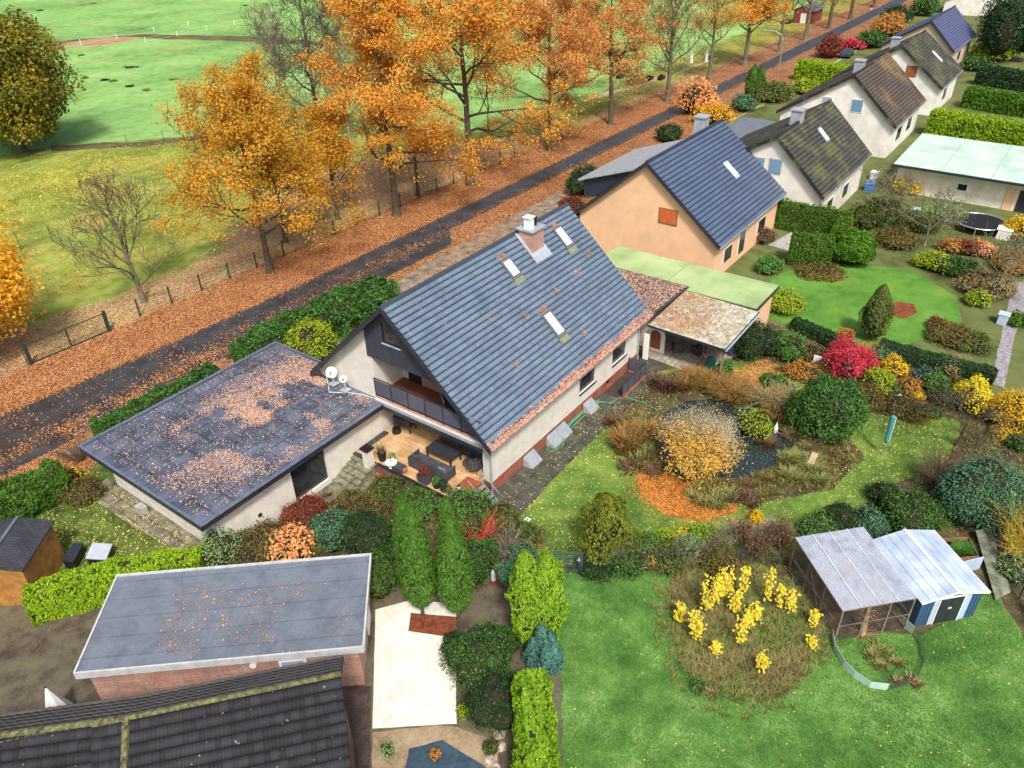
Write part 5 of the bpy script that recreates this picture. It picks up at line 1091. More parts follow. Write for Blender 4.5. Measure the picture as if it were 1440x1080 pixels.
# ================================================================== shrubs and hedges
def S(px, py, wpx, k, m, label, cat='shrub', name='shrub', n=None, ls=None, seed=None, group=None, asp=1.0, **kw):
    """leafy shrub whose middle is seen at px, py and which is wpx photo pixels wide; k = height / width"""
    p = at(px, py, 0); s = mpp(p); w = wpx*s; h = w*k; p = at(px, py, h*.42); s = mpp(p); r = wpx*s/2; h = 2*r*k; py = py
    d = math.sqrt(s*1093); ls = ls or max(.07, min(.40, s*3.0)); area = 4*r*r+4*r*h
    n = n or int(min(16000, max(400, area/(ls*ls)*3.6)))
    seed = seed or (int(px)*7+int(py))
    o = shrub_obj(name, r, r*asp, h, m, n, ls, seed, **kw); o.location = (float(p[0]), float(p[1]), 0)
    return tag(o, label, cat, group)
def C(px, py, pytop, rpx, m, label, name='conifer', cat='conifer', n=5200, ls=.12, group=None, base=.3, **kw):
    """columnar tree: foot at px, py, tip at height of pixel row pytop, rpx half width"""
    b = at(px, py, 0); best = min((abs(540-F_PX*float((np.array([b[0], b[1], h])-CAM)@CU)/float((np.array([b[0], b[1], h])-CAM)@_f)-pytop), h) for h in np.arange(.3, 20, .05))[1]
    t = empty(name, (float(b[0]), float(b[1]), 0), label, cat, 0, group); column_obj('foliage', rpx*mpp(b), best, m, n, ls, int(px+py), base=base, parent=t, **kw)
    tr = MB(); tr.tube([(0, 0, 0), (0, 0, best*.6)], [.09, .03], 7); tr.build('trunk', M_BARK, t); return t
def Hd(pts, z, w, h, m, label, n=9000, ls=.12, seed=1, name='hedge', base=0.0, **kw):
    L = [at2(x, y, z) for x, y in pts]; c = L[0]; o = hedge_obj(name, [(x-c[0], y-c[1]) for x, y in L], w, h, m, n, ls, seed, base=base, **kw); o.location = (c[0], c[1], 0); return tag(o, label, 'hedge')

# along the street side of the house
Hd([(345, 497), (405, 468), (450, 440), (500, 418), (545, 408)], 1.6, 3.4, 2.3, L_LAUREL, 'long bulky laurel hedge between the street and the house', 17000, .24, 2, amp=.32, round_=.6)
Hd([(138, 603), (200, 572), (255, 545), (300, 520)], 1.3, 1.6, 1.7, L_LAUREL, 'low laurel hedge along the street side of the flat roof', 8000, .2, 3, amp=.25, round_=.5)
S(437, 482, 74, .85, L_YGREEN, 'round yellow green shrub behind the far corner of the flat roof')
S(545, 408, 34, .8, L_GREEN, 'small fresh green shrub at the right end of the laurel hedge')
S(822, 253, 62, .7, L_DKG, 'dark low evergreen beside the street left of the peach house', asp=.8)
S(800, 290, 50, .5, L_BERB, 'rust red low shrub in front of the peach house gable', asp=.8)
S(940, 187, 40, .6, L_DKG, 'dark green shrub behind the peach house dormer')
bare_shrub('shrub', at(112, 648), 1.6, 1.9, M_TWIGB, 'leafless twiggy shrub at the street corner of the flat roof', n=46, seed=4)
bare_shrub('shrub', at(330, 505), 1.0, 1.3, M_TWIGB, 'leafless brown shrub at the left end of the laurel hedge', n=30, seed=5)
Hd([(-30, 735), (12, 706), (45, 685), (78, 662)], 1.2, 1.9, 1.9, L_THUJA, 'thick green conifer hedge at the left edge beside the street', 9000, .18, 5, amp=.3, round_=.5, axis='up')
S(100, 668, 22, .8, L_YELO, 'small yellow shrub beside the left conifer hedge')
S(118, 690, 60, .4, L_MIX, 'low brown undergrowth below the left corner of the flat roof')
# south of the annex
S(308, 768, 62, .95, L_SAGE, 'pale sage green shrub at the front corner of the annex', lumps=14, amp=.4)
S(428, 722, 62, .62, L_BERB, 'low red brown shrub in front of the sliding door wall', axis='up')
S(405, 768, 74, .62, L_CORAL, 'coral and orange azalea behind the pale garage roof', lumps=16, amp=.55, core=.55, n=1900, ls=.17)
S(362, 765, 84, .5, L_MIX, 'brown faded shrub left of the coral azalea', amp=.4)
S(468, 748, 70, .7, L_SEAG, 'sea green spreading conifer right of the coral azalea', lumps=14, amp=.4)
S(515, 752, 74, .7, L_DKG, 'dark bluish evergreen shrub in front of the four cypresses', lumps=12, amp=.35)
S(500, 712, 70, .35, L_MIX, 'low brown planting at the foot of the mossy steps', amp=.4)
S(545, 690, 60, .4, L_OLIVEG, 'low olive planting under the terrace edge', amp=.4)
S(590, 706, 66, .45, L_GREEN, 'green ground shrubs under the terrace flower boxes', amp=.4)
S(560, 725, 60, .3, L_MIX, 'low brown perennials behind the cypresses', amp=.4)
S(548, 748, 28, 1.2, L_LIME, 'yellow lime shrub left of the cypresses')
S(538, 808, 66, .8, L_THUJA, 'dark green shrub between the garage roof and the cypresses')
S(552, 780, 50, .8, L_LAUREL, 'glossy green shrub behind the right end of the garage')
# the four cypresses
CG = 'the four tall cypresses at the mulch bed'
C(582, 842, 693, 18, L_THUJA, 'rear left of the four tall cypresses', 'cypress', 'cypress', 9500, .15, CG, .5, wob=.06)
C(595, 866, 707, 24, L_THUJA, 'front left of the four tall cypresses, the widest', 'cypress', 'cypress', 11000, .15, CG, .7, wob=.05)
C(640, 848, 699, 17, L_THUJA, 'rear right of the four tall cypresses', 'cypress', 'cypress', 9000, .15, CG, .5, wob=.06)
C(645, 872, 722, 24, L_THUJA, 'front right of the four tall cypresses', 'cypress', 'cypress', 11000, .15, CG, .7, wob=.05)
S(655, 722, 70, .8, L_GREEN, 'fresh green shrub behind the right cypresses under the terrace corner', lumps=12, amp=.35)
S(705, 732, 52, .75, L_OLIVEG, 'rounded olive brown shrub beside the metal stairs')
S(668, 788, 62, .95, L_LAUREL, 'dark green clipped shrub right of the cypresses')
S(690, 770, 34, .9, L_THUJA, 'small dark green conifer behind the clipped shrub')
bare_shrub('dogwood', at(672, 765), 1.5, 1.5, M_TWIGR, 'shrub of bright red bare stems right of the cypresses', n=50, seed=6, w=.025)
bare_shrub('shrub', at(715, 780), 1.3, 1.6, M_BARKL, 'leafless grey brown shrub behind the small standard conifer', n=46, seed=7)
bare_shrub('shrub', at(700, 762), .9, 1.3, M_TWIGB, 'leafless brown shrub below the olive brown rounded shrub', n=30, seed=8)
t = empty('standard_conifer', (*at2(720, 838), 0), 'small round green conifer on a thin bare stem', 'conifer'); m = MB(); m.tube([(0, 0, 0), (.03, 0, 1.5)], .035, 6); m.build('trunk', M_BARKL, t); shrub_obj('crown', .62, .62, .95, L_SEAG, 3500, .09, 77, parent=t, base=1.15, amp=.35)
S(742, 752, 40, .9, L_OLIVEG, 'loose yellow green shrub beside the garden lamp', lumps=14, amp=.5, core=.5)
S(738, 777, 40, .8, L_SEAG, 'low green conifer behind the bright conifer columns')
bare_shrub('shrub', at(752, 772), .7, 1.0, M_TWIGB, 'small shrub with dry orange twigs by the lawn edge', n=22, seed=9, leafm=L_ORB, nleaf=260)
LG_ = 'bright conifers on the boundary'
C(741, 905, 776, 20, L_LIME, 'left of the two bright lime conifers below the garden gate', 'conifer', 'conifer', 6000, .16, LG_, .1, wob=.2, blunt=True)
C(769, 902, 780, 23, L_LIME, 'right of the two bright lime conifers below the garden gate', 'conifer', 'conifer', 7000, .16, LG_, .1, wob=.2, blunt=True)
t = empty('juniper', (*at2(762, 936), 0), 'teal blue juniper between the lime conifers and the lime hedge', 'juniper')
for i, (dx, dy, r, h) in enumerate(((0, 0, .42, 2.6), (.35, -.2, .42, 2.0), (-.25, -.35, .38, 1.9), (.1, -.55, .4, 1.7), (-.3, .25, .35, 1.9))):
    o = column_obj('spray', r, h, L_BLUEG, 2200, .12, 60+i, base=.05, parent=t, wob=.2); o.location = (dx, dy, 0)
Hd([(748, 962), (752, 1010), (756, 1060), (760, 1150)], 1.6, 1.55, 2.4, L_LIME, 'long bright lime conifer hedge at the bottom edge beside the lawn', 20000, .17, 8, amp=.28, round_=.5, axis='up')
# neighbour's planting bottom
S(672, 925, 90, .75, L_LAUREL, 'large dark evergreen beside the pale patio', lumps=14, amp=.3)
S(695, 985, 84, .7, L_DKG, 'dark evergreen at the lower right corner of the pale patio', lumps=14, amp=.3)
S(640, 905, 40, .6, L_DKG, 'dark low evergreen at the edge of the mulch bed')
S(705, 900, 50, .8, L_LAUREL, 'dark green shrub beside the bright conifer columns')
S(655, 1000, 26, .9, L_YGREEN, 'small yellow green shrub at the corner of the pale patio')
S(690, 1050, 24, .8, L_OLIVEG, 'small green shrub beside the stones')
S(612, 1060, 16, .8, L_ORB, 'orange brown plant in the dark garden pond', 'plant', 'plant')
S(545, 1055, 20, .7, L_SAGE, 'grey green plant left of the dark garden pond', 'plant', 'plant')
S(716, 1000, 30, 1.3, L_DKG, 'dark ivy clad shrub at the foot of the lime hedge')
Hd([(40, 838), (120, 815), (200, 800), (280, 788)], 1.3, 1.5, 1.7, L_HEDGEY, 'bright yellow green clipped hedge behind the pale garage roof', 20000, .14, 9, amp=.12, round_=.35, axis='up')
# conifer on the lawn and plants by the lower fence
t = empty('larch', (*at2(850, 778), 0), 'feathery yellow green young conifer on the lawn above the fence', 'conifer')
column_obj('foliage', 1.35, 3.9, GL('yellowing larch needles', [(.07,.10,.012),(.16,.20,.02),(.34,.33,.03)], 1.4), 7000, .15, 71, base=.02, parent=t, wob=.22, core=.55); m = MB(); m.tube([(0, 0, 0), (0, 0, 3.4)], [.06, .015], 6); m.build('trunk', M_BARK, t)
row = [(838, 795, 50, .5, L_DKG, 'dark low shrub right of the garden gate'), (880, 790, 56, .6, L_LAUREL, 'green shrub behind the lying branches'), (905, 765, 50, .6, L_GREEN, 'light green shrub on the fence above the branches'),
 (940, 782, 56, .6, L_OLIVEG, 'olive shrub in the middle of the lower fence'), (975, 770, 50, .6, L_SAGE, 'grey green shrub on the fence left of the dark stalks'), (935, 757, 36, .6, L_YGREEN, 'yellow green shrub just below the circle of leaves'),
 (990, 752, 40, .6, L_LIME, 'lime green plant at the left of the brick paving'), (1008, 790, 60, .5, L_MIX, 'brown tangled undergrowth by the fence left of the yellow stems'), (915, 788, 26, .8, L_YEL, 'small yellow leaved shrub by the lying branches'), (958, 752, 24, .7, L_YEL, 'small yellow leaved shrub above the olive shrub')]
for r_ in row: S(r_[0], r_[1], r_[2], r_[3], r_[4], r_[5], lumps=14, amp=.5, core=.6)
for i, (x, y) in enumerate(((865, 800), (900, 800), (955, 800), (985, 790), (1020, 775))):
    bare_shrub('shrub', at(x, y), 1.2, 1.4, (M_BARKL, M_TWIGB)[i % 2], ('leafless grey tangle at the fence beside the gate', 'leafless brown tangle above the lying branches', 'leafless grey tangle right of the lying branches', 'leafless brown shrub in the lower fence', 'leafless grey shrub below the brick paving')[i], n=30, seed=40+i, leafm=L_OLIVEG, nleaf=350)
def tall(px, py, r, h, m, lab, n=40, seed=1, lm=L_BRN, nl=900): return bare_shrub('perennial', at(px, py), r, h, m, lab, 'perennial', seed, n, None, lm, nl, .09, .02, .6)
tall(1062, 790, 1.0, 1.9, M_TWIGB, 'left clump of tall dark brown stalks behind the yellow stems', seed=51)
tall(1095, 775, 1.1, 1.9, M_TWIGB, 'right clump of tall dark brown stalks beside the corrugated run', seed=52)
tall(1040, 765, .7, 1.4, M_TWIGB, 'dark stalks in front of the brick paving', seed=53)
S(1062, 728, 18, 1.2, L_YELO, 'small yellow orange shrub at the corner of the brick paving', core=.4, amp=.5)

# around the pond
t = empty('willow', (*at2(978, 655), 0), 'wide twiggy willow shrub with yellow and orange leaves over the pond', 'willow')
rng = np.random.default_rng(91); mb = MB(); tips = []
for i in range(110):
    a = rng.uniform(0, 2*PI); q = rng.random()**.5; e = np.array([math.cos(a)*2.25*q, math.sin(a)*2.25*q, 2.9*math.sqrt(max(.05, 1-.8*q*q))*rng.uniform(.85, 1.1)]); md = e*np.array([.5, .5, .62])+rng.normal(0, .1, 3)
    mb.tube([(0, 0, 0), tuple(md), tuple(e)], [.03, .018, .007], 3, False)
    for j in range(9):
        s_ = md+(e-md)*rng.random(); f_ = s_+(e-md)*.35+rng.normal(0, .28, 3); f_[2] = max(.1, f_[2]); mb.tube([tuple(s_), tuple(f_)], [.008, .005], 3, False); tips.append(f_)
mb.build('stems', mat_plain('pale willow twigs', (.44,.38,.26), .8, var=.15, bump=0), t); T = np.array(tips)
k = rng.integers(0, len(T), 15000); P = T[k]+rng.normal(0, .2, (15000, 3)); P = P[P[:, 2] > .45]; far_ = (P[:, 0]*.8+P[:, 1]*.1+(P[:, 2]-1.6)*.9+rng.normal(0, .7, len(P))) > .2; V, F = leaf_arrays(P[far_], unit(P[far_])+[0, 0, .6], .09, rng, .45, .8); np_mesh('dry_leaves', V, F, GL('pale dry willow leaves', [(.34,.28,.14),(.50,.43,.26),(.60,.54,.36)], 1.5), t); P = P[~far_]
V, F = leaf_arrays(P, unit(P)+[0, 0, .6], .13, rng, .55, .8); np_mesh('leaves', V, F, L_WILLOW, t)
S(1163, 578, 98, .82, L_LAUREL, 'big round dark green shrub right of the pond', lumps=16, amp=.16, n=9000, ls=.14)
S(1065, 598, 44, .8, L_YGREEN, 'yellow green shrub on the pond edge between reeds and willow', lumps=14, amp=.45)
S(1052, 583, 26, .8, L_SAGE, 'small pale green shrub among the reeds')
S(1088, 535, 36, .4, L_GREEN, 'low green cushion behind the reeds')
def reeds_(*a, **k): pass
def reeds(px, py, wpx, n, h, m, lab, seed, spread=.3, lean=.6, name='reeds', cat='reeds', asp=1.0):
    n = int(n*.5); h *= .68; p = at(px, py); r = wpx*mpp(p)/2; rng = np.random.default_rng(seed); k = max(3, int(r*r*7)); a = rng.uniform(0, 2*PI, k); q = np.sqrt(rng.random(k))*r
    o = blades_obj(name, np.stack([np.cos(a)*q, np.sin(a)*q*asp], 1), n, h, m, seed, spread, lean, .045); o.location = (float(p[0]), float(p[1]), .02); return tag(o, lab, cat)
reeds(890, 622, 58, 3600, 1.5, L_REED, 'brown and green reed clump at the left end of the pond', 1, .4, .6)
reeds(895, 632, 56, 1500, .7, L_WILD, 'low green grass clump below the left reed clump', 2, .5, .6)
reeds(868, 600, 30, 900, .9, L_BRN, 'dark brown dead stalks at the outer left side of the pond', 12, .4, .6)
reeds(935, 547, 36, 2000, 1.3, L_BRN, 'dark brown reeds nearest the patio corner', 3, .4, .5)
reeds(968, 541, 34, 2300, 1.4, L_REED, 'rusty reeds behind the dark pond water', 4, .4, .7)
reeds(1002, 544, 36, 2600, 1.5, L_REED, 'tall rusty reeds in the middle of the back pond edge', 5, .45, .8)
reeds(1036, 556, 38, 2600, 1.6, L_REED, 'arching rusty reeds left of the yellow green shrub', 6, .45, .9)
reeds(1090, 572, 44, 3200, 1.7, L_TAN, 'straw coloured arching grass left of the big round shrub', 7, .5, .9)
reeds(1103, 586, 26, 1500, 1.4, L_REED, 'rusty grass in front of the big round shrub', 8, .45, .9)
reeds(1132, 618, 44, 2200, .7, L_TAN, 'pale dry grass on the right bank of the pond', 9, .4, .7)
reeds(1128, 662, 60, 3200, .8, L_WILD, 'green and brown grass at the lower right of the pond', 10, .4, .7)
reeds(1160, 630, 80, 600, .4, L_BRN, 'low brown planting below the big round shrub', 11, .4, .6)
reeds(1068, 625, 30, 900, .6, L_BRN, 'dark brown plants between the two pond openings', 13, .4, .6)
reeds(1000, 697, 60, 1500, .6, L_WILD, 'grass and twigs at the foot of the willow', 14, .5, .6)
reeds(900, 655, 60, 1400, .5, L_BRN, 'brown ground plants below the left reeds', 15, .5, .6)
reeds(1050, 697, 46, 1200, .6, L_BRN, 'brown stalks at the lower pond edge beside the lawn', 16, .4, .6)
S(948, 655, 30, .5, L_DKG, 'low dark evergreen between the reeds and the willow')
S(1170, 607, 20, .5, L_GREEN, 'small green plant on the right pond bank')
# back border
bk = [(1060, 478, 66, .85, L_DKG, 'dark green shrub at the corner of the patio canopy'), (1110, 487, 46, .9, L_GREEN, 'fresh green shrub right of the dark green one behind the patio'), (1020, 518, 24, 1.1, L_GREEN, 'fresh green shrub beside the green bag'),
 (1143, 497, 36, .7, L_MIX, 'brown thin shrub left of the red shrub'), (1128, 520, 46, .5, L_ORB, 'low rust brown shrub in the back border'), (1160, 520, 40, .6, L_OLIVEG, 'olive shrub in front of the red shrub'),
 (1196, 508, 70, .85, L_RED, 'large magenta red shrub in the back border'), (1238, 537, 46, .75, L_YGREEN, 'yellow shrub right of the magenta shrub'), (1258, 515, 34, .8, L_YELO, 'dull yellow shrub behind the yellow one'),
 (1220, 552, 40, .5, L_MIX, 'low mixed planting below the magenta shrub'), (1255, 548, 34, .6, L_OLIVEG, 'small olive shrub right of the yellow one'), (1278, 543, 34, .7, L_ORB, 'orange brown shrub left of the dark teal juniper'),
 (1300, 528, 26, .9, L_BLUEG, 'dark teal conifer at the green mesh fence'), (1316, 538, 32, .9, L_GREEN, 'light green conifer at the green mesh fence'), (1330, 556, 40, .8, L_LAUREL, 'dark green shrub left of the yellow ball'),
 (1345, 540, 30, .7, L_MIX, 'brown shrub behind the yellow ball'), (1369, 558, 54, .95, L_YEL, 'bright yellow ball shaped shrub'), (1290, 558, 18, .7, L_YELO, 'small amber shrub in the brown bed'), (1280, 572, 60, .3, L_MIX, 'low brown bed planting along the lawn'),
 (1425, 578, 70, .8, L_YELO, 'large amber yellow shrub at the right edge'), (1415, 608, 40, .4, L_YELO, 'low yellow shrub under the amber one'), (1405, 582, 26, .7, L_GREEN, 'small light green shrub between the two yellow ones'),
 (1432, 622, 30, .8, L_LAUREL, 'dark green shrub at the right edge below the amber one'), (1312, 580, 24, .6, L_GREEN, 'small green clump at the edge of the lawn')]
for r_ in bk: S(r_[0], r_[1], r_[2], r_[3], r_[4], r_[5], lumps=13, amp=.35, core=(.5 if r_[4] in (L_RED,) else .72))
bare_shrub('shrub', at(1196, 525), 1.9, 2.3, M_TWIGR, 'reddish stems showing under the magenta shrub', n=30, seed=61)
tree('apple_tree', at(1345, 628), 2.6, 2.7, .10, M_BARK, L_ORB, 160, .1, 'low spreading bare fruit tree at the end of the lawn', 'tree', seed=62, bole=.3, nl1=8, lv=3, up=.35)
rt = [(1388, 690, 116, .75, L_SEAG, 'large sea green spreading conifer at the right', .35), (1352, 712, 60, .7, L_DKG, 'dark evergreen left of the large sea green conifer', .3), (1245, 695, 46, .7, L_DKG, 'dark shrub at the corner of the lawn', .25), (1283, 722, 78, .75, L_LAUREL, 'green leafy shrub behind the metal shed', .35),
 (1225, 733, 56, .6, L_SEAG, 'rounded sea green conifer above the corrugated run', .2), (1150, 742, 50, .6, L_GREEN, 'light green shrub left of the corrugated roof', .35), (1430, 800, 50, .7, L_SAGE, 'pale green shrub at the right edge below the yellow twigs', .3), (1420, 715, 50, .8, L_LAUREL, 'green shrub at the right edge under the conifer', .3)]
for r_ in rt: S(r_[0], r_[1], r_[2], r_[3], r_[4], r_[5], lumps=15, amp=r_[6])
S(1183, 727, 54, .62, L_DKG, 'low dark spiky conifer above the corrugated roof', axis='up', amp=.3)
bare_shrub('shrub', at(1318, 690), 1.8, 2.3, M_TWIGB, 'rounded leafless brown shrub left of the large conifer', n=120, seed=63, w=.015, out=.7)
bare_shrub('shrub', at(1442, 790), 2.2, 2.8, mat_plain('yellow twigs', (.55,.42,.06), .7, bump=0), 'shrub of yellow twigs at the right edge', n=110, seed=64, w=.02, leafm=L_YELO, nleaf=900)
# wild patch with the yellow stems on the back lawn
wp_ = W((960,800),(1010,790),(1070,800),(1120,830),(1165,880),(1150,910),(1130,935),(1120,965),(1090,985),(1040,988),(985,975),(955,930),(940,880),(945,830))
sheet('rough_ground', wp_, .024, mat_grass('rough grass ground', [(.05,.07,.02),(.09,.16,.035),(.15,.21,.05),(.22,.23,.09)], .5, 1.6), 1.0, .5, seed=61)
def rank(name, poly, n, h, m, lab, seed, dens=None, lean=.8, w=.02, spread=.12):
    rng = np.random.default_rng(seed); P = np.array(poly); lo = P.min(0); hi = P.max(0); x = rng.uniform(lo[0], hi[0], 5000); y = rng.uniform(lo[1], hi[1], 5000); k = inpoly(x, y, poly)
    if dens is not None: k &= rng.random(5000) < dens(x, y)
    k = np.where(k)[0][:int(n/14)]; return tag(blades_obj(name, np.stack([x[k], y[k]], 1), n, h, m, seed, spread, lean, w, z0=.02), lab, 'grass', None, 'stuff')
rank('rank_grass', wp_, 12000, .34, L_WILD, 'rank green grass of the wild patch', 71)
rank('rank_grass', [(x+(x-2)*.0+(p_[0]-0)*0, y) for (x, y) in [(1.22*(q[0]-np.mean([w_[0] for w_ in wp_]))+np.mean([w_[0] for w_ in wp_]), 1.22*(q[1]-np.mean([w_[1] for w_ in wp_]))+np.mean([w_[1] for w_ in wp_])) for q in wp_]], 7000, .26, L_WILD, 'looser grass round the edge of the wild patch', 74)
rank('rank_grass', wp_, 3600, .42, L_TAN, 'straw coloured grass in the wild patch', 72, lambda x, y: np.clip(fnoise(x, y, .5)*5-2.2, 0, 1))
rank('rank_grass', wp_, 600, .4, L_BRN, 'dead stalks in the wild patch', 73, lambda x, y: np.clip(fnoise(x+9, y, .5)*5-2.4, 0, 1))
S(982, 965, 22, .6, L_GREEN, 'small green plant at the bottom left of the wild patch')
YG = 'tall stems with yellow leaves in the wild patch'
stems = [(978, 905, 30, 24, 'leftmost and largest'), (955, 880, 16, 10, 'low left'), (992, 870, 40, 22, 'second from left, tall'), (1012, 850, 40, 22, 'tall middle left'), (1042, 845, 38, 14, 'slender upright at the top'), (1030, 868, 20, 18, 'broad short middle'), (1076, 855, 34, 10, 'slim upright in the middle'), (1095, 862, 22, 8, 'short between the slim ones'), (1110, 868, 24, 9, 'slim right'), (1040, 915, 30, 14, 'lower middle'), (1048, 890, 22, 15, 'upper lower-middle'), (1025, 835, 12, 8, 'small high'), (1143, 885, 16, 6, 'greenish rightmost beside the run'), (1070, 950, 20, 6, 'lonely front'), (1006, 925, 10, 7, 'small front left'), (1141, 915, 6, 6, 'tiny green at the right'), (1062, 880, 14, 8, 'short middle right'), (1003, 855, 26, 14, 'inner left')]
for i, (x, y, hp, wp, lab) in enumerate(stems):
    b = at(x, y); s = mpp(b); h = hp*s*1.6+.35; t = empty('yellow_stem_plant', (float(b[0]), float(b[1]), 0), 'yellow leaved stem, '+lab+' of its patch', 'plant', 0, YG); rng = np.random.default_rng(200+i)
    m = MB(); P = []
    for j in range(max(2, wp//5)):
        a = rng.uniform(0, 2*PI); e = np.array([math.cos(a), math.sin(a), 0])*wp*s*.55*rng.random()+np.array([.1, .1, h*rng.uniform(.8, 1.1)]); m.tube([(0, 0, 0), tuple(e*.5+np.array([0, 0, .1])), tuple(e)], [.02, .014, .006], 4, False)
        for q in np.linspace(.3, 1.02, 26): 
            for _ in range(2): P.append(e*q+np.array([rng.normal(0, .10), rng.normal(0, .10), rng.normal(0, .03)]))
    m.build('stems', M_TWIGB, t); P = np.array(P); V, F = leaf_arrays(P, np.tile([-.5, -.4, .8], (len(P), 1)), .13, rng, .75, .4); np_mesh('leaves', V, F, GL('golden yellow knot leaves', [(.40,.48,.05),(.70,.56,.04),(.84,.68,.06),(.82,.48,.04)], 2, .3) if i == 0 else bpy.data.materials['golden yellow knot leaves'], t)
bb_ = W((1085,520),(1130,505),(1210,545),(1290,570),(1345,590),(1300,585),(1210,578),(1160,540)); rank('undergrowth', bb_, 2600, .3, L_MIX, 'mixed undergrowth of the back border', 75); rank('undergrowth', bb_, 1200, .35, L_OLIVEG, 'green undergrowth of the back border', 76)
rb_ = W((1340,600),(1440,600),(1440,830),(1390,760),(1330,740),(1200,745),(1190,735),(1260,690),(1330,660)); rank('undergrowth', rb_, 3600, .3, L_WILD, 'weedy undergrowth below the right hand conifers', 77)
fb2 = W((815,790),(900,775),(1000,755),(1110,745),(1120,790),(1000,800),(900,802),(820,802)); rank('undergrowth', fb2, 5200, .5, L_WILD, 'weedy undergrowth along the low mesh fence', 78); rank('undergrowth', fb2, 2200, .5, L_MIX, 'brown undergrowth along the low mesh fence', 79)
ab_ = W((290,775),(420,710),(480,690),(560,680),(650,720),(720,760),(740,830),(660,830),(520,800),(400,785)); rank('undergrowth', ab_, 4200, .35, L_MIX, 'mixed undergrowth between the annex and the cypresses', 80); rank('undergrowth', ab_, 2500, .3, L_WILD, 'green undergrowth between the annex and the cypresses', 81)
pb_ = W((870,600),(905,580),(925,640),(960,670),(1020,680),(1100,655),(1130,620),(1180,605),(1205,640),(1170,685),(1080,700),(1000,705),(930,665)); rank('undergrowth', pb_, 2600, .4, L_MIX, 'brown waterside plants round the pond', 82); rank('undergrowth', pb_, 1400, .4, L_WILD, 'green waterside plants round the pond', 83)
# neighbour's garden, upper right
Hd([(1098, 283), (1143, 292), (1192, 303)], 2.5, 1.1, 2.8, L_HEDGEG, 'back side of the square clipped hedge next to the peach house', 9000, .14, 12, amp=.05, round_=.15)
Hd([(1192, 303), (1178, 322)], 2.5, 1.1, 2.8, L_HEDGEG, 'right side of the square clipped hedge next to the peach house', 4000, .14, 13, amp=.05, round_=.15)
Hd([(1116, 330), (1172, 338)], 2.5, 1.3, 2.8, L_HEDGEG, 'front side of the square clipped hedge next to the peach house', 6500, .14, 14, amp=.05, round_=.15)
S(1200, 352, 56, .85, L_HEDGEG, 'large rounded clipped shrub at the corner of the square hedge', amp=.1, n=8000)
C(1224, 478, 400, 20, L_OLIVEG, 'narrow olive conifer on the neighbour lawn', 'conifer', 'conifer', 6000, .16)
Hd([(1240, 482), (1290, 497), (1345, 510), (1398, 526)], .8, 1.3, 1.0, L_DKG, 'low dark clipped hedge along the neighbour lawn', 9000, .14, 15, amp=.08)
Hd([(1118, 452), (1155, 468), (1190, 485)], .6, .9, .9, L_DKG, 'low dark hedge behind the light green shrub', 5000, .14, 16, amp=.1)
Hd([(1125, 90), (1165, 95), (1210, 100)], 2.2, 3.0, 2.8, L_HEDGEY, 'tall bright hedge beside the street behind the third house', 9000, .3, 17, amp=.05, round_=.15)
Hd([(1312, 163), (1370, 172), (1450, 186)], 2.2, 2.6, 3.0, L_HEDGEY, 'long bright clipped hedge behind the mint roof', 12000, .26, 18, amp=.05, round_=.15)
Hd([(1362, 128), (1450, 142)], 2, 2.4, 2.6, L_HEDGEG, 'green clipped hedge beyond the long bright one', 8000, .28, 19, amp=.06, round_=.15)
Hd([(1380, 98), (1450, 108)], 2, 2.4, 2.6, L_DKG, 'dark hedge beyond the green clipped one', 6000, .3, 20, amp=.06, round_=.15)
C(1055, 140, 90, 10, L_THUJA, 'left of the two dark pointed cypresses at the street', 'cypress', 'cypress', 5000, .22)
C(1065, 141, 92, 8, L_THUJA, 'right of the two dark pointed cypresses at the street', 'cypress', 'cypress', 4000, .22)
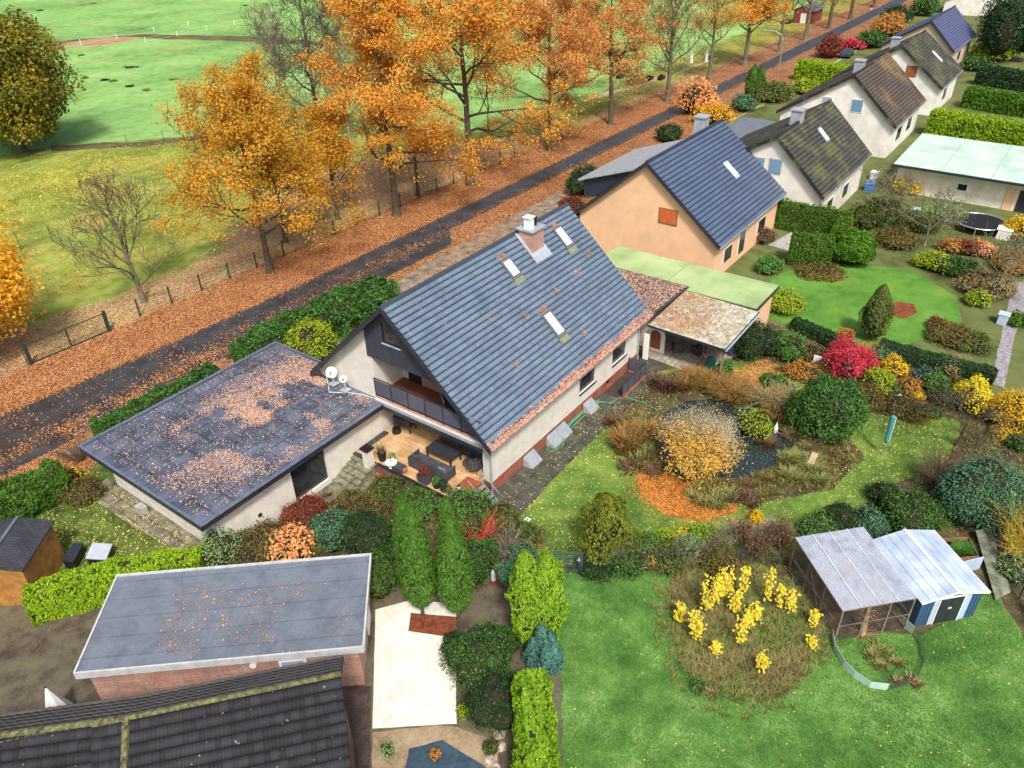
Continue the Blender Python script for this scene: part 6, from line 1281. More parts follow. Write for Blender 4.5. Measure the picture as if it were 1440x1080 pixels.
nb = [(985, 140, 60, .7, L_CORAL, 'coral leaved shrub leaning over the street behind the peach house', .5), (1003, 162, 50, .5, L_AMB, 'amber shrub below the coral one', .4), (1046, 147, 34, .6, L_SEAG, 'rounded green shrub in front of the two cypresses', .15), (1085, 130, 60, .4, L_OLIVEG, 'olive shrub right of the two cypresses', .3),
 (1130, 122, 40, .5, L_YGREEN, 'yellow green shrub in front of the tall bright hedge', .3), (1168, 65, 36, .9, L_BERB, 'red brown tall shrub beside the street', .3), (1200, 62, 30, .5, L_RED, 'dark red low shrub near the parked car', .3), (1250, 35, 50, .6, L_ORB, 'brown purple shrub left of the violet roof', .3), (1225, 55, 40, .6, L_LAUREL, 'dark green shrub behind the dark red one', .3),
 (1425, 30, 90, 1.1, L_DKG, 'tall dark conifer mass in the top right corner', .35), (1400, 70, 60, .5, L_YGREEN, 'yellow green shrub below the tall dark conifers', .3), (1375, 90, 40, .5, L_LAUREL, 'green shrub right of the violet roofed house', .3), (1105, 30, 14, .5, L_LAUREL, 'tiny bush on the far verge', .3),
 (1262, 20, 40, .6, L_DKG, 'dark shrub in front of the violet roofed house', .3), (1300, 8, 40, .7, L_LAUREL, 'green shrub left of the white bungalow', .3), (1320, 235, 26, .8, L_GREEN, 'green shrub at the corner of the mint roof', .3), (1275, 262, 34, .7, L_YELO, 'amber shrub in front of the mint roofed building', .4),
 (1250, 290, 50, .5, L_OLIVEG, 'olive fruit bush left of the amber shrub', .5), (1222, 305, 56, .5, L_OLIVEG, 'olive fruit bush right of the square hedge', .5), (1290, 310, 56, .45, L_OLIVEG, 'olive fruit bush below the amber shrub', .5), (1330, 300, 50, .45, L_SAGE, 'grey green bush in the vegetable garden', .5), (1262, 335, 60, .4, L_MIX, 'brown bush beyond the oval lawn', .5),
 (1340, 345, 34, .6, L_ORB, 'orange bush behind the yellow green one', .4), (1362, 348, 36, .6, L_BERB, 'dark red bush beside the orange ones', .4), (1385, 352, 36, .6, L_CORAL, 'bright orange bush right of the dark red one', .4), (1312, 368, 44, .55, L_YGREEN, 'yellow green bush at the edge of the oval lawn', .4), (1350, 375, 46, .55, L_LAUREL, 'dark green bush behind the oval lawn', .4),
 (1430, 320, 40, .8, L_YELO, 'amber bush at the right edge near the trampoline', .4), (1425, 370, 50, .6, L_ORB, 'orange bush at the right edge beside the white sheet', .4), (1375, 420, 34, .7, L_YGREEN, 'bright yellow green bush beside the gravel path', .4), (1340, 470, 60, .45, L_MIX, 'brown perennials inside the low dark hedge', .5), (1318, 455, 24, .8, L_BERB, 'dark red shrub at the end of the oval lawn', .4),
 (1370, 480, 50, .5, L_OLIVEG, 'olive perennials beside the gravel path', .5), (1390, 400, 70, .4, L_TAN, 'pale dry perennials left of the gravel path', .5), (1105, 425, 50, .6, L_YGREEN, 'light green shrub beside the end of the long green roof', .3), (1188, 470, 24, .7, L_ORB, 'orange shrub at the foot of the narrow conifer', .3), (1340, 515, 44, .5, L_TAN, 'pale straw shrub in front of the low dark hedge', .4), (1240, 500, 40, .5, L_SEAG, 'sea green low conifer behind the magenta shrub', .3),
 (1150, 380, 60, .2, L_MIX, 'low edging plants below the square hedge', .5), (1082, 372, 40, .6, L_GREEN, 'light green shrub at the terrace slabs', .4), (1070, 330, 40, .5, L_BRN, 'brown shrub beside the peach house wall', .4), (1435, 450, 30, .7, L_HEDGEG, 'green hedge piece at the right edge by the path', .2)]
for r_ in nb: S(r_[0], r_[1], r_[2], r_[3], r_[4], r_[5], lumps=13, amp=r_[6], core=.65)
for i, (x, y) in enumerate(((1240, 300), (1300, 330), (1400, 400))): tree('fruit_tree', at(x, y+15), 4.0, 2.8, .10, M_BARKL, L_OLIVEG, 900, .16, ('bare fruit tree right of the square hedge', 'bare fruit tree in the middle of the vegetable garden', 'bare fruit tree beside the gravel path')[i], 'tree', seed=80+i, bole=.3, nl1=9, lv=3, up=.6)
# ================================================================== fallen leaves and grass
_all = lambda f: f
scatter_flat('fallen_leaves', [(-45,31.2),(-11,30.3),(0,29.4),(12,29.0),(90,28.9),(90,34.6),(40,35),(-45,36)], 74000, .095, FALL_OR, 'carpet of brown orange leaves on the far verge of the road', 'leaves', .03, 1)
scatter_flat('fallen_leaves', [(-45,35),(60,35),(60,38),(50,44),(36,52),(20,47),(8,40),(-10,42),(-45,48)], 50000, .10, FALL_PINK, 'pinkish leaves under the street trees', 'leaves', .02, 2, lambda x, y: np.clip(fnoise(x, y, .25)*3-1.0, 0, 1))
scatter_flat('fallen_leaves', [(-45,19.5),(80,19.6),(80,26.2),(30,26.2),(25.5,24),(-45,24.4)], 30000, .095, FALL_OR, 'orange leaves on the near verge of the road', 'leaves', .04, 3, lambda x, y: np.clip(fnoise(x, y, .4)*3-.9, 0, 1))
scatter_flat('fallen_leaves', [(-30,44),(50,44),(42,70),(20,86),(0,90),(-30,60)], 22000, .16, FALL_OR, 'loose leaves over the park grass behind the street trees', 'leaves', .02, 31, lambda x, y: np.clip(1.25-(y-40)/32, .06, 1)*np.clip(fnoise(x, y, .2)*3-.9, .05, 1))
scatter_flat('fallen_leaves', [(40,34),(200,34),(200,44),(60,44)], 14000, .18, FALL_OR, 'leaves under the farther street trees', 'leaves', .02, 32, lambda x, y: np.clip(1.2-(y-34)/9, .05, 1))
def road_d(x, y):
    c = 26.6+.5*np.sin(x*.18)-np.clip((-x)*.03, -.6, .6); band = np.exp(-((y-c)/.6)**2)*(x < 24)*np.where(x > 0, .55, .9)*np.clip(fnoise(x, y, .7)*3.4-1.1, 0, 1)
    edge = np.exp(-((y-np.interp(x, [-40,-11,0,12,120], [31.1,30.5,29.6,29.2,29.2]))/.35)**2)+np.exp(-((y-26.2)/.6)**2); return np.clip(band+.5*edge+.04+.35*(x < 0)*np.clip(fnoise(x, y, .5)*4-1.9, 0, 1), 0, 1)
scatter_flat('fallen_leaves', [(-40,24.5),(120,26.2),(120,29.4),(12,29.4),(-11,30.8),(-40,31.2)], 19000, .09, FALL_OR, 'drift of orange leaves along the middle of the wet road', 'leaves', .045, 4, road_d)
scatter_flat('fallen_leaves', [(-16,20),(6,21),(6,26),(-16,26)], 5000, .11, FALL_OR, 'orange leaves on the driveway apron', 'leaves', .045, 5, lambda x, y: np.clip(fnoise(x, y, .6)*3-1.1, 0, 1))
scatter_flat('fallen_leaves', [(2,84),(14,86),(30,80),(34,70),(22,58),(4,66)], 6500, .14, GL('bright yellow fallen leaves', [(.45,.36,.03),(.66,.54,.05),(.55,.38,.04)], .5, 0), 'yellow leaves on the grass before the rounded olive tree', 'leaves', .02, 6, lambda x, y: np.clip(1.2-np.hypot((x-17), (y-74))/13, 0, 1)*np.clip(fnoise(x, y, .3)*3-.7, .1, 1))
cpt = at(966, 697); 
scatter_flat('fallen_leaves', W((895,665),(925,655),(970,680),(1040,705),(1035,720),(985,735),(930,722),(900,695)), 7500, .11, FALL_CIRC, 'half circle of thick amber leaves below the willow', 'leaves', .03, 7)
scatter_flat('fallen_leaves', W((880,650),(925,645),(1060,700),(1050,735),(985,745),(920,735),(880,690)), 1500, .10, FALL_CIRC, 'loose amber leaves round the half circle', 'leaves', .03, 17)
sheet('leaf_circle', W((893,668),(925,655),(970,680),(1040,705),(1035,718),(985,735),(930,722),(900,695)), .028, mat_litter('amber leaf carpet', [(.20,.07,.02),(.42,.16,.03),(.62,.30,.05)], 10, (.06,.04,.02)), .18, .3, seed=41)
scatter_flat('fallen_leaves', W((1030,520),(1075,505),(1110,520),(1075,540),(1045,550)), 2600, .10, FALL_OR, 'rust orange leaves behind the reeds', 'leaves', .03, 8)
scatter_flat('fallen_leaves', lawn, 3800, .085, FALL_YE, 'scattered small yellow leaves on the garden lawn', 'leaves', .03, 9, lambda x, y: np.clip(fnoise(x, y, .35)*2.6-.9, .05, 1)*~inpoly(x, y, W((915,590),(960,555),(1030,565),(1125,615),(1096,655),(1060,678),(950,666))))
scatter_flat('fallen_leaves', [(-11.6,9),(-11.6,19),(-18,19),(-17,12)], 1600, .09, FALL_YE, 'yellow leaves on the small shady lawn', 'leaves', .03, 10)
def annex_d(x, y): return np.clip((fnoise(x, y, .55)-.38)*6, 0, 1)*np.clip(1.25-np.hypot((x+3.2)/7.5, (y-12)/4.2), .02, 1)+.02
scatter_flat('fallen_leaves', [(-12,7.8),(-.3,7.8),(-.3,12.8),(.7,13.2),(.7,18),(-12,18)], 15000, .07, FALL_PINK, 'faded pink brown leaves in patches on the flat roof', 'leaves', 3.21, 11, annex_d, jit=.15)
scatter_flat('fallen_leaves', [(-12,7.8),(-.3,7.8),(-.3,12.8),(.7,13.2),(.7,18),(-12,18)], 1300, .075, FALL_YE, 'single pale yellow leaves on the flat roof', 'leaves', 3.21, 12)
zr_l = lambda x, y: 3.66+ROOF_K*(y+.5)
scatter_flat('fallen_leaves', [(-.6,-.68),(17.1,-.68),(17.1,-.1),(-.6,-.28)], 4600, .085, FALL_GUT, 'bright orange leaves filling the gutter of the blue grey roof', 'leaves', .03, 13, lambda x, y: np.clip(1.25-(y+.7)*2.2*(.6+fnoise(x, y, 1.5)), 0, 1), zf=lambda x, y: np.where(y < -.5, 3.60, zr_l(x, y)), jit=.7)
for i, (x, y, n, r) in enumerate(((8.9,5.55,60,.5),(14.6,5.65,50,.5),(8.9,2.65,70,.5),(11,3.0,25,.2),(7.4,2.9,25,.2),(13.5,3.2,30,.5),(4.5,1.4,25,.2),(15.5,3.6,40,.6),(10.6,.8,30,.3),(5.2,3.6,12,.2))):
    rng = np.random.default_rng(300+i); a = rng.normal(0, r*.5, n); b = rng.normal(0, .09, n); P = np.stack([x+a, y+b, zr_l(x, y+b)+.05], 1); V, F = leaf_arrays(P, np.tile([0, -.68, .73], (n, 1)), .09, rng, .7, .4)
    tag(np_mesh('fallen_leaves', V, F, FALL_OR), 'small heap of orange leaves on the blue grey roof', 'leaves', 'leaf heaps on the tiled roof', 'stuff')
rng = np.random.default_rng(5); n = 500; xx = rng.uniform(-.4, 16.9, n); yy = rng.uniform(0, 6, n); V, F = leaf_arrays(np.stack([xx, yy, zr_l(xx, yy)+.04], 1), np.tile([0, -.68, .73], (n, 1)), .06, rng, .7, .4); tag(np_mesh('fallen_leaves', V, F, FALL_YE), 'single small leaves dotted over the tiled roof', 'leaves', None, 'stuff')
# canopy and garage roof leaves
scatter_flat('fallen_leaves', [(17,-5.8),(22.4,-5.8),(22.4,-.5),(17,-.5)], 5200, .075, FALL_OR, 'orange leaves lying in the rows of the patio canopy', 'leaves', 2.84, 14, lambda x, y: np.clip(.25+(y+5.8)*.16-(fnoise(x, y, .9)-.5), .05, 1), zf=lambda x, y: (y+5.9)*.022+(x-16.9)*.035)
scatter_flat('fallen_leaves', [(17.4,-.2),(23.2,-.2),(23.2,9),(17.4,9)], 11000, .085, FALL_PINK, 'rust and pink leaves covering the low tiled garage roof', 'leaves', 3.10, 15, lambda x, y: np.clip(.9-.6*(fnoise(x, y, .5)), .2, 1), zf=lambda x, y: (23.3-x)*.03)
scatter_flat('fallen_leaves', [(-18,3),(-15,6),(-10.5,-.5),(-13,-3.2)], 500, .08, FALL_OR, 'few orange leaves on the pale garage roof', 'leaves', 2.72, 16, lambda x, y: np.clip(fnoise(x, y, .6)*4-2, 0, 1))
def mown(name, poly, n, h, m, lab, seed):
    rng = np.random.default_rng(seed); P = np.array(poly); lo = P.min(0); hi = P.max(0); x = rng.uniform(lo[0], hi[0], n*3); y = rng.uniform(lo[1], hi[1], n*3); k = inpoly(x, y, poly); x = x[k][:n]; y = y[k][:n]
    pp = np.stack([x, y], 1); n = len(pp); th = rng.uniform(0, 2*PI, n); H = h*rng.uniform(.5, 1.3, n)*(.6+.9*fnoise(x, y, .6)); ln = H*.6
    w = .012; V = np.stack([np.stack([x-np.sin(th)*w, y+np.cos(th)*w, np.full(n, .02)], 1), np.stack([x+np.sin(th)*w, y-np.cos(th)*w, np.full(n, .02)], 1), np.stack([x+np.cos(th)*ln, y+np.sin(th)*ln, H], 1)], 1).reshape(-1, 3)
    tag(np_mesh(name, V, np.arange(3*n).reshape(n, 3), m), lab, 'grass', None, 'stuff')
scatter_flat('fallen_leaves', bl+bx, 420, .08, FALL_YE, 'few yellow leaves on the back lawn', 'leaves', .03, 45, lambda x, y: np.clip(fnoise(x, y, .3)*3-1, .05, 1))
mown('grass', [p for p in bl]+[at2(1440, 1000), at2(1440, 1085), at2(785, 1085)], 70000, .09, L_MOWN, 'short grass of the back lawn', 21)
mown('grass', lawn, 50000, .07, GL('lawn blades', [(.06,.14,.02),(.12,.24,.035),(.22,.34,.06)], .6, .2), 'short grass of the garden lawn', 22)

# ================================================================== fences, gates, street furniture
def fence(name, pts, h, gap, pm, wm, label, wires=5, pr=.035, mesh=0.0, cat='fence', over=.0):
    o = pts[0]; t = empty(name, (o[0], o[1], 0), label, cat); w = MB()
    for i in range(len(pts)-1):
        a = np.array(pts[i]); b = np.array(pts[i+1]); L = np.linalg.norm(b-a); n = max(1, int(round(L/gap)))
        for j in range(n+(1 if i == len(pts)-2 else 0)):
            p = a+(b-a)*j/n-np.array(o); m = MB(); m.tube([(p[0], p[1], 0), (p[0], p[1], h+over)], pr, 6); m.build('post', pm, t)
        A = a-np.array(o); B = b-np.array(o)
        for k in range(wires): z = h*(k+.5)/wires; w.bar((A[0], A[1], z), (B[0], B[1], z), .014)
        if mesh:
            c = int(L/mesh)
            for j in range(c): p = A+(B-A)*j/c; w.bar((p[0], p[1], .05), (p[0], p[1], h), .009)
    w.build('wire_mesh', wm, t); return t
fence('fence', [(1.0, 35.4), (12, 35.0), (30, 34.6), (49.5, 34.2)], 1.5, 2.9, M_POST, M_WIRE, 'dark green post and wire fence between the street trees and the road', pr=.07, mesh=.7)
fence('fence', [(-8.2, 60), (5, 56.5), (4.5, 51.5)], 1.8, 2.6, M_POST, M_WIRE, 'short green wire fence at the left end of the meadow behind the amber tree', mesh=.5)
fence('fence', [at2(180, 205), at2(330, 190), at2(460, 172)], 1.5, 4.0, M_POST, M_WIRE, 'wire fence along the dark ditch at the back of the park strip', wires=4)
fence('fence', [at2(690, 208), at2(742, 204), at2(792, 198)], 1.9, 2.6, M_POST, M_WIRE, 'dark wire mesh fence panel behind the rusty oak', mesh=.35, wires=7)
fence('fence', [(50, 33.9), (90, 33.6), (140, 33.8)], .9, 5, M_WOOD, M_WIRE, 'low wooden post fence along the farther meadow edge', wires=2, pr=.05)
fence('fence', [at2(60, 72), at2(165, 55), at2(265, 36)], 1.1, 9, M_WHITE, M_WHITE, 'thin white paddock fence across the far left meadow', wires=2, pr=.07)
fence('fence', [at2(205, 60), at2(330, 35), at2(420, 22)], 1.1, 9, M_WHITE, M_WHITE, 'thin white paddock fence in the middle of the meadow', wires=2, pr=.07)
fence('fence', [(-2.15, -7.05), (-.3, -9.3), (1.7, -11.6), (3.6, -14.6)], 1.1, 1.6, M_GATE, M_WIRE, 'low green grey mesh fence between the two lawns', mesh=.12, wires=8, pr=.03)
fence('fence', [(12.2, -21.9), (7.9, -24.3), (4.5, -26.4)], 1.3, 1.7, M_BLACK, M_WIRE, 'black wire fence leaning along the right side of the lawn', mesh=.15, wires=8, pr=.03)
fence('fence', [at2(1262, 522), at2(1300, 538), at2(1330, 550)], 1.2, 1.8, M_POST, M_POST, 'green mesh fence behind the back border', mesh=.15, wires=8, pr=.03)
# double gate, left
a, b = np.array(at2(44, 513)), np.array(at2(155, 466)); d_ = b-a; LG2 = float(np.linalg.norm(d_)); t = empty('double_gate', (a[0], a[1], 0), 'wide dark green double gate on the leaf covered verge', 'gate', math.atan2(d_[1], d_[0]))
for x in (0, LG2): m = MB(); m.box((x-.09, -.09, 0), (x+.09, .09, 1.75)); m.build('post', M_POST, t)
for x0, x1 in ((.14, LG2*.5-.03), (LG2*.5+.03, LG2-.14)):
    m = MB(); m.bar((x0, 0, .12), (x1, 0, .12), .06); m.bar((x0, 0, 1.55), (x1, 0, 1.55), .06); m.bar((x0, 0, .12), (x0, 0, 1.55), .06); m.bar((x1, 0, .12), (x1, 0, 1.55), .06)
    lf = m.build('gate_leaf', M_POST, t); m = MB()
    for k in range(1, 8): m.bar((x0, 0, .12+k*.18), (x1, 0, .12+k*.18), .012)
    for k in range(1, 14): x = x0+(x1-x0)*k/14; m.bar((x, 0, .12), (x, 0, 1.55), .009)
    m.build('mesh_infill', M_POST, lf)
fence('fence', [(-40, 36.5), (-20, 35.8), (a[0]-.2, a[1])], 1.4, 2.9, M_POST, M_WIRE, 'dark green wire fence left of the double gate')
# small garden gate
a, b = np.array(at2(778, 806)), np.array(at2(817, 806)); d_ = b-a; Lg = float(np.linalg.norm(d_)); t = empty('garden_gate', (a[0], a[1], 0), 'small blue grey metal garden gate between bright conifer and fence', 'gate', math.atan2(d_[1], d_[0]))
for x in (0, Lg): m = MB(); m.box((x-.06, -.06, 0), (x+.06, .06, 1.35)); m.build('post', M_GATE, t)
m = MB(); m.bar((.1, 0, .1), (Lg-.1, 0, .1), .05); m.bar((.1, 0, 1.28), (Lg-.1, 0, 1.28), .05); m.bar((.1, 0, .1), (.1, 0, 1.28), .05); m.bar((Lg-.1, 0, .1), (Lg-.1, 0, 1.28), .05); m.build('frame', M_GATE, t)
m = MB()
for k in range(1, 7): m.bar((.1, 0, .1+k*.17), (Lg-.1, 0, .1+k*.17), .014)
for k in range(1, 12): m.bar((.1+(Lg-.2)*k/12, 0, .1), (.1+(Lg-.2)*k/12, 0, 1.28), .009)
m.build('mesh_infill', M_GATE, t); m = MB(); m.box((Lg-.16, -.07, .85), (Lg-.05, -.03, 1.05)); m.bar((Lg-.12, -.09, .97), (Lg-.26, -.09, .97), .025); m.build('lock', M_STEEL, t)
# street lamp
p = at(1095, 99); t = empty('street_lamp', (float(p[0]), float(p[1]), 0), 'pale grey arched street lamp at the near side of the road', 'street lamp')
m = MB(); m.tube([(0, 0, 0), (0, 0, 4.6), (-.1, .5, 5.5), (-.3, 1.4, 6.0), (-.5, 2.6, 6.05)], [.09, .07, .06, .05, .05], 8); m.build('pole', M_STEEL, t); m = MB(); m.tube([(-.5, 2.5, 6.04), (-.6, 3.2, 6.0)], [.1, .14], 8); m.build('lamp_head', M_STEEL, t)
p = at(3, 682); m = MB(); m.tube([(0, 0, 0), (-.02, .05, 2.4)], .05, 8); m.box((-.06, -.06, 2.4), (.06, .06, 2.5)); tag(m.build('lamp_post', M_STEEL, loc=(float(p[0]), float(p[1]), 0)), 'thin grey post at the far left edge above the conifer hedge', 'post')
# path light
p = at(742, 745); t = empty('garden_lamp', (float(p[0]), float(p[1]), 0), 'small white topped garden light on the lawn', 'lamp'); m = MB(); m.cyl((0, 0, 0), .04, .5, 8); m.build('post', M_BLACK, t); m = MB(); m.box((-.11, -.11, .5), (.11, .11, .68)); m.box((-.14, -.14, .68), (.14, .14, .71)); m.build('lamp_head', M_WHITE, t)
# far things on the meadow
for (x, y, lab) in ((972, 88, 'left white figure standing on the meadow between the trees'), (993, 87, 'right white figure standing on the meadow between the trees')):
    p = at(x, y); m = MB(); m.tube([(0, 0, 0), (0, 0, .9), (0, 0, 1.2), (0, 0, 1.5)], [.32, .2, .1, .12], 8); m.bar((0, .0, 1.0), (.3, -.45, 1.45), .09); m.bar((0, 0, 1.0), (-.3, .45, 1.45), .09); m.tube([(0, 0, 1.5), (0, 0, 1.8)], [.13, .05], 8); tag(m.build('garden_sculpture', M_WHITE, loc=(float(p[0]), float(p[1]), 0)), lab, 'sculpture')
for i, (x, y, lab) in enumerate(((913, 113, 'dark trough on the meadow left of the bare tree'), (930, 112, 'second dark trough hidden by the bare tree trunk'), (872, 110, 'dark trough behind the rusty oak'))):
    p = at(x, y); m = MB(); m.prism([(-.7, -.3, 0), (.7, -.3, 0), (.85, -.38, .55), (-.85, -.38, .55)], (0, .7, 0)); m.box((-.3, -.1, .55), (.3, .3, .75)); tag(m.build('feed_trough', M_BLACK, loc=(float(p[0]), float(p[1]), 0)), lab, 'trough', 'dark troughs on the meadow')
p = at(1140, 34); t = empty('field_hut', (float(p[0]), float(p[1]), 0), 'small red timber hut with a grey roof beyond the street trees', 'hut'); m = MB(); m.box((0, 0, 0), (7, 4, 2.6)); m.prism([(0, 0, 2.6), (0, 4, 2.6), (0, 2, 3.5)], (7, 0, 0)); m.build('wall', mat_plain('dark red boards', (.22,.045,.035), .8), t)
m = MB(); m.slab([(-.3, -.4, 2.5), (7.3, -.4, 2.5), (7.3, 2, 3.65), (-.3, 2, 3.65)], .1); m.slab([(-.3, 2, 3.65), (7.3, 2, 3.65), (7.3, 4.4, 2.5), (-.3, 4.4, 2.5)], .1); m.build('roof', M_FELT2, t); m = MB(); m.box((-.03, 1.2, .05), (-.003, 2.4, 2)); m.build('door', M_WHITE, t)
for i, (x, y, w_) in enumerate(((160, 114, 5), (148, 113, 4), (205, 127, 9), (185, 95, 7), (245, 112, 4), (57, 15, 5), (133, 5, 6), (345, 8, 6), (120, 110, 3), (183, 122, 3), (115, 78, 4))):
    p = at(x, y); o = blades_obj('grass_tussock', np.random.default_rng(i).normal(0, w_*mpp(p)*.35, (8, 2)), 150, .35, L_DKG if i % 2 else L_WILD, 500+i, .5, .8, .09); o.location = (float(p[0]), float(p[1]), 0); tag(o, ('dark tussock in the open meadow, first of the left cluster', 'pale tussock in the left meadow cluster', 'long dark tussock in the middle of the meadow', 'tussock above the long dark one in the meadow', 'small tussock near the golden oak crown', 'tussock by the far left paddock fence', 'tussock at the top edge of the meadow', 'tussock at the top edge near the bare trees', 'tiny tussock left of the meadow cluster', 'tiny tussock right of the meadow cluster', 'small tussock below the worn strip')[i], 'tussock', 'tussocks on the meadow')
# pedestrian far down the road
p = at(1228, 16); t = empty('person', (float(p[0]), float(p[1])+.5, 0), 'person in a dark jacket and pale trousers walking far down the road', 'person', 1.2); m = MB()
m.tube([(-.1, 0, 0), (-.1, .02, .45), (-.09, 0, .88)], [.07, .09, .12], 8); m.tube([(.12, .18, 0), (.11, .08, .45), (.09, 0, .88)], [.07, .09, .12], 8); m.build('trousers', M_GREYB, t, smooth=True)
m = MB(); m.tube([(0, 0, .82), (0, 0, 1.1), (0, .02, 1.38), (0, .02, 1.5)], [.17, .19, .22, .1], 10); m.tube([(-.23, 0, 1.4), (-.3, -.05, 1.1), (-.27, .1, .85)], [.07, .06, .045], 7); m.tube([(.23, 0, 1.4), (.3, .05, 1.1), (.26, .2, .88)], [.07, .06, .045], 7); m.build('jacket', mat_plain('dark red jacket', (.12,.02,.03), .8, bump=0), t, smooth=True)
m = MB(); m.tube([(0, .02, 1.48), (0, .03, 1.58), (0, .04, 1.68), (0, .03, 1.76)], [.06, .09, .1, .05], 10); m.build('head', mat_plain('skin', (.5,.3,.22), .6, bump=0), t, smooth=True)
# parked car behind the hedge
p = at(1190, 80); t = empty('parked_car', (float(p[0]), float(p[1]), 0), 'dark car parked by the dark red shrub near the street', 'car', .1)
m = MB(); prof = [(-2.1, .35), (2.1, .35), (2.15, .7), (1.2, .88), (.55, 1.38), (-1.2, 1.42), (-1.95, .95), (-2.15, .8)]; m.prism([(x, -.85, z) for x, z in prof], (0, 1.7, 0)); m.build('body', mat_plain('dark blue grey car paint', (.04,.05,.08), .25, bump=0), t, bevel=.06)
m = MB(); 
for s in (-.86, .86): m.prism([(x, s-.01, z) for x, z in [(-1.7, .95), (1.0, .92), (.5, 1.32), (-1.15, 1.36)]], (0, .02, 0))
m.prism([(.58, -.7, 1.34), (1.15, -.78, .92), (1.15, .78, .92), (.58, .7, 1.34)], (.015, 0, .012)); m.build('window', M_GLASS, t)
for x in (-1.3, 1.35):
    for y in (-.82, .82): m = MB(); m.tube([(x, y-.1, .32), (x, y+.1, .32)], .32, 16); m.build('wheel', M_BLACK, t)
# ================================================================== garden objects
p = at(1240, 641); t = empty('rotary_dryer', (float(p[0]), float(p[1]), 0), 'closed rotary clothes dryer in a teal cover standing on the lawn', 'clothes dryer'); m = MB(); m.cyl((0, 0, 0), .028, 1.5, 8); m.build('pole', M_STEEL, t); m = MB(); m.tube([(0, 0, .95), (0, 0, 1.1), (0, 0, 2.75), (0, 0, 2.85)], [.05, .13, .15, .04], 8); m.build('cover', M_TEAL, t)
m = MB(); m.box((-.02, -.17, 1.1), (.02, -.14, 2.75)); m.build('cover_seam', M_WHITE, t)
def bench(px, py, rz, lab, L=1.1):
    p = at(px, py, .35); t = empty('garden_bench', (float(p[0]), float(p[1]), 0), lab, 'bench', rz); m = MB(); m.box((-L/2, -.17, .34), (L/2, .17, .40)); m.build('seat', mat_plain('bleached board', (.50,.38,.26), .8, var=.15), t, bevel=.01)
    for x in (-L/2+.15, L/2-.15): m = MB(); m.box((x-.05, -.13, 0), (x+.05, .13, .335)); m.build('leg', M_WOOD, t)
bench(878, 627, -1.0, 'small plank bench in the planting left of the pond', .8); bench(1143, 645, .1, 'plank bench on the right bank of the pond')
# brick paving pad
q = W((1020, 735), (1090, 728), (1097, 750), (1030, 758)); m = MB(); sheet_pts = q
sheet('brick_paving', q, .03, mat_brick('mixed garden paving', (.50,.28,.19), (.34,.33,.27), (.15,.14,.09), .42, .32, .02, .8, .4, 'floor', .3, .9, 0), .03, .3, seed=51)
m = MB(); A = at(1037, 756, .05); B = at(1075, 750, .05); m.bar(tuple(A), tuple(B), .22, .1); tag(m.build('brick_edging', mat_plain('salmon kerb stone', (.62,.24,.18), .7)), 'salmon coloured kerb stone at the near edge of the brick paving', 'kerb')
# lying branches
for i, (x0, y0, x1, y1, r, mt, lab) in enumerate(((880, 805, 925, 790, .05, M_BARKL, 'upper pale branch lying on the lawn edge'), (880, 808, 912, 797, .05, M_STEEL, 'grey metal rod among the lying branches'), (905, 800, 932, 787, .055, M_WOOD, 'thick brown branch lying at the fence'))):
    A = at(x0, y0, .1); B = at(x1, y1, .5); m = MB(); m.tube([tuple(A), tuple((A+B)/2+np.array([.05, .05, .03])), tuple(B)], [r, r*.8, r*.5], 6); tag(m.build('branch', mt), lab, 'branch')
# hose on the side path
P = [at2(*q) for q in ((782, 632), (790, 612), (802, 598), (815, 586), (832, 572), (842, 566), (858, 568), (876, 558), (890, 562), (905, 568), (925, 578))]
m = MB(); m.tube([(x, y, .06+.03*(i % 2)) for i, (x, y) in enumerate(P)], .022, 5)
rng = np.random.default_rng(12)
for j in range(5):
    o1 = rng.normal(0, .13, 2); Q = [(P[i][0]+o1[0]*(1+.4*i % 2)+rng.normal(0, .07), P[i][1]+o1[1]+rng.normal(0, .07), .05+.02*j) for i in range(6)]
    m.tube(Q, .02, 5)
th = np.linspace(0, 2*PI, 14); c_h = at2(778, 630); m.tube([(c_h[0]+.45*math.cos(a_), c_h[1]+.3*math.sin(a_), .06) for a_ in th], .02, 5); tag(m.build('garden_hose', M_HOSE), 'green garden hose lying in long loops on the side path', 'hose')
# corrugated run (aviary) and metal shed
RZ = math.radians(-43.6)
t = empty('animal_run', (3.58, -15.08, 0), 'timber and mesh run under a clear corrugated roof', 'animal run', RZ)
LX, LY = 3.45, 4.25
m = MB(); xs = np.arange(0, LX+.001, .028); V = []
for i, x in enumerate(xs):
    z = .018*math.sin(2*PI*x/.11); V += [(x, -LY, 2.02+z), (x, 0, 2.2+z)]
k = len(xs); m.add(V, [(2*i, 2*i+2, 2*i+3, 2*i+1) for i in range(k-1)]); m.add([(a_, b_, c_-.006) for a_, b_, c_ in V], [(2*i+1, 2*i+3, 2*i+2, 2*i) for i in range(k-1)])
def mat_clear():
    mm, nt, ns, ls, pp = _new('clear corrugated sheet'); n_ = noise(ns, ls, 1.2, 5, .6, geo_pos(ns)); r_ = ramp(ns, [(.40,.46,.58), (.60,.66,.77), (.52,.52,.60)], [.3, .5, .75]); ls.new(n_.outputs[0], r_.inputs[0]); ls.new(r_.outputs[0], pp.inputs['Base Color']); pp.inputs['Roughness'].default_value = .3
    tb_ = ns.new('ShaderNodeBsdfTransparent'); mx = ns.new('ShaderNodeMixShader'); mx.inputs[0].default_value = .5; ls.new(pp.outputs[0], mx.inputs[1]); ls.new(tb_.outputs[0], mx.inputs[2]); ls.new(mx.outputs[0], ns['Material Output'].inputs[0]); return mm
M_CLEAR = mat_clear(); m.build('roof_sheet', M_CLEAR, t)
m = MB()
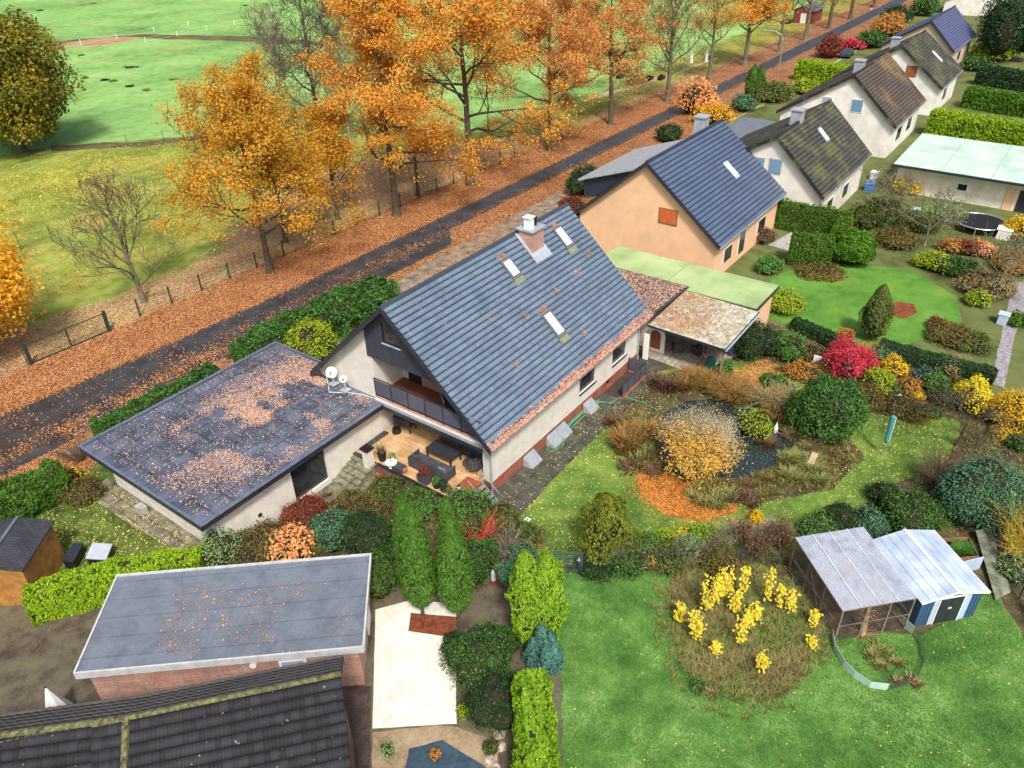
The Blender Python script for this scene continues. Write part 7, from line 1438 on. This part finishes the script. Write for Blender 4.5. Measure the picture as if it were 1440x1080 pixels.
for k in range(1, 4): m.box((LX*k/4-.03, -LY, 0), (LX*k/4+.03, 0, .004))
m.v = [(a_, b_, c_+2.045+(b_+LY)*.0424) for a_, b_, c_ in m.v]; m.build('sheet_overlap', mat_plain('pale sheet overlap', (.50,.54,.62), .4, bump=0), t)
m = MB()
for y in (-LY+.08, -LY*.66, -LY*.33, -.08): m.bar((.02, y, 2.0+(y+LY)*.042-.06), (LX-.02, y, 2.0+(y+LY)*.042-.06), .10)
for x in (.06, LX-.06):
    m.bar((x, -LY+.05, 1.9), (x, -.05, 2.06), .06); m.bar((x, -LY+.05, .95), (x, -.05, .95), .05); m.bar((x, -LY+.05, .08), (x, -.05, .08), .06)
for x, y in ((.06, -LY+.05), (.06, -LY*.66), (.06, -LY*.33), (.06, -.05), (LX-.06, -LY+.05), (LX-.06, -.05), (1.2, -LY+.05), (2.3, -LY+.05)): m.box((x-.035, y-.035, 0), (x+.035, y+.035, 1.95+(y+LY)*.042))
m.bar((.06, -LY+.05, .95), (LX-.06, -LY+.05, .95), .05); m.bar((.06, -LY*.66, .1), (.06, -LY*.33, 1.9), .04); m.build('timber_frame', M_WOOD, t)
m = MB()
for k in range(24): z = .08+k*.08; m.bar((.06, -LY+.05, z), (.06, -.05, z), .006); m.bar((.06, -LY+.02, z), (LX-.06, -LY+.02, z), .006)
for k in range(50): y = -LY+.05+k*(LY-.1)/50; m.bar((.06, y, .05), (.06, y, 1.95), .006)
for k in range(40): x = .06+k*(LX-.12)/40; m.bar((x, -LY+.02, .05), (x, -LY+.02, 1.9), .006)
m.build('wire_mesh', M_WIRE, t)
m = MB(); m.box((.1, -LY+.1, 0.005), (LX-.1, -.1, .03)); m.build('run_floor', mat_plain('dark run litter', (.10,.055,.04), .9, var=.3, scale=3), t)
m = MB(); m.box((LX-1.6, -2.4, .03), (LX-.4, -.8, .9)); m.slab([(LX-1.7, -2.5, .95), (LX-.3, -2.5, .95), (LX-.3, -.7, 1.1), (LX-1.7, -.7, 1.1)], .05); m.build('nest_box', mat_plain('old brown boards', (.22,.11,.07), .8), t)
t = empty('metal_shed', (5.98, -17.98, 0), 'blue metal garden shed with a white blue gable roof and dark double doors', 'shed', RZ)
WX, WY = 3.15, 3.9; def_e, rdg = 1.72, 2.08
m = MB(); m.prism([(.12, -WY+.15, 0), (WX-.12, -WY+.15, 0), (WX-.12, -WY+.15, def_e-.03), (WX/2, -WY+.15, rdg-.04), (.12, -WY+.15, def_e-.03)], (0, WY-.3, 0)); m.build('wall', M_NAVY, t)
m = MB()
for k in range(18):
    x = .16+k*(WX-.32)/17; 
    if .95 < x < 2.2: continue
    m.box((x-.02, -WY+.128, .05), (x+.02, -WY+.149, def_e-.02))
for k in range(20): y = -WY+.25+k*(WY-.5)/19; m.box((WX-.119, y-.03, .05), (WX-.10, y+.03, def_e-.03))
m.build('wall_ribs', M_NAVY, t)
for x0, x1 in ((.72, .93), (2.22, 2.5)): m = MB(); m.box((x0, -WY+.12, .03), (x1, -WY+.149, def_e)); m.build('pale_wall_strip', M_LBLUE, t)
m = MB(); m.box((.94, -WY+.10, .02), (1.0, -WY+.147, 1.66)); m.box((2.15, -WY+.10, .02), (2.21, -WY+.147, 1.66)); m.box((1.0, -WY+.10, 1.60), (2.15, -WY+.147, 1.66)); m.build('door_frame', M_WHITE, t)
for x0, x1 in ((1.01, 1.565), (1.585, 2.14)):
    m = MB(); m.box((x0, -WY+.11, .04), (x1, -WY+.147, 1.59)); dr_ = m.build('door', M_DARK, t); m = MB(); m.box((1.5 if x0 < 1.2 else 1.6, -WY+.085, .9), (1.55 if x0 < 1.2 else 1.65, -WY+.109, 1.0)); m.build('handle', M_WHITE, dr_)
for s in (0, 1):
    m = MB(); q = [(-.06, -WY, def_e), (WX/2, -WY, rdg), (WX/2, 0, rdg), (-.06, 0, def_e)] if s == 0 else [(WX/2, -WY, rdg), (WX+.06, -WY, def_e), (WX+.06, 0, def_e), (WX/2, 0, rdg)]
    m.slab(q, .03)
    for k in range(1, 4):
        u = k/4; a0 = np.array(q[0])*(1-u)+np.array(q[1])*u; b0 = np.array(q[3])*(1-u)+np.array(q[2])*u; m.bar(tuple(a0+[0, 0, .012]), tuple(b0+[0, 0, .012]), .05, .025)
    m.build('roof', M_ROOFW, t)
m = MB(); m.bar((WX/2, -WY-.01, rdg+.01), (WX/2, .01, rdg+.01), .14, .03); m.bar((-.06, -WY-.02, def_e-.03), (WX/2, -WY-.02, rdg-.03), .03, .08); m.bar((WX/2, -WY-.02, rdg-.03), (WX+.06, -WY-.02, def_e-.03), .03, .08); m.bar((WX+.07, -WY, def_e-.02), (WX+.07, 0, def_e-.02), .03, .06); m.build('roof_trim', M_WHITE, t)
# chick wire enclosure in front of the run
def curve_strip(name, pts, h0, h1, m, lab, cat, th=.015):
    mb = MB()
    for i in range(len(pts)-1):
        a_, b_ = np.array(pts[i]), np.array(pts[i+1]); n_ = np.array([-(b_-a_)[1], (b_-a_)[0]]); n_ = n_/np.linalg.norm(n_)*th
        mb.prism([(a_[0], a_[1], h0), (b_[0], b_[1], h0), (b_[0], b_[1], h1), (a_[0], a_[1], h1)], (n_[0], n_[1], 0))
    return tag(mb.build(name, m), lab, cat)
M_PLASTIC = mat_plain('milky green plastic sheet', (.42,.60,.52), .4, var=.1, scale=2, bump=0)
curve_strip('plastic_barrier', W((1168, 893), (1172, 915), (1185, 938), (1200, 953), (1222, 968), (1248, 971)), .0, .42, M_PLASTIC, 'curved strip of milky green plastic in front of the run', 'barrier')
curve_strip('plastic_screen', W((1266, 877), (1282, 892)), .0, .5, M_PLASTIC, 'small milky plastic panel between the run and the shed', 'panel')
fence('fence', W((1248, 971), (1275, 964), (1292, 950), (1298, 930), (1292, 905), (1284, 893)), .45, .9, M_WOOD, M_WIRE, 'low rounded fence of wire and sticks before the shed', mesh=.12, wires=4, pr=.02)
reeds(1240, 915, 60, 1600, .3, L_WILD, 'short rank grass inside the rounded enclosure', 90, .3, .6, 'grass_clump', 'grass'); reeds(1270, 962, 34, 500, .3, L_TAN, 'dry grass along the rounded fence', 91, .2, .6, 'grass_clump', 'grass')
# dried palm like plant
p = at(1212, 893); t = empty('dried_plant', (float(p[0]), float(p[1]), 0), 'dried straw coloured plant with drooping leaves in front of the run', 'plant'); m = MB(); m.tube([(0, 0, 0), (.08, .05, .7), (.2, .12, 1.45)], [.14, .12, .10], 8); m.build('stalk', mat_plain('straw stalk', (.46,.32,.14), .9), t)
o = blades_obj('leaves', [(.2, .12)], 60, .55, mat_plain('dry straw leaf', (.52,.34,.15), .9), 92, .12, .9, .03, parent=t, z0=1.1); o = blades_obj('leaves', [(0, 0)], 60, .4, mat_plain('dry base leaf', (.30,.20,.10), .9), 93, .3, 1.3, .03, parent=t)
# raised bed, panels
q = [at2(1325, 757, .8), at2(1363, 755, .8), at2(1377, 782, .8), at2(1345, 785, .8)]; c = np.mean(q, 0); t = empty('raised_bed', (float(c[0]), float(c[1]), 0), 'timber raised bed with green herbs behind the shed', 'raised bed'); Q = [(x-c[0], y-c[1]) for x, y in q]
m = MB()
for i in range(4): a_, b_ = Q[i], Q[(i+1) % 4]; m.prism([(a_[0], a_[1], 0), (b_[0], b_[1], 0), (b_[0], b_[1], .8), (a_[0], a_[1], .8)], (-(a_[0]+b_[0])*.03, -(a_[1]+b_[1])*.03, 0))
m.build('planks', mat_plain('brown planks', (.24,.13,.07), .8), t); m = MB(); m.add([(x*.93, y*.93, .6) for x, y in Q], [(0, 1, 2, 3), (3, 2, 1, 0)]); m.build('soil', M_MULCH, t); blades_obj('herbs', [(0, 0), (.2, -.2), (-.2, .1)], 500, .35, L_GREEN, 94, .35, .8, .02, parent=t, z0=.6)
m = MB(); A = at2(1345, 808); B = at2(1377, 800); m.prism([(A[0], A[1], 0), (B[0], B[1], 0), (B[0], B[1], .8), (A[0], A[1], .8)], (.03, .03, 0)); tag(m.build('sheet_metal_screen', M_LBLUE), 'pale metal panel standing between shed and raised bed', 'panel')
q = [at2(1372, 746, .5), at2(1393, 742, .5), at2(1422, 832, .15), at2(1400, 843, .15)]; m = MB(); m.slab([(q[0][0], q[0][1], .5), (q[3][0], q[3][1], .15), (q[2][0], q[2][1], .15), (q[1][0], q[1][1], .5)], .04); tag(m.build('fibre_sheet', mat_brick('grey green ribbed sheet', (.30,.32,.24), (.34,.36,.27), (.2,.22,.16), .12, 9, .01, .8, .4, 'floor', .35, .85, 0)), 'long weathered grey sheet lying between shed and wire fence', 'sheet')
# patio things under the canopy
def armchair(x, y, rz, lab):
    t = empty('wicker_armchair', (x, y, .03), lab, 'armchair', rz, 'wicker armchairs on the patio'); m = MB(); m.box((-.38, -.38, .05), (.38, .38, .38)); m.build('base', M_RATTAN, t); m = MB(); m.box((-.3, -.36, .385), (.3, .26, .47)); m.build('cushion', M_CUSH, t, bevel=.03)
    m = MB(); m.box((-.38, .28, .381), (.38, .4, .85)); m.build('backrest', M_RATTAN, t, bevel=.03)
    for s in (-.4, .3): m = MB(); m.box((s, -.38, .381), (s+.1, .275, .62)); m.build('armrest', M_RATTAN, t, bevel=.02)
p = at2(953, 494); armchair(p[0], p[1], 2.2, 'dark wicker armchair next to the arched white gate'); p = at2(982, 497); armchair(p[0], p[1], 2.8, 'dark wicker armchair in the middle under the canopy')
p = at2(998, 520); t = empty('grill', (p[0], p[1], .03), 'covered grill in dark teal at the canopy corner', 'grill', .5); m = MB(); m.tube([(0, 0, .02), (0, 0, .6), (0, 0, .85), (0, 0, 1.0)], [.36, .34, .3, .12], 10); m.build('cover', M_TEALD, t); m = MB(); m.tube([(.2, .3, .75), (.6, .5, .9)], .03, 6); m.build('handle', M_STEEL, t)
p = at2(990, 506); m = MB(); m.tube([(0, -.04, .25), (0, .04, .25)], .22, 14); m.bar((0, 0, .25), (.3, .3, .95), .04); m.bar((.28, .1, .95), (.3, .5, .95), .04); tag(m.build('hand_cart', M_RED, loc=(p[0], p[1], .03)), 'small red wheeled cart beside the covered grill', 'cart')
p = at2(1026, 500); m = MB(); m.tube([(0, 0, 0), (0, 0, .5), (0, 0, 1.5), (0, 0, 1.7)], [.14, .22, .16, .04], 8); tag(m.build('folded_parasol', mat_plain('navy cloth', (.03,.06,.20), .8), loc=(p[0], p[1], .03)), 'folded navy parasol leaning at the right canopy post', 'parasol')
p = at(1149, 508, .5); m = MB(); m.box((-.05, -.25, .3), (.05, .25, .9)); m.bar((0, 0, 0), (0, 0, .3), .05); tag(m.build('bird_feeder', M_WHITE, loc=(float(p[0]), float(p[1]), 0)), 'small white board on a stick left of the magenta shrub', 'board')
p = at(1264, 560, .4); m = MB(); m.tube([(0, 0, .0), (0, 0, .45), (0, 0, .6), (0, 0, .72)], [.05, .05, .14, .03], 8); tag(m.build('garden_ornament', M_WHITE, loc=(float(p[0]), float(p[1]), 0)), 'small white ornament in the brown border bed', 'ornament')
p = at(1110, 547); m = MB(); m.tube([(0, 0, .02), (0, 0, .22)], [.3, .38], 12); tag(m.build('bird_bath', M_DARK, loc=(float(p[0]), float(p[1]), 0)), 'dark shallow bowl on the green cushion behind the reeds', 'bowl')
p = at(1144, 615); m = MB()
for k in range(4): a_ = k*PI/2+.4; m.bar((.35*math.cos(a_), .35*math.sin(a_), 0), (0, 0, .9), .05)
m.tube([(0, 0, .75), (0, 0, .95)], [.2, .02], 4); tag(m.build('wooden_stand', M_CONC, loc=(float(p[0]), float(p[1]), 0)), 'small grey pyramid stand on the right bank of the pond', 'stand')
p = at(1090, 608); m = MB(); m.tube([(0, 0, 0), (.0, 0, .35), (.03, 0, .6), (.1, 0, .7)], [.12, .13, .05, .05], 8); tag(m.build('heron_figure', M_WHITE, loc=(float(p[0]), float(p[1]), 0)), 'small pale pond figure at the water edge beside the yellow green shrub', 'figure')
# neighbour: cone, trampoline, sheets
p = at2(1375, 322); t = empty('trampoline', (p[0], p[1], 0), 'dark round trampoline in front of the mint roofed building', 'trampoline'); m = MB(); m.tube([(0, 0, .72), (0, 0, .76)], 2.1, 24); m.build('mat', M_BLACK, t); m = MB(); th = np.linspace(0, 2*PI, 25); m.tube([(2.15*math.cos(a_), 2.15*math.sin(a_), .75) for a_ in th], .06, 6, False)
for k in range(6): a_ = k*PI/3; m.tube([(2.15*math.cos(a_), 2.15*math.sin(a_), 0), (2.15*math.cos(a_), 2.15*math.sin(a_), .74)], .04, 6)
m.build('frame', M_STEEL, t)
for (x, y, mt, lab, d1, d2, hh) in ((1359, 315, M_BLUEP, 'blue plastic tub beside the trampoline', 1.2, .8, .5), (1410, 335, M_WHITE, 'white garden box in front of the amber bush at the right edge', 1.2, 1.2, .9), (1222, 268, M_BLUEP, 'bright blue crate at the corner of the mossy house', 1.2, .9, .8), (1285, 305, M_LBLUE, 'pale blue tank among the fruit bushes', 1.4, .7, .7), (1228, 252, M_WHITE, 'white container by the mossy house', .9, .7, .8), (1408, 455, M_LBLUE, 'pale blue barrel beside the gravel path', .7, .7, .8)):
    p = at(x, y); m = MB(); m.prism([(-d1/2*.85, -d2/2*.85, 0), (d1/2*.85, -d2/2*.85, 0), (d1/2, -d2/2, hh), (-d1/2, -d2/2, hh)], (0, d2*.9, 0)); m.box((-d1/2-.04, -d2/2-.04, hh), (d1/2+.04, d2/2+.04, hh+.05)); tag(m.build('container', mt, loc=(float(p[0]), float(p[1]), 0), bevel=.02), lab, 'container')
# stones beside the lime hedge
rng = np.random.default_rng(44)
for i in range(16):
    x = 712-(i % 4)*5-(i//4)*4+rng.normal(0, 2); y = 1000+i*6.5+rng.normal(0, 2); p = at(x, y); m = MB(); r = rng.uniform(.13, .24); n_ = 7
    V = [(0, 0, r*.95)]+[(r*math.cos(2*PI*k/n_)*rng.uniform(.75, 1.1), r*math.sin(2*PI*k/n_)*rng.uniform(.75, 1.1), r*.55) for k in range(n_)]+[(r*1.1*math.cos(2*PI*k/n_+.2), r*1.1*math.sin(2*PI*k/n_+.2), 0) for k in range(n_)]
    m.add(V, [(0, 1+k, 1+(k+1) % n_) for k in range(n_)]+[(1+k, 1+n_+k, 1+n_+(k+1) % n_, 1+(k+1) % n_) for k in range(n_)]); tag(m.build('stone', M_STONE, loc=(float(p[0]), float(p[1]), .02), bevel=.02), 'tan field stone in the row left of the lime hedge', 'stone', 'field stones beside the lime hedge')
t = empty('toy_figure', (*at2(694, 822), 0), 'small grey and red garden figure under the clipped shrub', 'figure'); m = MB(); m.tube([(0, 0, .35), (0, 0, .8), (0, 0, .95)], [.13, .11, .04], 8); m.build('coat', M_GREYB, t); m = MB(); m.tube([(-.07, 0, 0), (-.06, 0, .36)], .05, 6); m.tube([(.07, 0, 0), (.06, 0, .36)], .05, 6); m.build('boots', M_RED, t)
# ================================================================== terrace furniture
TZ = .905
t = empty('lounge_sofa', (-1.15, 3.2, TZ), 'grey wicker sofa with its back to the garden on the terrace', 'sofa'); m = MB(); m.box((-.42, -1.25, .06), (.42, 1.25, .36)); m.build('base', M_RATTAN, t); m = MB(); m.box((-.5, -1.25, .06), (-.43, 1.25, .78)); m.build('backrest', M_RATTAN, t, bevel=.01)
for y in (-1.33, 1.26): m = MB(); m.box((-.5, y, .06), (.42, y+.07, .70)); m.build('armrest', M_RATTAN, t, bevel=.01)
for y in (-.83, 0, .83): m = MB(); m.box((-.4, y-.4, .365), (.42, y+.4, .48)); m.build('seat_cushion', M_CUSH, t, bevel=.03)
for y, mt in ((-.95, M_CUSHP), (.9, M_CUSH)): m = MB(); m.box((-.36, y-.25, .48), (-.2, y+.25, .82)); m.build('cushion', mt, t, bevel=.05)
t = empty('lounge_table', (.02, 3.35, TZ), 'dark low garden table in the middle of the lounge set', 'table'); m = MB(); m.box((-.5, -.95, .62), (.5, .95, .67)); m.build('tabletop', M_DARK, t, bevel=.01)
for x in (-.42, .42):
    for y in (-.85, .85): m = MB(); m.box((x-.04, y-.04, 0), (x+.04, y+.04, .615)); m.build('leg', M_DARK, t)
t = empty('corner_sofa', (1.25, 2.6, TZ), 'grey wicker corner sofa with rounded cushions at the house side', 'sofa'); m = MB(); m.box((-.35, -1.4, .06), (.5, 1.9, .38)); m.box((-1.2, -1.4, .06), (-.351, -.55, .38)); m.build('base', M_RATTAN, t)
m = MB(); m.box((.4, -1.48, .381), (.55, 1.9, .9)); m.box((-1.2, -1.5, .381), (.399, -1.36, .9)); m.build('backrest', M_RATTAN, t, bevel=.04)
for i in range(4): m = MB(); y = -1.3+i*.8; m.box((-.33, y, .385), (.38, y+.76, .52)); m.build('seat_cushion', M_CUSH, t, bevel=.05)
for i in range(4): m = MB(); y = -1.25+i*.8; m.box((.2, y, .53), (.39, y+.66, .95)); m.build('cushion', M_CUSH, t, bevel=.07)
t = empty('terrace_armchair', (.2, 1.35, TZ), 'curved grey wicker armchair with metal legs at the right of the lounge set', 'armchair', .2); m = MB(); m.box((-.35, -.35, .3), (.35, .35, .42)); m.build('seat', M_CUSH, t, bevel=.03); m = MB(); n_ = 10
pts = [(.42*math.cos(a_), .42*math.sin(a_)) for a_ in np.linspace(PI*.95, PI*2.05, n_)]
for i in range(n_-1): m.prism([(pts[i][0], pts[i][1], .3), (pts[i+1][0], pts[i+1][1], .3), (pts[i+1][0], pts[i+1][1], .85), (pts[i][0], pts[i][1], .85)], (pts[i][0]*.12, pts[i][1]*.12, 0))
m.build('backrest', M_RATTAN, t)
for s in (-.3, .3): m = MB(); m.tube([(s, -.3, .3), (s, -.35, 0), (s, .35, 0), (s, .3, .3)], .018, 5); m.build('leg_frame', M_DARK, t)
t = empty('side_table', (.9, 7.1, TZ), 'dark console table with bottles against the annex side of the terrace', 'table', .1); m = MB(); m.box((-.35, -.6, .85), (.35, .6, .9)); m.build('tabletop', M_DARK, t); m = MB(); m.box((-.33, -.58, .45), (.33, .58, .84)); m.build('drawer_box', M_DARK, t)
for x in (-.3, .3):
    for y in (-.55, .55): m = MB(); m.box((x-.03, y-.03, 0), (x+.03, y+.03, .45)); m.build('leg', M_DARK, t)
for i, (y, mt, lab) in enumerate(((6.8, M_WHITE, 'white jug on the dark console table'), (7.15, M_BLACK, 'dark pot on the dark console table'), (7.4, M_TERRAC, 'small terracotta pot on the dark console table'))): m = MB(); m.tube([(0, 0, 0), (0, 0, .16), (0, 0, .26)], [.09, .1, .05], 10); tag(m.build('jug', mt, loc=(.9, y, TZ+.9)), lab, 'jug')
p = (1.8, 5.6); t = empty('dining_chair', (p[0], p[1], TZ), 'dark chair at the back wall of the terrace', 'chair', .3); m = MB(); m.box((-.24, -.24, .42), (.24, .24, .48)); m.build('seat', M_CUSH, t); m = MB(); m.box((.2, -.24, .49), (.25, .24, .95)); m.build('backrest', M_CUSH, t, bevel=.02)
for x in (-.21, .21):
    for y in (-.21, .21): m = MB(); m.box((x-.02, y-.02, 0), (x+.02, y+.02, .415)); m.build('leg', M_DARK, t)
m = MB(); m.tube([(0, 0, 0), (0, 0, .05), (0, 0, .3)], [.28, .28, .24], 12); tag(m.build('pet_bed', M_BLACK, loc=(.35, 7.3, TZ)), 'round black basket by the annex wall of the terrace', 'basket')
m = MB(); m.box((-.02, -.45, .02), (.02, .45, 1.5)); tag(m.build('leaning_board', M_BLACK, loc=(1.2, .85, TZ), bevel=.01), 'black board leaning in the right corner of the terrace', 'board')
# pots along the terrace edge
def pot(x, y, w, l, h, mt, pm, ph, lab, blades=False, rz=0, z=TZ):
    t = empty('plant_pot', (x, y, z), lab, 'plant pot', rz); m = MB()
    if l > w*1.3: m.prism([(-w/2*.85, -l/2*.92, 0), (w/2*.85, -l/2*.92, 0), (w/2, -l/2*.92, h), (-w/2, -l/2*.92, h)], (0, l*.92, 0))
    else: m.tube([(0, 0, 0), (0, 0, h), (0, 0, h+.03)], [w/2*.75, w/2, w/2*1.06], 12)
    m.build('pot', mt, t)
    if blades: blades_obj('plant', [(0, 0)], 160, ph, pm, int(abs(x*10+y*7)), .12, .6, .012, parent=t, z0=h)
    elif pm: shrub_obj('plant', w*.55, max(w, l*.8)*.5, ph, pm, 500, .07, int(abs(x*10+y*7)), parent=t, base=h-.05, core=.5, amp=.4)
pot(-2.05, 6.15, .5, .5, .5, M_BLACK, L_TAN, .9, 'black pot with tall straw grass beside the dark capped pillar', True)
pot(-1.75, 5.65, .3, .3, .3, M_CONC, L_SAGE, .3, 'small grey pot behind the white round table'); 
t = empty('bird_table', (-2.2, 5.3, TZ), 'small round white stand between the pots on the terrace edge', 'stand'); m = MB(); m.cyl((0, 0, .3), .33, .05, 16); m.cyl((0, 0, 0), .2, .3, 12, .08); m.build('stand', M_WHITE, t); m = MB(); m.cyl((0, 0, .35), .02, .35, 6); m.build('rod', M_DARK, t)
pot(-2.15, 4.35, .28, .28, .24, M_TERRAC, None, 0, 'empty terracotta pot on the terrace edge')
pot(-2.15, 4.75, .5, .8, .3, M_CUSH, None, 0, 'low dark planter behind the terracotta pot')
pot(-2.1, 2.95, .5, .75, .5, M_RATTAN, L_BERB, .6, 'square grey planter with a dark red leaved shrub on the terrace edge')
pot(-2.1, 2.1, .45, .45, .35, M_BLACK, L_GREEN, .4, 'black pot with a low green plant on the terrace edge'); pot(-2.1, 1.6, .45, .45, .4, M_DARK, L_DKG, .4, 'dark pot with a dark green plant next to the brick pillar'); pot(-2.1, 1.2, .34, .34, .3, M_CUSHP, L_MIX, .25, 'small violet grey pot close to the right pillar')
pot(-2.45, 1.1, .5, .5, .25, M_BLACK, L_YELO, .22, 'black bowl with yellow plants below the right pillar', z=.3)
# lantern on the pillar
t = empty('lantern', (-2.05, .55, 1.27), 'black lantern with a glass globe on the slab topped pillar', 'lantern'); m = MB(); m.cyl((0, 0, 0), .09, .04, 10); m.cyl((0, 0, .04), .025, .14, 8); m.cyl((0, 0, .46), .1, .05, 10, .02); m.build('fitting', M_BLACK, t); m = MB(); m.tube([(0, 0, .18), (0, 0, .26), (0, 0, .4), (0, 0, .46)], [.05, .11, .12, .08], 12); m.build('glass_globe', M_GLASSB, t, smooth=True)
# balcony chairs
def bchair(x, y, rz, lab):
    t = empty('balcony_chair', (x, y, 3.48), lab, 'chair', rz, 'folding chairs on the balcony'); m = MB(); m.box((-.25, -.25, .4), (.25, .25, .44)); m.build('seat', M_BLACK, t); m = MB(); m.slab([(-.25, .2, .45), (.25, .2, .45), (.25, .45, 1.1), (-.25, .45, 1.1)], .02); m.build('backrest', M_BLACK, t)
    m = MB()
    for s in (-.27, .27): m.bar((s, -.25, 0), (s, .46, 1.12), .03); m.bar((s, .25, 0), (s, -.25, .44), .03); m.bar((s, -.28, .62), (s, .28, .62), .04)
    m.build('frame', M_ZINC, t)
bchair(1.3, 3.9, -.5, 'folding chair with a pale frame on the left of the balcony set'); bchair(1.2, 2.6, -1.4, 'folding chair with a pale frame on the right of the balcony set')
m = MB(); m.box((-.35, -.35, .66), (.35, .35, .7)); m.bar((0, 0, 0), (0, 0, .66), .06); m.box((-.25, -.25, 0), (.25, .25, .03)); tag(m.build('balcony_table', M_DARK, loc=(.9, 3.2, 3.48)), 'small dark table between the two folding chairs on the balcony', 'table')
# barge of soil retaining timber in front of the terrace
m = MB(); m.box((-2.75, .9, 0), (-2.5, 6.2, .35)); tag(m.build('timber_edging', M_WOODR), 'red brown timber edging below the terrace pots', 'edging')
